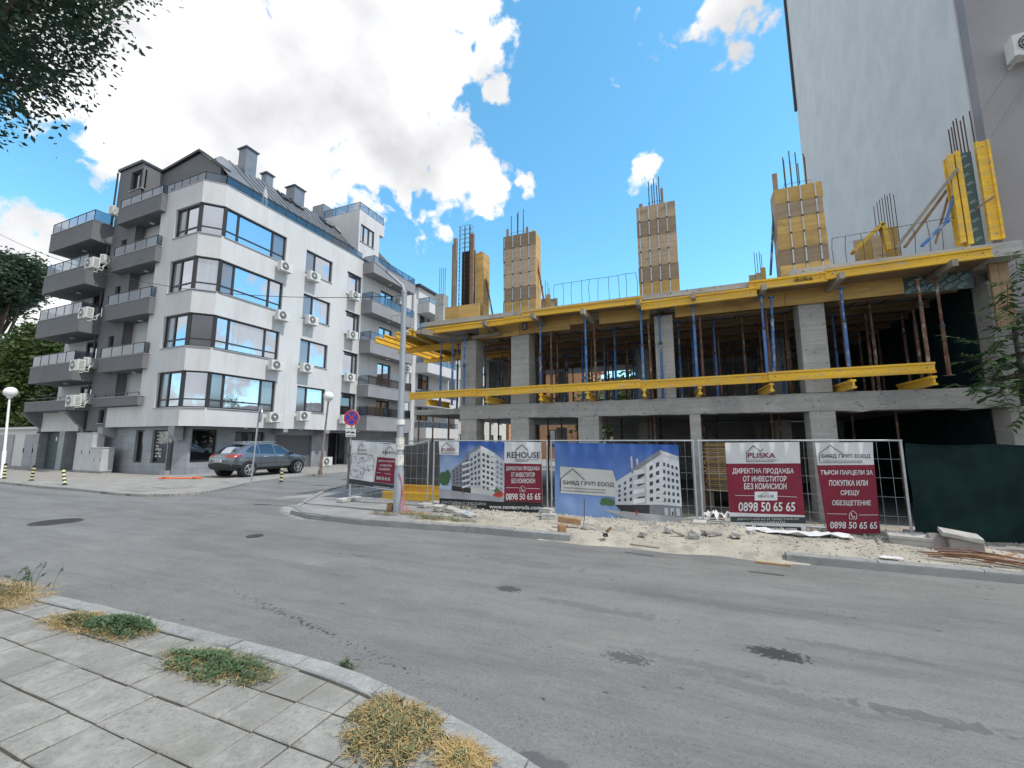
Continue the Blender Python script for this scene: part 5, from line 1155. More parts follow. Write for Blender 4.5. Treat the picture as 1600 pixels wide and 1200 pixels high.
def green_ply(name, corners, label, rows, cols, ang, sz):
    """film faced plywood with repeated printed lettering; corners = origin, along-u, along-v vectors"""
    o, u, v = [Vector(q) for q in corners]; nn = u.cross(v).normalized()
    t = thing(name, label, 'plywood', o + u*.5)
    base = t.location.copy(); s = MB(); s.prism([o-base, o+u-base, o+u+v-base, o+v-base], -.021, tuple(nn)); s.build('panel', 'ply_green', t)
    s = MB(); vs_, fs_ = glyphs('GTC', .03); un, vn = u.normalized(), v.normalized(); ca, sa = math.cos(ang), math.sin(ang)
    for i in range(cols):
        for j in range(rows):
            cu, cv = u.length*(i+.5+.25*(j % 2))/(cols+.3), v.length*(j+.5)/rows
            for body, kx, ky, dx in ((0, sz, sz*.42, 0),):
                pts = []; ok = True
                for a_, b_ in vs_:
                    x, y = (a_-.5)*kx, (b_-.5)*ky; x, y = cu + x*ca - y*sa, cv + x*sa + y*ca
                    if not (0 < x < u.length and 0 < y < v.length): ok = False
                    pts.append(o + un*x + vn*y + nn*.003 - base)
                if ok: s.add(pts, fs_)
            for q in range(2):
                x0 = cu + ca*sz*.62; y0 = cv + sa*sz*.62 - .02*q
                if 0 < x0 < u.length-.08 and 0 < y0 < v.length-.05: s.add([o+un*(x0+a_*sz*.5*ca-b_*.01*sa)+vn*(y0+a_*sz*.5*sa+b_*.01*ca)+nn*.003-base for a_, b_ in ((0,0),(1,0),(1,1),(0,1))], [(0,1,2,3)])
    tag(s.build('printed_lettering', 'ply_print', t), kind='stuff')
green_ply('plywood_sheet', ((4.16,YF-.04,4.62),(1.05,0,0),(0,0,.47)), 'dark green film faced plywood with pale printed lettering under the slab end', 3, 5, .55, .16)
# timber cross pieces over the props
for k, x in enumerate([-4.87,-3.5,-2.22,-.92,.26,1.62,2.95,4.62]):
    j = [.0,.05,.06,.02,.02,-.02,-.04,-.03][k]; z = [4.80,4.84,4.80,4.86,4.86,4.86,4.9,4.88][k]
    s = MB(); s.bar((0,-.5,.03),(j*2,.45,-.02),.09,.13); o = s.build('timber_bearer', 'wood_grey'); o.location = (x, 10.28, z)
    tag(o, f'short grey timber bearer across the prop heads {["left of the twin columns","right of the twin columns","above the blue sky banner","left of the slim column","right of the slim column","left of the wide column","right of the wide column","by the green plywood"][k]}', 'timber', 'timber bearers on the prop heads')
p = PY(590,520,10.3)
s = MB(); s.bar((-.45,-.5,.0),(.5,.5,-.12),.12,.16); o = s.build('timber_bearer', 'wood_grey'); o.location = (-6.35,10.25,4.78); tag(o, 'pale timber bearer at the corner of the upper slab', 'timber', 'timber bearers on the prop heads')
# ------------------------------------------------------------------ steel props
def prop_mesh(h, m_, ck=.6):
    r = {}
    s = MB(); s.tube([(0,0,.0),(0,0,h*ck)], .032, 10); r['outer_tube'] = (s.mesh('outer_tube'), m_)
    s = MB(); s.tube([(0,0,h*(ck-.02)),(0,0,h-.01)], .024, 10); r['inner_tube'] = (s.mesh('inner_tube'), m_)
    s = MB(); s.tube([(0,0,h*(ck-.02)),(0,0,h*(ck+.02))], .038, 10); s.bar((-.07,0,h*ck),(.07,0,h*ck),.01,.01); r['collar'] = (s.mesh('collar'), 'iron')
    s = MB(); s.box(-.06,.06,-.06,.06,0,.008); r['base_plate'] = (s.mesh('base_plate'), m_); s = MB(); s.box(-.06,.06,-.06,.06,h-.01,h); r['head_plate'] = (s.mesh('head_plate'), m_)
    for q in r.values(): q[0].materials.append(M[q[1]])
    return r
_pm = {}
def prop(x, y, z0, z1, m_, label, group, lean=(0,0)):
    ck = rnd.choice((.5,.58,.66,.74)); k = (round(z1-z0,2), m_, ck)
    if k not in _pm: _pm[k] = prop_mesh(z1-z0, m_, ck)
    t = thing('steel_prop', label, 'prop', (x, y, z0), rnd.uniform(0,3), group); t.rotation_euler = (lean[1], lean[0], rnd.uniform(0,3) if not any(lean) else 0)
    for nme, (me, mm) in _pm[k].items(): inst(me, nme, parent=t)
ZH = 4.78
for k, x in enumerate([-3.38,-2.2,-.87,.27,1.62,3.02]):
    prop(x-.02, 10.12, 3.11, ZH if k else 4.72, 'prop_blue', 'bright blue steel prop standing on the edge platform', 'blue props on the edge platform')
    prop(x+.12, 10.62, 2.72, ZH, 'prop_rust', 'rusty steel prop just behind the edge platform', 'rusty props behind the edge platform', (R(rnd.uniform(-1,1)), 0))
prop(1.74, 10.2, 3.11, 4.78, 'prop_blue', 'leaning second blue prop beside another at the wide column', None, (R(2), 0))
for x, y, m_ in ((-6.55,10.4,'prop_blue'),(-6.1,10.3,'prop_blue'),(-5.75,10.35,'prop_blue')): prop(x, y, 2.72, 4.62, m_, 'blue steel prop at the open corner of the upper storey', 'blue props at the open corner')
prop(-.5, 10.5, 2.72, 4.70, 'prop_blue', 'blue steel prop standing against the slim concrete column', None)
for x in (4.28, 4.55): prop(x+.0, 10.3, 2.92, 4.82, 'prop_rust', 'stout rusty pipe prop in front of the netted corner', 'stout rusty props at the netted corner', (0, 0))
rp = random.Random(77)
for y in (11.5, 12.4, 13.4, 14.4, 15.8, 17.2):
    x = -6.9 + rp.uniform(0,.4)
    while x < 5.2:
        if not any(a_-.1 < x < b_+.1 and y < 11.2 for a_, b_ in ((-6.02,-5.5),(-4.43,-3.9),(-.63,-.2),(2.36,2.83))):
            m_ = 'prop_blue' if rp.random() < .45 else 'prop_rust'
            prop(x, y + rp.uniform(-.15,.15), 2.71, 4.76, m_, f'{"blue" if m_=="prop_blue" else "rusty"} steel prop inside the shaded upper storey', f'{"blue" if m_=="prop_blue" else "rusty"} props inside the upper storey')
        x += rp.uniform(.62,1.0)
for y in (11.6, 13.2, 15.0):
    x = -7.3 + rp.uniform(0,.5)
    while x < 5.0:
        prop(x, y + rp.uniform(-.2,.2), .1, 2.48, 'prop_rust', 'rusty steel prop inside the dark ground storey', 'rusty props inside the ground storey'); x += rp.uniform(1.1,1.9)
for x, z1 in ((-7.5,2.5),(-7.0,2.5),(-6.45,2.3),(-4.95,2.3)): prop(x, 10.75 if x < -6.2 else 10.42, .1, z1, 'prop_rust', 'dark red prop under the corner of the lower slab', 'dark red props under the lower slab corner')
# joists and bearers under the upper slab
for y in (11.3, 12.4, 13.4, 14.4, 15.8, 17.2): ibeam((-6.8, y, 4.86-.0), (5.3, y, 4.86), 'dim timber bearer running under the upper slab', 'bearers under the upper slab', 'bearer_girder', .17, m_='wood_old')
x = -6.7
while x < 5.2: ibeam((x, 11.15, 4.965), (x, 18, 4.965), 'dim timber joist under the upper slab decking', 'joists under the upper slab', 'joist_girder', .06, m_='wood_old'); x += .62
# ------------------------------------------------------------------ column formwork on the upper slab
YC = 10.3
def rebar_bundle(xs, z0, tops, label, y0=.08, y1=.30, r_=.012, hoops=(), base=None):
    bx_ = (min(xs)+max(xs))/2; t = thing('rebar_bundle', label, 'rebar', (bx_, YC, z0)); rr = random.Random(int(abs(bx_)*100))
    for i, x in enumerate(xs):
        s = MB(); y = y0 if i % 2 == 0 else y1; s.tube([(x-bx_, y, 0), (x-bx_+rr.uniform(-.012,.012), y, tops[i % len(tops)]-z0)], r_, 5); s.build('bar', 'rebar', t)
    for h in hoops:
        s = MB(); a_, b_ = min(xs)-bx_-.02, max(xs)-bx_+.02; s.tube([(a_,y0-.02,h-z0),(b_,y0-.02,h-z0),(b_,y1+.02,h-z0),(a_,y1+.02,h-z0),(a_,y0-.02,h-z0)], .005, 4); s.build('stirrup', 'rebar', t)
    return t
mat('board_tan', (.48,.36,.24), .75, (.37,.27,.175), 2.6, 6, bump=.08, bscale=60, spec=.25, stretch=(.6,.6,7), rand=.34, fine=.08, fscale=60)
overlay(M['board_tan'], noise_layer((.24,.19,.15), 1.8, .58, .70, (1,1,3), 6, .7, (2,2,6)))
def column_form(label, pl, plt, prt, pr, nrow, straps, rb_px, tops_px, side_x=.12, extra=None, tilt=0.0, yel=()):
    """pl/pr bottom left/right px, plt/prt top px, all on the front plane"""
    A_, B_, C_, D_ = PY(*pl, YC), PY(*pr, YC), PY(*prt, YC), PY(*plt, YC)
    z0 = 5.12; x0, x1 = (A_.x+D_.x)/2, (B_.x+C_.x)/2; z1 = (C_.z+D_.z)/2; wd = x1-x0; dp = .45
    t = thing('column_formwork', label, 'formwork', (x0, YC, z0)); h = z1-z0; rr = random.Random(int(abs(x0)*37))
    for k in range(nrow):
        a_, b_ = h*k/nrow, h*(k+1)/nrow
        s = MB(); s.box(rr.uniform(-.012,.012), wd+rr.uniform(-.012,.012), rr.uniform(-.005,0), .03, a_+.003, b_-.003); s.build('board', 'board_yellow' if k in yel else 'board_tan', t)
        for xx in (0, wd-.03): s = MB(); s.box(xx+.002, xx+.028, .031, dp, a_+.003, b_-.003 + (rr.uniform(-.02,.05) if k == nrow-1 else 0)); s.build('board', 'board_yellow' if xx > 0 else 'board_tan', t)
    for u in straps:
        s = MB(); x = wd*u; zt = h*rr.uniform(.97,1.0)
        s.box(x-.012, x+.012, -.022, -.006, .02, zt); s.build('strap', 'galv', t)
        for k in range(1, nrow): s = MB(); s.box(x-.018, x+.018, -.03, -.022, h*k/nrow-.02, h*k/nrow+.02); s.build('clamp', 'iron', t)
    for (u, dz, w_) in (extra or []):
        s = MB(); s.box(wd*u-w_/2, wd*u+w_/2, .05, .10, h*.4, h+dz); s.build('timber', 'wood_old', t)
    X_ = [PY(q, tops_px[0], YC+.1).x for q in rb_px]; rebar_bundle(X_, z1-.3, [PY(rb_px[i], tops_px[i % len(tops_px)], YC+.1).z for i in range(len(rb_px))], 'bare bars rising from the ' + ' '.join(label.split()[:12]), .1, .32, hoops=(z1+.02, z1+.12))
    return t, x0, x1, z1
column_form('tall tan column form with straps, second along the slab', (787,490),(786,360),(836,372),(838,484), 6, (.04,.30,.55,.80), (799,804,809,813,818), (338,328,331,335,327), extra=[(.1,.25,.06),(.72,.2,.06)], yel=(0,))
column_form('tall tan column form with stained boards above the slim column', (998,460),(995,320),(1055,318),(1062,454), 6, (.08,.32,.55,.78), (1013,1017,1021,1025,1029), (284,281,279,282,276), extra=[(.12,.12,.08),(.68,.42,.06)], yel=(0,))
column_form('wide yellow column form with curved straps above the wide column', (1222,428),(1208,298),(1282,282),(1298,415), 6, (.28,.55,.86), (1223,1228,1233,1238,1243,1250,1256,1261), (246,240,236,243,238), extra=[(.06,.42,.09)], yel=(0,2,3,5))
s = MB(); s.bar((0,0,0),(.0,0,2.0),.06,.16,(0,1,0)); 
def vbeam(px, py0, py1, y, label):
    a_, b_ = PY(px, py0, y), PY(px, py1, y); a_.x = b_.x = (a_.x+b_.x)/2; a_.z = max(a_.z, 5.12); return ibeam(a_, b_, label, 'upright yellow beams of the column forms', up=(0,1,0))
vbeam(835,480,362,YC+.15,'upright yellow beam at the side of the second column form'); 
# first form, still open at the front with its cage showing
x0 = PY(703,440,YC).x; xa, xb = PY(712,440,YC).x, PY(733,440,YC).x; x1 = PY(752,440,YC).x; zt = PY(712,372,YC).z; z0 = 5.12; zb = PY(720,478,YC).z
t = thing('column_formwork', 'open fronted column form at the corner showing its dark cage', 'formwork', (x0, YC, z0))
for (a_, b_, za, zz, m_, y_) in ((xa-x0-.10,xa-x0+.0,.3,zt-z0,'wood_grey',0),(xa-x0-.17,xa-x0-.11,.3,zt-z0-.15,'board_tan',.05),(xb-x0+.02,xb-x0+.12,.3,zt-z0+.04,'wood_old',0)):
    s = MB(); s.box(a_, b_, y_, y_+.08, za, zz); s.build('timber', m_, t)
zz = PY(745,392,YC).z-z0; s = MB()
for k in range(4): s = MB(); s.box(xb-x0+.14, x1-x0, .12, .15, zz*k/4+.004, zz*(k+1)/4-.004); s.build('board', 'board_yellow', t)
for k in range(4): s = MB(); s.box(x1-x0-.03, x1-x0, .151, .55, zz*k/4+.004, zz*(k+1)/4-.004); s.build('board', 'board_yellow', t)
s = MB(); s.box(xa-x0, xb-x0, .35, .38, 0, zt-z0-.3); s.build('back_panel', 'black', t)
for k in range(2): s = MB(); s.box(-.12+k*(x1-x0)*.45, (-.12+(x1-x0)*.45 if k == 0 else (x1-x0)*.98), -.04, -.015, .0, zb-z0); s.build('board', 'board_yellow', t)
rebar_bundle([PY(q,450,YC).x for q in (715,719,723,727,731)], 5.3, [PY(720,352,YC).z, PY(720,349,YC).z], 'dark reinforcing cage standing in the open column form', .08, .26, .012, [5.4+.14*k for k in range(20)])
# diagonal braces
def brace(a, b, r_, m_, label, nm_='brace'):
    a, b = Vector(a), Vector(b); t = thing(nm_, label, 'brace', a); s = MB(); s.tube([(0,0,0), b-a], r_, 8); s.build('tube', m_, t)
    s = MB(); s.sphere(b-a, r_*1.6, 8, 6); s.build('joint', m_, t)
brace(PY(770,493,YC+.3), PY(751,395,YC+.3), .025, 'prop_rust', 'thin rusty brace holding the open corner column form'); brace(PY(850,470,YC+.2), PY(837,395,YC+.2), .025, 'prop_rust', 'thin rusty brace behind the second column form'); brace(PY(1204,430,YC+.3), PY(1210,310,YC+.3), .025, 'prop_blue', 'thin blue brace left of the wide yellow column form')
# smaller boxes further back on the slab
def low_form(px0, px1, pyt, y, label, n, bars):
    a_, b_ = PY(px0, pyt, y), PY(px1, pyt, y); t = thing('column_formwork', label, 'formwork', (a_.x, y, 5.12)); h = a_.z-5.12; w_ = b_.x-a_.x
    for k in range(n):
        s = MB(); s.box(w_*k/n+.004, w_*(k+1)/n-.004, 0, .03, 0, h*(1+.25*((k*7) % 3 - 1)*.4)); s.build('board', 'board_tan' if k % 2 else 'board_yellow', t)
        s = MB(); s.box(w_*k/n+.004, w_*(k+1)/n-.004, .3, .33, 0, h*1.05); s.build('board', 'board_tan', t)
    tr = thing('rebar_bundle', 'short reinforcing bars in the ' + label, 'rebar', (a_.x, y+.15, 5.12))
    for k, (q, tpy) in enumerate(bars): e_ = PY(q, tpy, y+.15); s = MB(); s.tube([(e_.x-a_.x,0,0),(e_.x-a_.x,0,e_.z-5.12)], .009, 5); s.build('bar', 'rebar', tr)
low_form(839,867,468,13.0,'low box form behind the second column form',4,[(843,442),(848,446),(852,438),(856,441),(858,450)])
low_form(1172,1197,428,13.5,'low box form left of the wide yellow column form',3,[(1178,394),(1182,396),(1186,393),(1189,397)])
low_form(1340,1404,372,12.5,'low timber form against the white party wall',3,[(1365,322),(1370,316),(1374,312),(1378,309),(1382,304),(1386,306),(1390,302),(1396,304)])
# raking yellow frame by it
for a_, b_, l_ in (((1332,395),(1378,350),'raking yellow beam leaning on the low timber form'),((1378,352),(1388,392),'upright yellow beam of the low timber form')):
    ibeam(PY(*a_,11.6), PY(*b_,11.6), l_, None, up=(0,-1,0))
# form at the party wall: yellow uprights, green ply, raking planks
for k, (a_, b_) in enumerate((((1500,382),(1482,245)),((1512,384),(1492,240)),((1563,374),(1528,222)))):
    p, q = PY(*a_, 10.45), PY(*b_, 10.45); p.x = q.x = (p.x+q.x)/2; p.z = max(5.27, p.z); o = ibeam(p, q, ['yellow upright beam left of the green plywood','second yellow upright touching the green plywood','broad yellow upright beam by the party wall'][k], 'yellow uprights at the party wall', up=(0,1,0) if k < 2 else (1,0,0), h=.2)
A_, B_ = PY(1520,382,10.5), PY(1508,238,10.5); green_ply('plywood_sheet', ((min(A_.x,B_.x)-.02,10.5,5.27),(.20,0,0),(0,0,B_.z-5.27)), 'upright dark green plywood strip between yellow beams at the wall', 11, 1, .5, .11)
X_ = [PY(q,200,10.6).x for q in (1487,1492,1497,1502,1508,1513,1520)]; YC_ = YC; YC = 10.55; rebar_bundle(X_, 6.8, [PY(1500,q,10.6).z for q in (196,190,184,178,182,180,177)], 'bare reinforcing bars above the form at the party wall', .05, .25); YC = YC_
def plank(a, b, w_, h, m_, label, nm_='plank'):
    a, b = Vector(a), Vector(b); mid_ = (a+b)/2; s = MB(); s.bar(a-mid_, b-mid_, w_, h, (0,1,0)); o = s.build(nm_, m_); o.location = mid_; return tag(o, label, 'plank')
plank(PY(1400,388,10.5), PY(1495,265,10.35), .05, .12, 'wood_grey', 'pale timber plank raking up to the party wall form')
plank(PY(1414,386,10.8), PY(1488,285,10.7), .05, .10, 'wood_old', 'brown timber plank raking beside the pale one'); plank(PY(1462,380,10.6), PY(1486,290,10.6), .03, .05, 'wood_old', 'thin upright batten under the raking planks')
brace(PY(1440,385,10.4), PY(1480,345,10.4), .03, 'prop_blue', 'short blue steel brace at the party wall form'); brace(PY(1478,345,10.4), PY(1490,308,10.4), .025, 'prop_blue', 'upper blue steel brace at the party wall form')
s = MB(); s.box(-.12,.0,-.03,.03,-1.0,.35); s.box(.005,.14,-.03,.03,-1.0,.33); o = s.build('plank_pair', 'wood_old'); p = PY(1556,430,10.4); o.location = (p.x+.02, 10.38, p.z); tag(o, 'two upright raw planks at the slab end beside the grey wall', 'planks')
p0_, p1_ = PY(1517,345,10.2), PY(1548,300,10.2); plank(PY(1526,325,10.3), PY(1552,308,10.3), .03, .06, 'wood_old', 'slanting batten nailed across the yellow upright beam')
# thin wire rails of bent bars along the edge
def wire_rail(a, b, n, drop, label, seed):
    r = random.Random(seed); a, b = Vector(a), Vector(b); t = thing('rebar_rail', label, 'rebar', a)
    s = MB(); s.tube([(b-a)*(k/8)+Vector((0,0,r.uniform(-.01,.01))) for k in range(9)], .006, 4); s.build('rail_bar', 'rebar', t)
    for k in range(n+1):
        q = (b-a)*((k+r.uniform(-.2,.2))/n if 0 < k < n else k/n); s = MB(); s.tube([q, q+Vector((r.uniform(-.04,.04),0,-drop*.6)), q+Vector((r.uniform(-.03,.03),0,-(a.z+q.z-5.1)))], .006, 4); s.build('hook_bar', 'rebar', t)
wire_rail(PY(866,445,10.6), PY(993,426,10.6), 9, .4, 'thin bent bars along the slab between two tall forms', 3); wire_rail(PY(1300,372,10.5), PY(1500,338,10.5), 8, .4, 'thin bent bars along the slab by the party wall', 4)
# lone concrete column of the rear block
p = PY(690,495,15.0); t = thing('concrete_column', 'lone raw concrete column with bars behind the corner', 'column', (p.x, 15.0, 5.1)); h = PY(690,462,15.0).z-5.1
s = MB(); s.box(-.2,.2,-.2,.2,0,h); s.build('shaft', 'concrete', t)
for q in (-.14,-.05,.05,.14): s = MB(); s.tube([(q,0,h-.1),(q,0,h+1.25)], .011, 5); s.build('bar', 'rebar', t)
# ------------------------------------------------------------------ neighbour on the right
RB = thing('neighbour_building', 'tall plain building with blank whitewashed party wall and mauve grey front', 'building', (9, 16, 0))
mat('party_white', (.66,.655,.645), .9, (.59,.588,.58), 1.1, 7, (.35,.65), bump=.25, bscale=20, spec=.2)
overlay(M['party_white'], noise_layer((.71,.705,.70), 1.2, .55, .72, (1,1.4,.45), 7, .5, (0,3,0), 1.2)); overlay(M['party_white'], noise_layer((.54,.54,.54), 2.5, .62, .76, (1,2.2,.5), 7, .4, (7,1,2), 1.0))
mat('front_mauve', (.34,.325,.34), .92, (.29,.28,.295), 1.2, 6, bump=.5, bscale=110, spec=.15, fine=.12, fscale=60)
WX, WY0, WY1, WH = 5.70, 10.6, 22.4, 24.0
s = MB(); s.box(WX, 20, WY0+.25, WY1, 0, WH); s.build('party_wall', 'party_white', RB); s = MB(); s.box(WX+.03, 20, WY0, WY0+.25, 0, WH); s.build('front_wall', 'front_mauve', RB); s = MB(); s.box(WX-.12, 20.2, WY0-.2, WY1+.05, WH, WH+.2); s.build('roof_edge', 'anthracite', RB)
s = MB(); s.tube([(WX-.06, WY1+.0, WH), (WX-.06, WY1+.0, 17.6)], .06, 6); s.build('downpipe', 'anthracite', RB)
for c in RB.children: c.matrix_parent_inverse = Matrix.Translation(RB.location).inverted()
o = ac(1604, 74, WY0-.12, 'air conditioner on the mauve grey front of the tall neighbour', 'f', .78, group=None)
if 'group' in o: del o['group']
# ------------------------------------------------------------------ houses behind
def house(name, label, x0, x1, y0, y1, h, wm, wins, roofm='roof_metal', bal=(), roof_over=.3):
    t = thing(name, label, 'building', ((x0+x1)/2, y0, 0)); cx_ = (x0+x1)/2
    m_ = MB(); front = [(a_-cx_, b_-cx_, c_, d_) for a_, b_, c_, d_ in wins]
    wall_panel(m_, 1, 0, x0-cx_, x1-cx_, 0, h, front, .15, -1); m_.box(x0-cx_, x0-cx_+.05, .01, y1-y0, 0, h); m_.box(x1-cx_-.05, x1-cx_, .01, y1-y0, 0, h); m_.box(x0-cx_, x1-cx_, y1-y0, y1-y0+.05, 0, h); m_.build('wall', wm, t)
    s = MB(); s.box(x0-cx_-roof_over, x1-cx_+roof_over, -roof_over, y1-y0+roof_over, h, h+.25); s.build('roof', roofm, t)
    for q in front: window(t, 1, 0, -1, q[0], q[1], q[2], q[3], (1,1), None, ['glass_dark','glass'], rec=.1)
    for (a_, b_, zt, zb) in bal:
        bb = MB(); bb.box(a_-cx_, b_-cx_, -1.2, 0, zb, zb+.15); bb.box(a_-cx_, b_-cx_, -1.2, -1.1, zb+.15, zt); bb.build('balcony', 'plaster_white', t)
    return t
mat('house_orange', (.50,.27,.14), .9, (.44,.23,.12), .8, 4); mat('house_cream', (.58,.55,.50), .9, (.5,.48,.44), .8, 4); mat('roof_tile', (.40,.14,.08), .85, (.32,.11,.07), 6, 4)
N2 = thing('apartment_building', 'pale apartment block with balconies just beyond the corner block', 'building', (-27, 33, 0))
s = MB(); XN = -22.3
nh = [(31.6,33.4,z,z+1.7) for z in (3.6,6.4,9.4,12.1)]
wall_panel(s, 0, XN, 30.6, 37, 0, 14.6, nh, .15, 1); wall_panel(s, 1, 30.6, -36, XN, 0, 14.6, [], .1, -1); s.box(-36,XN-.02,36.95,37,0,14.6); s.box(-36,XN-.01,30.62,36.9,14.4,14.58); N2w = s.build('wall', 'plaster_white', N2)
for q in nh: window(N2, 0, XN, 1, *q, (1,1), None, ['glass_dark','glass'], sill=False)
for z in (2.9,5.7,8.7,11.4,14.2):
    s = MB(); s.box(XN,-21.0,31.2,36.8,z-.9,z-.75); s.box(-21.1,-21.0,31.2,36.8,z-.75,z); s.box(XN,-21.1,31.2,31.3,z-.75,z); bo = s.build('balcony', 'plaster_white', N2)
    glass_rail(bo, [(-22.2,31.25),(-21.05,31.25),(-21.05,36.75)], z, z+.5, 6, 'rail_glass')
s = MB(); s.box(-30,XN-.8,32.5,36.8,14.6,16.4); s.build('penthouse', 'plaster_white', N2); s = MB(); s.box(-30.3,XN-.5,32.2,37,16.4,16.6); s.build('roof', 'anthracite', N2)
for c in N2.children: c.matrix_parent_inverse = Matrix.Translation(N2.location).inverted()
house('house', 'orange rendered house glimpsed between the props behind the site', -15.5, -8.5, 38, 46, 9, 'house_orange', [(-14.5,-13.3,1.2,2.8),(-12,-10.8,1.2,2.8),(-14.5,-13.3,4.2,5.8),(-12,-10.8,4.2,5.8)], 'roof_tile')
house('house', 'cream house with red roof behind the back of the site', -7, 6, 34, 44, 5.6, 'house_cream', [(-6,-4.8,1.2,2.8),(-3,-1.8,1.2,2.8),(1,2.2,1.2,2.8),(-6,-4.8,3.6,4.9),(1,2.2,3.6,4.9)], 'roof_tile')
def side_block(label, x0, x1, y0, y1, h, wm, rows_, cols_):
    t = thing('apartment_building', label, 'building', (x1, y0, 0)); hs = [(.8+k*(y1-y0-1)/cols_, .8+k*(y1-y0-1)/cols_+1.3, 1.0+2.9*j, 2.5+2.9*j) for k in range(cols_) for j in range(rows_)]
    m_ = MB(); wall_panel(m_, 0, 0, 0, y1-y0, 0, h, hs, .15, 1); wall_panel(m_, 1, 0, x0-x1, 0, 0, h, [], .1, -1); m_.box(x0-x1, -.02, y1-y0-.05, y1-y0, 0, h); m_.build('wall', wm, t)
    s = MB(); s.box(x0-x1-.3, .4, -.3, y1-y0+.3, h, h+.25); s.build('roof', 'roof_tile', t)
    for q in hs: window(t, 0, 0, 1, *q, (1,1), None, ['glass_dark','glass'], rec=.1)
side_block('cream block further along the side street past the pale one', -36, -22.4, 38.5, 52, 13.5, 'house_cream', 4, 5); side_block('orange block at the far end of the side street', -36, -22.4, 53, 70, 12, 'house_orange', 4, 6)
house('apartment_building', 'distant pale block closing the view down the side street', -22, -6, 78, 90, 13, 'house_cream', [(-21+3*k,-19.6+3*k,1.2+3*j,2.8+3*j) for k in range(5) for j in range(4)])
tree('tree behind the unfinished building seen through its openings', (-3.5,26,0), 1.5, (-3.5,26,3.6), (3.2,1.6,2.6), 130, 45, .4, .3, 'leaf_mid', 61, .15)

# shop window lettering on the corner block
cvt = lambda x, q: (190+x/10.58, 660+q/10.58)
s = MB()
for body_, x0, y0, x1, y1 in (('ТЪРСИ',540,138,668,180),('ПАРЦЕЛИ',500,200,690,240),('СРЕЩУ',512,262,655,300),('ОБЕЗЩЕТЕНИЕ',475,320,678,350),('ИЛИ',528,370,612,412),('ПОКУПКА',468,425,660,468),('ЗА ВРЪЗКА',455,492,655,530),('0895 363 146',445,540,650,575)):
    vs_, fs_ = glyphs(body_, .03); s.add([tuple(PY(*cvt(x0+(x1-x0)*a_, y1+(y0-y1)*b_), 13.34)) for a_, b_ in vs_], fs_)
lt = s.build('window_lettering', 'white_paint', sw_); lt['kind'] = 'stuff'

wire_rail(PY(612,494,11.5), PY(648,489,11.5), 5, .3, 'thin bent bars at the open corner of the upper slab behind the pole', 6)
# ------------------------------------------------------------------ mobile site fence
YB = 9.2
def fence_panel(a, b, label, top=1.72, nw=None, bent=False):
    a, b = Vector((*a, .13)), Vector((*b, .13)); t = thing('mesh_fence', label, 'fence', a, 0, 'wire mesh site fence panels'); d = b-a; ln = d.length; u = d.normalized()
    h = top-.13; f = MB()
    for q in (u*.02, d-u*.02): s = MB(); s.tube([q, q+Vector((0,0,h))], .021, 8); s.build('post', 'galv', t)
    if bent: pts = [Vector((0,0,h-.02)), u*ln*.5+Vector((0,0,h-.06)), u*ln*.66+Vector((0,0,h-.13)), u*ln*.8+Vector((0,0,h-.11)), d+Vector((0,0,h+.02))]
    else: pts = [Vector((0,0,h)), d+Vector((0,0,h))]
    s = MB(); s.tube(pts, .016, 8); s.build('top_rail', 'galv', t); s = MB(); s.tube([Vector((0,0,.06)), d+Vector((0,0,.06))], .016, 8); s.build('bottom_rail', 'galv', t)
    s = MB(); n = nw or int(ln/.17)
    for k in range(1, n): q = u*(ln*k/n); s.tube([q+Vector((0,0,.06)), q+Vector((0,0,h-(.08 if bent else 0)))], .0027, 4, cap=False)
    for k in range(1, 5): z = h*k/5; s.tube([Vector((0,.004,z)), d+Vector((0,.004,z))], .0027, 4, cap=False)
    tag(s.build('wire_mesh', 'galv', t), kind='stuff')
fence_panel((-6.0,9.27),(-2.96,9.27),'mesh fence panel carrying the banner with a red car'); fence_panel((-2.9,9.27),(.10,9.27),'mesh fence panel carrying the blue sky banner'); fence_panel((.16,9.27),(3.37,9.28),'mesh fence panel carrying the two maroon banners'); fence_panel((-8.6,9.2),(-6.12,9.26),'bent mesh fence panel at the corner with the floor plan banner', 1.72, bent=True)
fence_panel((-8.8,9.4),(-9.3,13.2),'mesh fence panel turning along the side street')
for k, (x, y) in enumerate(((-6.05,9.27),(-2.93,9.27),(.13,9.27),(3.4,9.28),(-8.6,9.2))):
    s = MB(); s.prism([(-.33,-.12,0),(.33,-.12,0),(.33,.12,0),(-.33,.12,0)], .1); o = s.build('ballast_block', 'concrete', bevel=.02); o.location = (x, y, .10); o.rotation_euler.z = R(90 + rnd.uniform(-12,12))
    tag(o, f'concrete fence foot {["between the floor plan and red car banners","between the red car and blue sky banners","between the blue sky and maroon banners","beside the green netting","at the outer corner of the fence"][k]}', 'fence foot', 'concrete feet of the site fence')
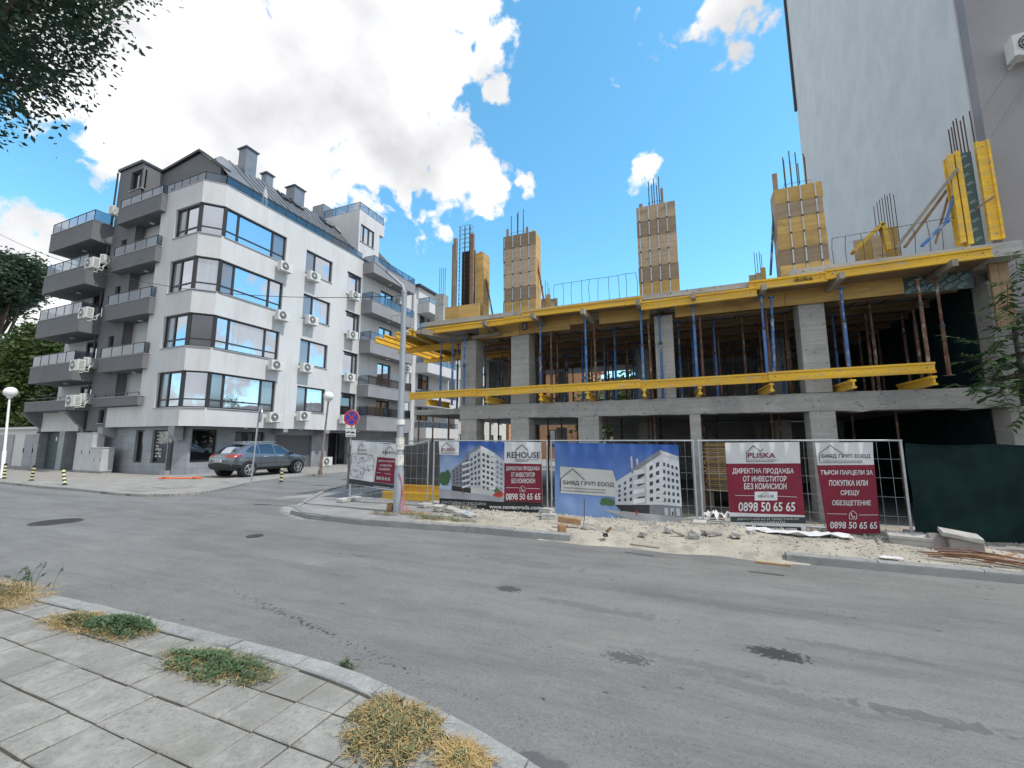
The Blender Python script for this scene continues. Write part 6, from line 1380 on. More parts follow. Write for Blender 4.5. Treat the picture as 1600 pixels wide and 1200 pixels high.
# ------------------------------------------------------------------ printed banners
for n_, c_ in dict(bn_white=(.66,.67,.68), bn_maroon=(.20,.012,.035), bn_dark=(.035,.045,.05), bn_black=(.02,.02,.022), bn_sky1=(.035,.10,.34), bn_sky2=(.10,.22,.52), bn_sky3=(.26,.38,.62), bn_pale=(.62,.64,.68), bn_grey=(.22,.23,.26), bn_lite=(.50,.52,.56), bn_win=(.05,.06,.09), bn_road=(.36,.37,.40), bn_tree=(.06,.13,.05), bn_red=(.45,.05,.03), bn_ink=(.03,.03,.035), bn_logo=(.22,.02,.05), bn_cream=(.55,.55,.54)).items():
    mat(n_, c_, .55, tuple(x*.86 for x in c_), 2.5, 5, spec=.35)
def sky_print(name, top, low, z0, z1):
    m = mat(name, top, .55, low, 1, 2, spec=.35); t = m.node_tree; pr_ = princ(m)
    for l_ in list(pr_.inputs['Base Color'].links): t.links.remove(l_)
    g = N(t, 'ShaderNodeNewGeometry'); sep = N(t, 'ShaderNodeSeparateXYZ'); L(t, g.outputs['Position'], sep.inputs[0]); n = N(t, 'ShaderNodeTexNoise'); n.inputs['Scale'].default_value = 1.4; n.inputs['Detail'].default_value = 5; L(t, g.outputs['Position'], n.inputs['Vector'])
    a_ = N(t, 'ShaderNodeMath', operation='MULTIPLY_ADD'); L(t, n.outputs[0], a_.inputs[0]); a_.inputs[1].default_value = -1.1; L(t, sep.outputs[2], a_.inputs[2])
    r = N(t, 'ShaderNodeMapRange'); r.inputs['From Min'].default_value = z1-.55; r.inputs['From Max'].default_value = z0-.55; L(t, a_.outputs[0], r.inputs['Value'])
    x = N(t, 'ShaderNodeMix', data_type='RGBA'); L(t, r.outputs[0], x.inputs[0]); x.inputs[6].default_value = (*top,1); x.inputs[7].default_value = (*low,1); L(t, x.outputs[2], pr_.inputs['Base Color'])
sky_print('bn_skyA', (.035,.10,.34), (.42,.52,.68), .75, 1.65); sky_print('bn_skyB', (.03,.10,.36), (.22,.34,.60), .1, 1.65)
class Banner:
    def __init__(s, label, corners, y, seed, ties=6, conv=None):
        s.y = y; s.seed = seed; s.cv = conv or (lambda x, q: (x, q)); s.c = [PY(*s.cv(*q), y) for q in corners]; s.ties = ties
        s.zt = max(q.z for q in s.c); s.zb = min(q.z for q in s.c); s.x0 = min(q.x for q in s.c); s.x1 = max(q.x for q in s.c); s.layers = {}
        c0 = Vector(((s.x0+s.x1)/2, y, s.zb)); s.o = c0; s.t = thing('banner', label, 'banner', c0, 0, 'printed banners on the site fence')
    def wave(s, x, z):
        v = (s.zt-z)/(s.zt-s.zb); u = (x-s.x0)/(s.x1-s.x0)
        w_ = .022*mn.noise(Vector((x*1.6, z*1.3, s.seed))) + .010*mn.noise(Vector((x*3.5, z*3, s.seed+3)))
        k = (u*s.ties) % 1.0; k = abs(k-.5)*2
        w_ += .034*math.exp(-(v/.14)**2)*(k**2) - .018*math.exp(-((v-.05)/.12)**2)*(1-k)
        w_ += .010*math.sin(x*8+z*5+s.seed)*v
        return w_
    def P(s, px, py, lay=0.0):
        p = PY(*s.cv(px, py), s.y); return Vector((p.x, s.y - s.wave(p.x, p.z) - lay, p.z)) - s.o
    def quad(s, pts, m_, name='print', lay=1, nu=10, nv=8):
        A, B, C, D = pts; mb = s.layers.setdefault((name, m_), MB()); vs = []
        if name in ('print','sheet') and nu >= 4: nu = max(2, int(max(abs(B[0]-A[0]), abs(C[0]-D[0]))/11)); nv = max(2, int(max(abs(D[1]-A[1]), abs(C[1]-B[1]))/11))
        for j in range(nv+1):
            for i in range(nu+1):
                u, v = i/nu, j/nv; a = (A[0]+(B[0]-A[0])*u, A[1]+(B[1]-A[1])*u); d = (D[0]+(C[0]-D[0])*u, D[1]+(C[1]-D[1])*u)
                vs.append(s.P(a[0]+(d[0]-a[0])*v, a[1]+(d[1]-a[1])*v, lay*.005))
        mb.add(vs, [(j*(nu+1)+i, (j+1)*(nu+1)+i, (j+1)*(nu+1)+i+1, j*(nu+1)+i+1) for j in range(nv) for i in range(nu)], 0, True)
    def rect(s, x0, y0, x1, y1, m_, **k): s.quad([(x0,y0),(x1,y0),(x1,y1),(x0,y1)], m_, **k)
    def blob(s, cx, cy, rx, ry, m_, lay=2, name='print', n=14):
        mb = s.layers.setdefault((name, m_), MB()); r = random.Random(int(cx)); mb.add([s.P(cx+rx*r.uniform(.8,1.15)*math.cos(6.283*k/n), cy+ry*r.uniform(.8,1.15)*math.sin(6.283*k/n), lay*.005) for k in range(n)], [tuple(range(n))[::-1]])
    def line(s, pts, w_, m_, lay=3, name='logo_outline'):
        for a, b in zip(pts, pts[1:]):
            dx, dy = b[0]-a[0], b[1]-a[1]; l = math.hypot(dx, dy); nx, ny = -dy/l*w_/2, dx/l*w_/2
            s.quad([(a[0]+nx,a[1]+ny),(b[0]+nx,b[1]+ny),(b[0]-nx,b[1]-ny),(a[0]-nx,a[1]-ny)], m_, name=name, lay=lay, nu=4, nv=1)
    def text(s, body, x0, y0, x1, y1, m_='bn_white', bold=.02, lay=3, skew=0.0, name='lettering'):
        vs, fs = glyphs(body, bold); mb = s.layers.setdefault((name, m_), MB())
        mb.add([s.P(x0+(x1-x0)*a, y1+(y0-y1)*b + skew*a, lay*.005) for a, b in vs], fs)
    def win_grid(s, quad, cols, rows, m_='bn_win', fu=.5, fv=.5, lay=3):
        A, B, C, D = quad
        def at(u, v): a = (A[0]+(B[0]-A[0])*u, A[1]+(B[1]-A[1])*u); d = (D[0]+(C[0]-D[0])*u, D[1]+(C[1]-D[1])*u); return (a[0]+(d[0]-a[0])*v, a[1]+(d[1]-a[1])*v)
        for i in range(cols):
            for j in range(rows):
                u0, v0 = (i+.5-fu/2)/cols, (j+.5-fv/2)/rows; u1, v1 = u0+fu/cols, v0+fv/rows
                s.quad([at(u0,v0),at(u1,v0),at(u1,v1),at(u0,v1)], m_, lay=lay, nu=1, nv=1)
    def done(s, base, corners):
        s.quad(corners, base, name='sheet', lay=0, nu=40, nv=24)
        for (nme, m_), mb in s.layers.items():
            o = mb.build(nme, m_, s.t)
            if nme != 'sheet': o['kind'] = 'stuff'
# banner with the red car
cv = lambda x, q: (620+x/4, 560+q/4)
cn = [(272,518),(905,524),(912,978),(268,908)]
b = Banner('blue and maroon sale banner showing a white building and a red car', cn, YB, 1, 7, cv)
b.quad([(272,518),(672,521),(672,895),(268,870)], 'bn_skyA')
b.quad([(345,700),(455,600),(462,835),(345,800)], 'bn_grey', lay=2); b.quad([(455,600),(528,545),(612,585),(612,870),(462,835)][0:1]+[(528,545),(528,850),(462,835)], 'bn_lite', lay=2); b.quad([(528,545),(612,590),(612,872),(528,850)], 'bn_white', lay=2); b.quad([(612,590),(671,640),(671,880),(612,872)], 'bn_lite', lay=2)
b.quad([(430,600),(528,540),(625,585),(625,600),(528,560),(430,620)][0:1]+[(528,540),(528,556),(430,616)], 'bn_grey', lay=3)
b.win_grid([(350,705),(452,615),(455,800),(350,785)], 5, 5, fu=.45); b.win_grid([(458,625),(526,575),(526,800),(460,800)], 3, 6, fu=.5); b.win_grid([(532,580),(610,610),(610,840),(532,820)], 3, 7, fu=.55); b.win_grid([(616,625),(668,655),(668,860),(616,850)], 2, 7, 'bn_grey', fu=.6)
for k in range(5): b.quad([(412,655+k*36),(460,640+k*36),(460,652+k*36),(412,668+k*36)], 'bn_white', lay=4, nu=2, nv=1)
for k in range(6): b.quad([(585,612+k*38),(625,628+k*38),(625,640+k*38),(585,624+k*38)], 'bn_white', lay=4, nu=2, nv=1)
b.quad([(345,795),(465,815),(610,855),(610,880),(430,865),(345,825)][0:1]+[(465,812),(465,862),(345,828)], 'bn_ink', lay=3); b.quad([(465,812),(600,800),(600,850),(465,862)], 'bn_cream', lay=3); b.quad([(270,815),(345,828),(672,872),(672,895),(268,872)][0:1]+[(672,868),(672,896),(268,872)], 'bn_road', lay=4)
for q in ((290,745,22,40),(320,735,20,36),(300,770,30,26),(630,825,18,14)): b.blob(*q, 'bn_tree', lay=5)
b.blob(640,852,34,15,'bn_red',lay=6); b.blob(648,836,18,10,'bn_red',lay=6); b.blob(645,838,11,5,'bn_win',lay=7); b.blob(420,835,4,14,'bn_red',lay=7)
b.quad([(268,518),(389,519),(389,605),(270,600)], 'bn_white', lay=3); b.line([(285,594),(285,552),(310,528),(355,562)], 3, 'bn_ink', 5); b.text('PLISKA', 287,560,370,580,'bn_logo',.01,5); b.line([(285,594),(380,594)], 2, 'bn_ink', 5); b.text('ЖИЛИЩНА СГРАДА 2',292,584,372,590,'bn_ink',.0,5)
b.quad([(672,521),(905,524),(906,660),(672,655)], 'bn_white', lay=2); b.line([(745,642),(745,572),(786,540),(825,576)], 4, 'bn_ink', 4); b.line([(745,642),(822,642)], 3, 'bn_ink', 4); b.text('REHOUSE', 690,585,898,622,'bn_ink',.01,4); b.text('REAL ESTATE', 755,628,888,637,'bn_ink',0,4)
b.quad([(672,655),(906,660),(910,902),(674,888)], 'bn_maroon', lay=2)
b.text('ДИРЕКТНА ПРОДАЖБА',683,675,897,704,bold=.018); b.text('ОТ ИНВЕСТИТОР',715,712,865,741,bold=.018); b.text('БЕЗ КОМИСИОН',718,750,865,780,bold=.018); b.line([(684,808),(764,808)],2.5,'bn_white'); b.line([(812,812),(895,814)],2.5,'bn_white'); b.line([(772,832),(772,808),(788,795),(804,808),(804,832),(772,832)],2,'bn_white'); b.line([(782,805),(782,818),(792,826),(798,824)],4,'bn_white'); b.text('0898 50 65 65',684,843,898,884,bold=.018)
b.quad([(268,868),(672,893),(910,902),(912,976),(268,908)][0:1]+[(911,902),(912,978),(268,908)], 'bn_black', lay=3); b.text('ДВУСТАЙНИ И ТРИСТАЙНИ',280,886,560,908,'bn_cream',.0,5,12); b.text('АПАРТАМЕНТИ',338,908,500,926,'bn_cream',.0,5,6); b.text('www.novasgrada.com',580,912,902,944,'bn_white',.02,5,8)
b.done('bn_white', cn)
# blue sky banner
cv = lambda x, q: (860+x/4, 660+q/4); cn = [(28,125),(800,140),(826,642),(30,588)]
b = Banner('large blue sky banner with a white balcony building and company name', cn, YB, 2, 8, cv)
b.quad([(60,275),(345,290),(430,330),(440,470),(70,440)][0:1]+[(390,300),(440,468),(66,440)], 'bn_cream', lay=2); 
b.line([(66,424),(66,350),(140,290),(215,360)],4,'bn_ink',4); b.line([(66,425),(345,441)],3,'bn_ink',4); b.text('БИЯД ГРУП ЕООД',82,362,398,392,'bn_ink',.012,4,14); b.text('ИНВЕСТИЦИОННА КОМПАНИЯ',84,402,342,414,'bn_ink',.0,4,16)
b.quad([(405,372),(598,250),(602,515),(405,515)], 'bn_lite', lay=2); b.quad([(598,250),(690,185),(694,515),(602,515)], 'bn_white', lay=2); b.quad([(690,185),(802,235),(822,525),(694,515)], 'bn_pale', lay=2)
b.quad([(500,290),(685,172),(690,200),(510,318)], 'bn_grey', lay=3); b.quad([(685,172),(800,212),(802,238),(690,200)], 'bn_cream', lay=3); b.quad([(500,215),(512,210),(518,290),(505,296)], 'bn_lite', lay=3); b.quad([(535,228),(548,224),(552,272),(540,278)], 'bn_lite', lay=3)
b.win_grid([(415,395),(520,325),(522,500),(415,500)], 3, 4, fu=.4); b.win_grid([(535,330),(598,285),(600,500),(537,500)], 1, 4, fu=.7); b.win_grid([(610,270),(690,225),(692,505),(612,505)], 2, 5, fu=.5); b.win_grid([(698,235),(800,270),(816,515),(700,505)], 4, 6, fu=.5)
for k in range(4): b.quad([(520,300+k*60),(590,290+k*60),(590,318+k*60),(520,330+k*60)], 'bn_white', lay=4, nu=2, nv=1); b.quad([(660,330+k*50),(712,322+k*50),(712,338+k*50),(660,348+k*50)], 'bn_white', lay=4, nu=2, nv=1)
b.quad([(405,515),(620,515),(620,570),(450,560)], 'bn_ink', lay=3); b.quad([(620,515),(822,525),(825,590),(620,575)], 'bn_grey', lay=3); b.win_grid([(705,530),(815,535),(820,588),(708,582)], 3, 1, 'bn_lite', .6, .9, 4)
for q in ((345,490,30,22),(375,500,30,22),(330,505,20,14)): b.blob(*q, 'bn_tree', lay=4)
b.quad([(330,540),(450,560),(826,600),(826,640),(330,606)][0:1]+[(826,592),(826,642),(500,612)], 'bn_road', lay=5); b.blob(540,562,6,18,'bn_red',lay=6); b.blob(446,545,5,12,'bn_ink',lay=6); b.blob(765,568,5,14,'bn_ink',lay=6)
b.done('bn_skyB', cn)
# maroon sale banner
cn = [(1090,127),(1552,122),(1598,685),(1125,648)]
b = Banner('tall maroon and white sale banner with housing logo and web address', cn, YB, 3, 5, cv)
b.quad([(1097,258),(1563,256),(1590,580),(1120,562)], 'bn_maroon'); b.line([(1228,246),(1225,188),(1268,145),(1312,182),(1330,165)],4,'bn_ink'); b.line([(1228,246),(1395,244)],3,'bn_ink'); b.text('PLISKA',1233,190,1406,222,'bn_logo',.02); b.text('ЖИЛИЩНА СГРАДА 2',1233,231,1424,241,'bn_ink',.0)
b.text('ДИРЕКТНА ПРОДАЖБА',1138,286,1520,325,bold=.018); b.text('ОТ ИНВЕСТИТОР',1203,334,1474,370,bold=.018); b.text('БЕЗ КОМИСИОН',1210,380,1474,418,bold=.018); b.rect(1276,432,1418,487,'bn_white',lay=2,nu=4,nv=3); b.text('REHOUSE',1296,452,1396,469,'bn_ink',.0,4); b.line([(1318,478),(1318,450),(1342,436),(1364,450)],2,'bn_ink',4); b.line([(1155,455),(1276,458)],2.5,'bn_white'); b.line([(1418,460),(1540,466)],2.5,'bn_white'); b.text('0898 50 65 65',1175,497,1528,556,bold=.018)
b.quad([(1123,588),(1592,592),(1595,632),(1126,622)], 'bn_dark', lay=2); b.text('ДВУСТАЙНИ И ТРИСТАЙНИ',1168,594,1550,612,'bn_cream',0); b.text('АПАРТАМЕНТИ',1250,616,1465,632,'bn_cream',0); b.quad([(1170,640),(1565,655),(1568,684),(1175,662)], 'bn_black', lay=2); b.text('www.novasgrada.com',1186,645,1540,668,'bn_white',.02,3,10)
b.done('bn_white', cn)
# land wanted banner
cv = lambda x, q: (1200+x/4, 640+q/4); cn = [(290,207),(650,203),(702,772),(374,777)]
b = Banner('narrow maroon banner asking for land plots beside the green netting', cn, YB, 4, 4, cv)
b.quad([(303,348),(664,345),(702,772),(374,777)], 'bn_maroon'); b.line([(322,332),(320,276),(386,222),(465,275)],4,'bn_ink'); b.line([(322,332),(588,331)],3,'bn_ink'); b.text('БИЯД ГРУП ЕООД',334,278,638,306,'bn_ink',.01); b.text('ИНВЕСТИЦИОННА КОМПАНИЯ',338,316,586,327,'bn_ink',0)
b.text('ТЪРСИ ПАРЦЕЛИ ЗА',326,378,652,412,bold=.018); b.text('ПОКУПКА ИЛИ',380,440,620,476,bold=.018); b.text('СРЕЩУ',452,503,568,540,bold=.018); b.text('ОБЕЗЩЕТЕНИЕ',400,566,640,604,bold=.018); b.line([(368,650),(492,653)],3,'bn_white'); b.line([(567,657),(686,657)],3,'bn_white'); b.line([(506,682),(506,650),(528,630),(551,650),(551,682),(506,682)],3,'bn_white'); b.line([(518,645),(520,662),(532,672),(541,668)],6,'bn_white'); b.text('0898 50 65 65',388,700,678,744,bold=.018)
b.done('bn_white', cn)
# floor plan banner at the corner
cv = lambda x, q: (540+x/8, 660+q/8); cn = [(82,225),(712,290),(690,872),(38,765)]
b = Banner('white banner with a black floor plan and tilted maroon box', cn, 9.12, 5, 4, cv)
b.quad([(400,430),(645,455),(612,775),(360,742)], 'bn_maroon', lay=2); b.quad([(42,702),(690,792),(690,850),(40,764)], 'bn_dark', lay=2)
b.text('PLISKA',155,332,268,356,'bn_logo',.0,3,4); b.line([(160,385),(158,320),(200,265),(235,308)],5,'bn_ink'); b.line([(160,385),(270,388)],4,'bn_ink'); b.text('REHOUSE',468,355,690,392,'bn_ink',.0,3,8); b.line([(505,418),(510,340),(560,300),(610,350)],5,'bn_ink')
b.text('ДИРЕКТНА ПРОДАЖБА',415,468,615,495,bold=.015,skew=10); b.text('ОТ ИНВЕСТИТОР',435,522,575,548,bold=.015,skew=8); b.text('БЕЗ КОМИСИОН',425,568,555,595,bold=.015,skew=8); b.line([(392,625),(450,632)],4,'bn_white'); b.line([(490,640),(570,648)],4,'bn_white'); b.text('0898 50 65 65',388,672,560,716,bold=.015,skew=14); b.text('www.novasgrada.com',356,784,612,806,'bn_white',.02,3,34)
r = random.Random(8)
pl_ = [(80,390),(330,408),(362,480),(345,590),(230,600),(205,705),(60,670),(55,540),(80,390)]
b.line(pl_, 4, 'bn_ink', 2, 'floor_plan')
for k in range(46):
    x, y = r.uniform(70,330), r.uniform(405,590) if r.random() < .75 else r.uniform(590,680)
    if y > 590: x = 60 + (x-60)*.5
    l = r.uniform(20,60); b.line([(x,y),(x+l,y+l*.08)] if r.random() < .5 else [(x,y),(x-2,y+l*.7)], 3, 'bn_ink', 2, 'floor_plan')
b.done('bn_white', cn)
# ------------------------------------------------------------------ green netting and dark fabric
def cloth(name, label, a, b_, z0, z1f, m_, seed, nx=60, nz=24, amp=.05):
    a, b_ = Vector((*a, 0)), Vector((*b_, 0)); s = MB(); vs = []
    for j in range(nz+1):
        for i in range(nx+1):
            u, v = i/nx, j/nz; p = a.lerp(b_, u); z = z0 + (z1f(u)-z0)*v
            dy = amp*mn.noise(Vector((p.x*1.8, z*1.1, seed))) + amp*.5*mn.noise(Vector((p.x*5, z*2, seed+2))) + .03*math.sin(p.x*7+2*z)*(1-v)
            vs.append((p.x-a.x, p.y+dy-a.y, z))
    s.add(vs, [(j*(nx+1)+i, (j+1)*(nx+1)+i, (j+1)*(nx+1)+i+1, j*(nx+1)+i+1) for j in range(nz) for i in range(nx)], 0, True)
    o = s.build(name, m_); o.location = (a.x, a.y, 0); return tag(o, label, 'netting')
cloth('shade_netting', 'dark green shade netting hung along the site front', (3.44,9.36), (9.5,9.5), .08, lambda u: 1.66 - .07*math.sin(u*3.1) - .025*math.sin(u*23) - .012*math.sin(u*61), 'net_green', 5, 150, 30, .10)
s = MB(); s.tube([(3.44+.3*k, 9.37+.007*k, 1.66-.07*math.sin(.05*k*3.1)-.025*math.sin(.05*k*23)+.004) for k in range(21)], .012, 5); tag(s.build('rope', 'net_green'), 'dark rope hemming the top of the green netting', 'rope')
cloth('shade_netting', 'dark green netting hung inside the ground storey along the party wall', (5.44,11.15), (5.46,19.6), .08, lambda u: 2.46, 'net_green', 15, 60, 16, .06)
cloth('shade_netting', 'added dark green netting darkening the upper storey along the party wall', (5.40,11.15), (5.44,19.6), 2.75, lambda u: 4.93, 'net_green', 16, 60, 16, .06)  # netting added upstairs to darken the pale inner wall
mat('fabric_grey', (.085,.085,.09), .9, (.12,.12,.125), 4, 5, bump=.3, bscale=120)
cloth('dust_sheet', 'dark grey dust sheet behind the bent corner fence panel', (-7.9,10.1), (-6.05,10.0), .3, lambda u: 1.66 - .05*math.sin(u*5), 'fabric_grey', 9, 40, 20, .06)
cloth('dust_sheet', 'dark grey dust sheet along the side street fence', (-9.1,9.6), (-9.3,13.2), .35, lambda u: 1.6, 'fabric_grey', 12, 30, 16, .05)
for k, (y, z, x0) in enumerate(((9.95,.42,-7.6),(9.85,.22,-8.0),(10.1,.22,-7.8),(10.2,.42,-7.5))): ibeam((x0,y,z),(x0+2.4,y+.05,z), f'yellow beam lying in the low stack behind the corner fence, {["upper front","lower front","lower rear","upper rear"][k]}', 'yellow beams stacked behind the corner fence')
# ------------------------------------------------------------------ rubble, slabs and timber offcuts
mat('stone_pale', (.46,.45,.43), .92, (.34,.33,.31), 5, 6, bump=.5, bscale=30, spec=.2); mat('stone_pink', (.34,.30,.29), .92, (.27,.24,.235), 4, 6, bump=.4, bscale=30, spec=.2); mat('wood_orange', (.36,.215,.11), .8, (.25,.145,.075), 5, 5, stretch=(1,1,4))
def chunk(name, label, cat, px, py, size, m_, seed, rot=(0,0,0), z=.12, rough=.12, group=None, dz=0):
    p = GR(px, py, z); r = random.Random(seed); bm = bmesh.new(); bmesh.ops.create_cube(bm, size=1); bmesh.ops.subdivide_edges(bm, edges=bm.edges[:], cuts=2, use_grid_fill=True)
    for v in bm.verts:
        n_ = mn.noise(Vector((v.co.x*2.1+seed, v.co.y*2.1, v.co.z*2.1))); k = 1 + rough*n_*1.6
        v.co = Vector((v.co.x*size[0]*k, v.co.y*size[1]*k, v.co.z*size[2]*(1+rough*n_))) 
    me = bpy.data.meshes.new(name); bm.to_mesh(me); bm.free(); me.materials.append(M[m_]); o = bpy.data.objects.new(name, me); COL.objects.link(o); o.location = (p.x, p.y, z + size[2]*.45 + dz); o.rotation_euler = [R(q) for q in rot]
    bv = o.modifiers.new('bevel', 'BEVEL'); bv.width = min(size)*.06; bv.segments = 1; return tag(o, label, cat, group)
chunk('concrete_slab', 'lower concrete slab of the neat pair beside the green netting', 'slab', 1422, 850, (.50,.32,.10), 'stone_pale', 1, (0,0,-14), rough=.03); chunk('concrete_slab', 'upper concrete slab of the neat pair beside the green netting', 'slab', 1420, 850, (.50,.34,.045), 'stone_pale', 2, (2,0,-10), rough=.03, dz=.10)
chunk('paving_slab', 'pinkish slab standing on edge before the green netting', 'slab', 1466, 856, (.22,.07,.22), 'stone_pink', 3, (-14,0,10), rough=.05); chunk('concrete_block', 'grey concrete block carrying a tilted slab', 'block', 1508, 860, (.36,.22,.18), 'stone_pink', 4, (0,0,-8), rough=.05); chunk('concrete_slab', 'tilted slab resting on the grey concrete block', 'slab', 1503, 860, (.42,.30,.06), 'stone_pale', 5, (6,8,-12), rough=.06, dz=.19)
chunk('concrete_slab', 'flat broken slab lying by the foot of the netting', 'slab', 1580, 862, (.45,.25,.06), 'stone_pink', 6, (0,-5,-20), rough=.08)
chunk('timber_block', 'orange brown timber block lying across another before the blue banner', 'timber', 890, 824, (.42,.12,.10), 'wood_orange', 7, (0,6,12), rough=.04, dz=.08); chunk('timber_block', 'short timber block under the orange brown one', 'timber', 878, 830, (.13,.14,.12), 'wood_orange', 8, (0,0,30), rough=.05); chunk('stone', 'white stone next to the orange timber blocks', 'stone', 920, 826, (.20,.12,.11), 'stone_pale', 9, (0,10,20), rough=.25)
chunk('concrete_block', 'pale concrete block at the fence foot by the blue banner', 'block', 858, 812, (.28,.2,.13), 'stone_pale', 10, (0,0,8), rough=.1); chunk('stone', 'rounded pale stone on the concrete block by the blue banner', 'stone', 855, 810, (.26,.18,.09), 'stone_pale', 11, (0,0,-15), rough=.3, dz=.12)
for k, (px, py, sx, sy, sz, m_, l_) in enumerate(((726,806,.55,.22,.08,'stone_pale','long flat white slab below the red car banner'),(706,800,.3,.2,.1,'stone_pale','broken white slab piece below the red car banner'),(685,798,.22,.18,.13,'stone_pale','chalky lump beside the double fence posts'),(610,797,.14,.12,.16,'wood_orange','ochre stone next to the tall steel pole'),(672,790,.3,.2,.06,'stone_pale','thin slab leaning at the double fence posts'))):
    chunk('stone_slab' if sx > .25 else 'stone', l_, 'stone', px, py, (sx,sy,sz), m_, 20+k, (3*k,5,10*k-20), rough=.18)
for k, (px, py, sx, sy, sz, rx, m_, l_) in enumerate(((1085,842,.16,.10,.14,25,'stone_pale','pointed white fragment before the mesh gap'),(1068,838,.35,.06,.03,20,'wood_grey','splintered grey board by the pointed white fragment'),(1112,836,.3,.16,.07,5,'stone_pink','flat rubble piece in the heap at the mesh gap'),(1045,832,.14,.1,.09,10,'stone_pale','small lump at the end of the blue banner'),(1005,838,.12,.09,.07,10,'stone_pink','brownish lump below the blue banner'),(1150,840,.2,.13,.08,12,'stone_pale','grey lump under the maroon sale banner'),(1175,836,.12,.1,.08,8,'stone_pale','pale lump under the maroon sale banner'),(946,838,.08,.07,.05,0,'black','small black lump on the sand before the blue banner'),(950,830,.22,.04,.03,35,'wood_orange','reddish splinter of wood on the sand before the blue banner'))):
    chunk('rubble_piece', l_, 'rubble', px, py, (sx,sy,sz), m_, 40+k, (0,rx,17*k), rough=.25)
# curved bundle of brown slats
t = thing('slat_bundle', 'bundle of curved rusty brown strips lying near the netting', 'strips', tuple(GR(1560,880,.12)), 0)
r = random.Random(5)
for k in range(12):
    s = MB(); o_ = r.uniform(-.05,.34); ph = r.uniform(-.4,.4); x0_ = r.uniform(-.85,-.45); pts = [(x0_+.21*q, -.10+o_*.7-.13*math.sin((q/6)*2.6+ph)+r.uniform(-.012,.012), .03+.007*k+.03*math.sin(q+ph)) for q in range(7)]; s.tube(pts, r.uniform(.006,.012), 4); s.build('strip', 'prop_rust' if k % 2 else 'wood_orange', t)
for k, (a_, b2) in enumerate((((1540,878),(1600,862)),((1150,832),(1290,838)),((1180,878),(1235,884)),((985,850),(1030,856)))):
    p, q = GR(*a_,.13), GR(*b2,.13); s = MB(); s.bar(p-(p+q)/2, q-(p+q)/2, .05, .02); o = s.build('timber_batten', 'wood_grey' if k % 2 else 'wood_orange'); o.location = (p+q)/2; tag(o, ['thin batten across the rusty strips','long batten along the foot of the maroon banners','loose batten on the sand beside the kerb','loose splinter batten below the blue banner'][k], 'batten')
# plastic sheet, litter, stick
mat('plastic_white', (.70,.71,.72), .4, (.6,.61,.62), 6, 4)
def crumple(name, label, px, py, sx, sy, m_, seed, h=.05):
    p = GR(px, py, .14); s = MB(); n_ = 10; vs = [((i/n_-.5)*sx, (j/n_-.5)*sy, h*(.5+mn.noise(Vector((i*.7, j*.7, seed))))+.01) for j in range(n_+1) for i in range(n_+1)]
    s.add(vs, [(j*(n_+1)+i, j*(n_+1)+i+1, (j+1)*(n_+1)+i+1, (j+1)*(n_+1)+i) for j in range(n_) for i in range(n_)], 0, True); o = s.build(name, m_); o.location = (p.x, p.y, .125); return tag(o, label, 'litter')
crumple('plastic_sheet', 'crumpled white plastic sheet along the foot of the maroon banners', 1245, 836, 1.5, .22, 'plastic_white', 3, .09); crumple('plastic_sheet', 'crumpled white plastic in the gap before the stacked boards', 1120, 812, .5, .3, 'plastic_white', 6, .2); crumple('plastic_bag', 'flattened white bag on the sand before the green netting', 1392, 872, .24, .12, 'plastic_white', 8, .03)
p = GR(730,807,.12); s = MB(); s.tube([(0,0,0),(.0,0,.09)], .035, 10); s.tube([(0,0,.09),(0,0,.12)], [.03,.015], 8); mat('cup_blue', (.25,.45,.72), .3); o = s.build('plastic_bottle', 'cup_blue'); o.location = p; tag(o, 'light blue plastic bottle on the weedy kerb strip', 'bottle')
p = GR(913,822,.12); s = MB(); s.tube([(0,0,0),(.01,0,.5)], .008, 5); o = s.build('iron_stake', 'rebar'); o.location = p; tag(o, 'thin iron stake standing by the orange timber', 'stake')
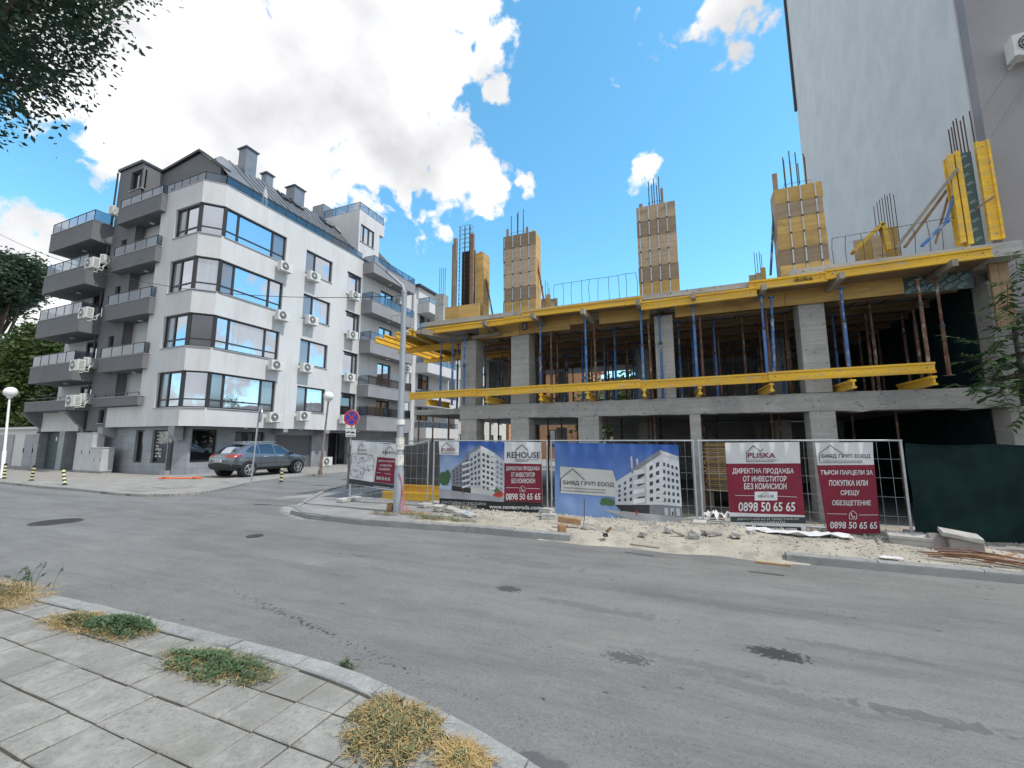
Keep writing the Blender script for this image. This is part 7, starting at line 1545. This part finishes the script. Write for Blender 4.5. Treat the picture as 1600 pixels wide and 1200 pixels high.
# gravel scattered on the sand
s = MB(); r = random.Random(9)
for k in range(4600):
    x = r.uniform(-5.8, 9); y = 9.1 + r.gauss(0,.55) if r.random() < .7 else r.uniform(7.35, 9.5)
    if y < 7.05 or y > 10.2 or (y < 7.45 and not -2.3 < x < 1.2): continue
    z = sand_z(x, y); q = r.uniform(.006,.022)*(1.6 if r.random() > .93 else 1)*(2.2 if y > 8.6 and r.random() > .9 else 1); c = Vector((x, y, z+q*.25)); a_ = r.uniform(0,6.28)
    vs = [c+Vector((q*math.cos(a_+i*2.094)*r.uniform(.8,1.2), q*math.sin(a_+i*2.094), -q*.4)) for i in range(3)] + [c+Vector((q*.6*math.cos(a_+1+i*2.094), q*.6*math.sin(a_+1+i*2.094), q*.55)) for i in range(3)]
    s.add(vs, [(3,4,5),(0,1,4,3),(1,2,5,4),(2,0,3,5)], 0 if r.random() < .7 else 1)
tag(s.build('gravel', ['stone_pale','stone_pink']), kind='stuff')
s = MB()
for k in range(420):
    x, y = r.uniform(-5.5,8), r.uniform(7.6,9.4); z = sand_z(x,y)+.006; a_ = r.uniform(0,3.14); l = r.uniform(.02,.09); s.bar((x,y,z),(x+l*math.cos(a_),y+l*math.sin(a_),z+r.uniform(0,.01)), r.uniform(.004,.012), .004)
for k in range(160):
    x, y = r.uniform(-6,9), r.uniform(4,7.2); a_ = r.uniform(0,3.14); l = r.uniform(.01,.05); s.bar((x,y,.004),(x+l*math.cos(a_),y+l*math.sin(a_),.005), r.uniform(.004,.012), .003)
tag(s.build('wood_splinters', 'wood_grey'), kind='stuff')
# dry weeds on the corner strip
for (px, py, rx, ry, ns, ng, l_, gm, sd_) in ((648,803,.42,.16,900,300,'dry straw weeds beside the tall steel pole','weed_dry',41),(600,803,.40,.10,300,500,'low mixed weeds left of the tall steel pole','weed_dry',42),(690,812,.75,.12,700,1500,'green weed strip along the corner kerb','weed',43)):
    p = GR(px, py, .11); weed_patch(l_, p.x, p.y, rx, ry, .0, ns, ng, .07, sd_, gm, z=.11, gscale=1)
# stacked boards and pipe inside the ground storey
t = thing('board_stack', 'tall stack of used shuttering boards inside the ground storey', 'boards', (.75, 12.3, .1))
for k in range(26): s = MB(); s.box(-.42+rp.uniform(-.04,.04), .42+rp.uniform(-.04,.04), -.8, .8, .42+k*.045, .42+k*.045+.036); s.build('board', 'board_tan' if k % 3 else 'board_yellow', t)
for x in (-.3,.3): s = MB(); s.box(x-.05, x+.05, -.7, .7, 0, .42); s.build('bearer', 'wood_grey', t)
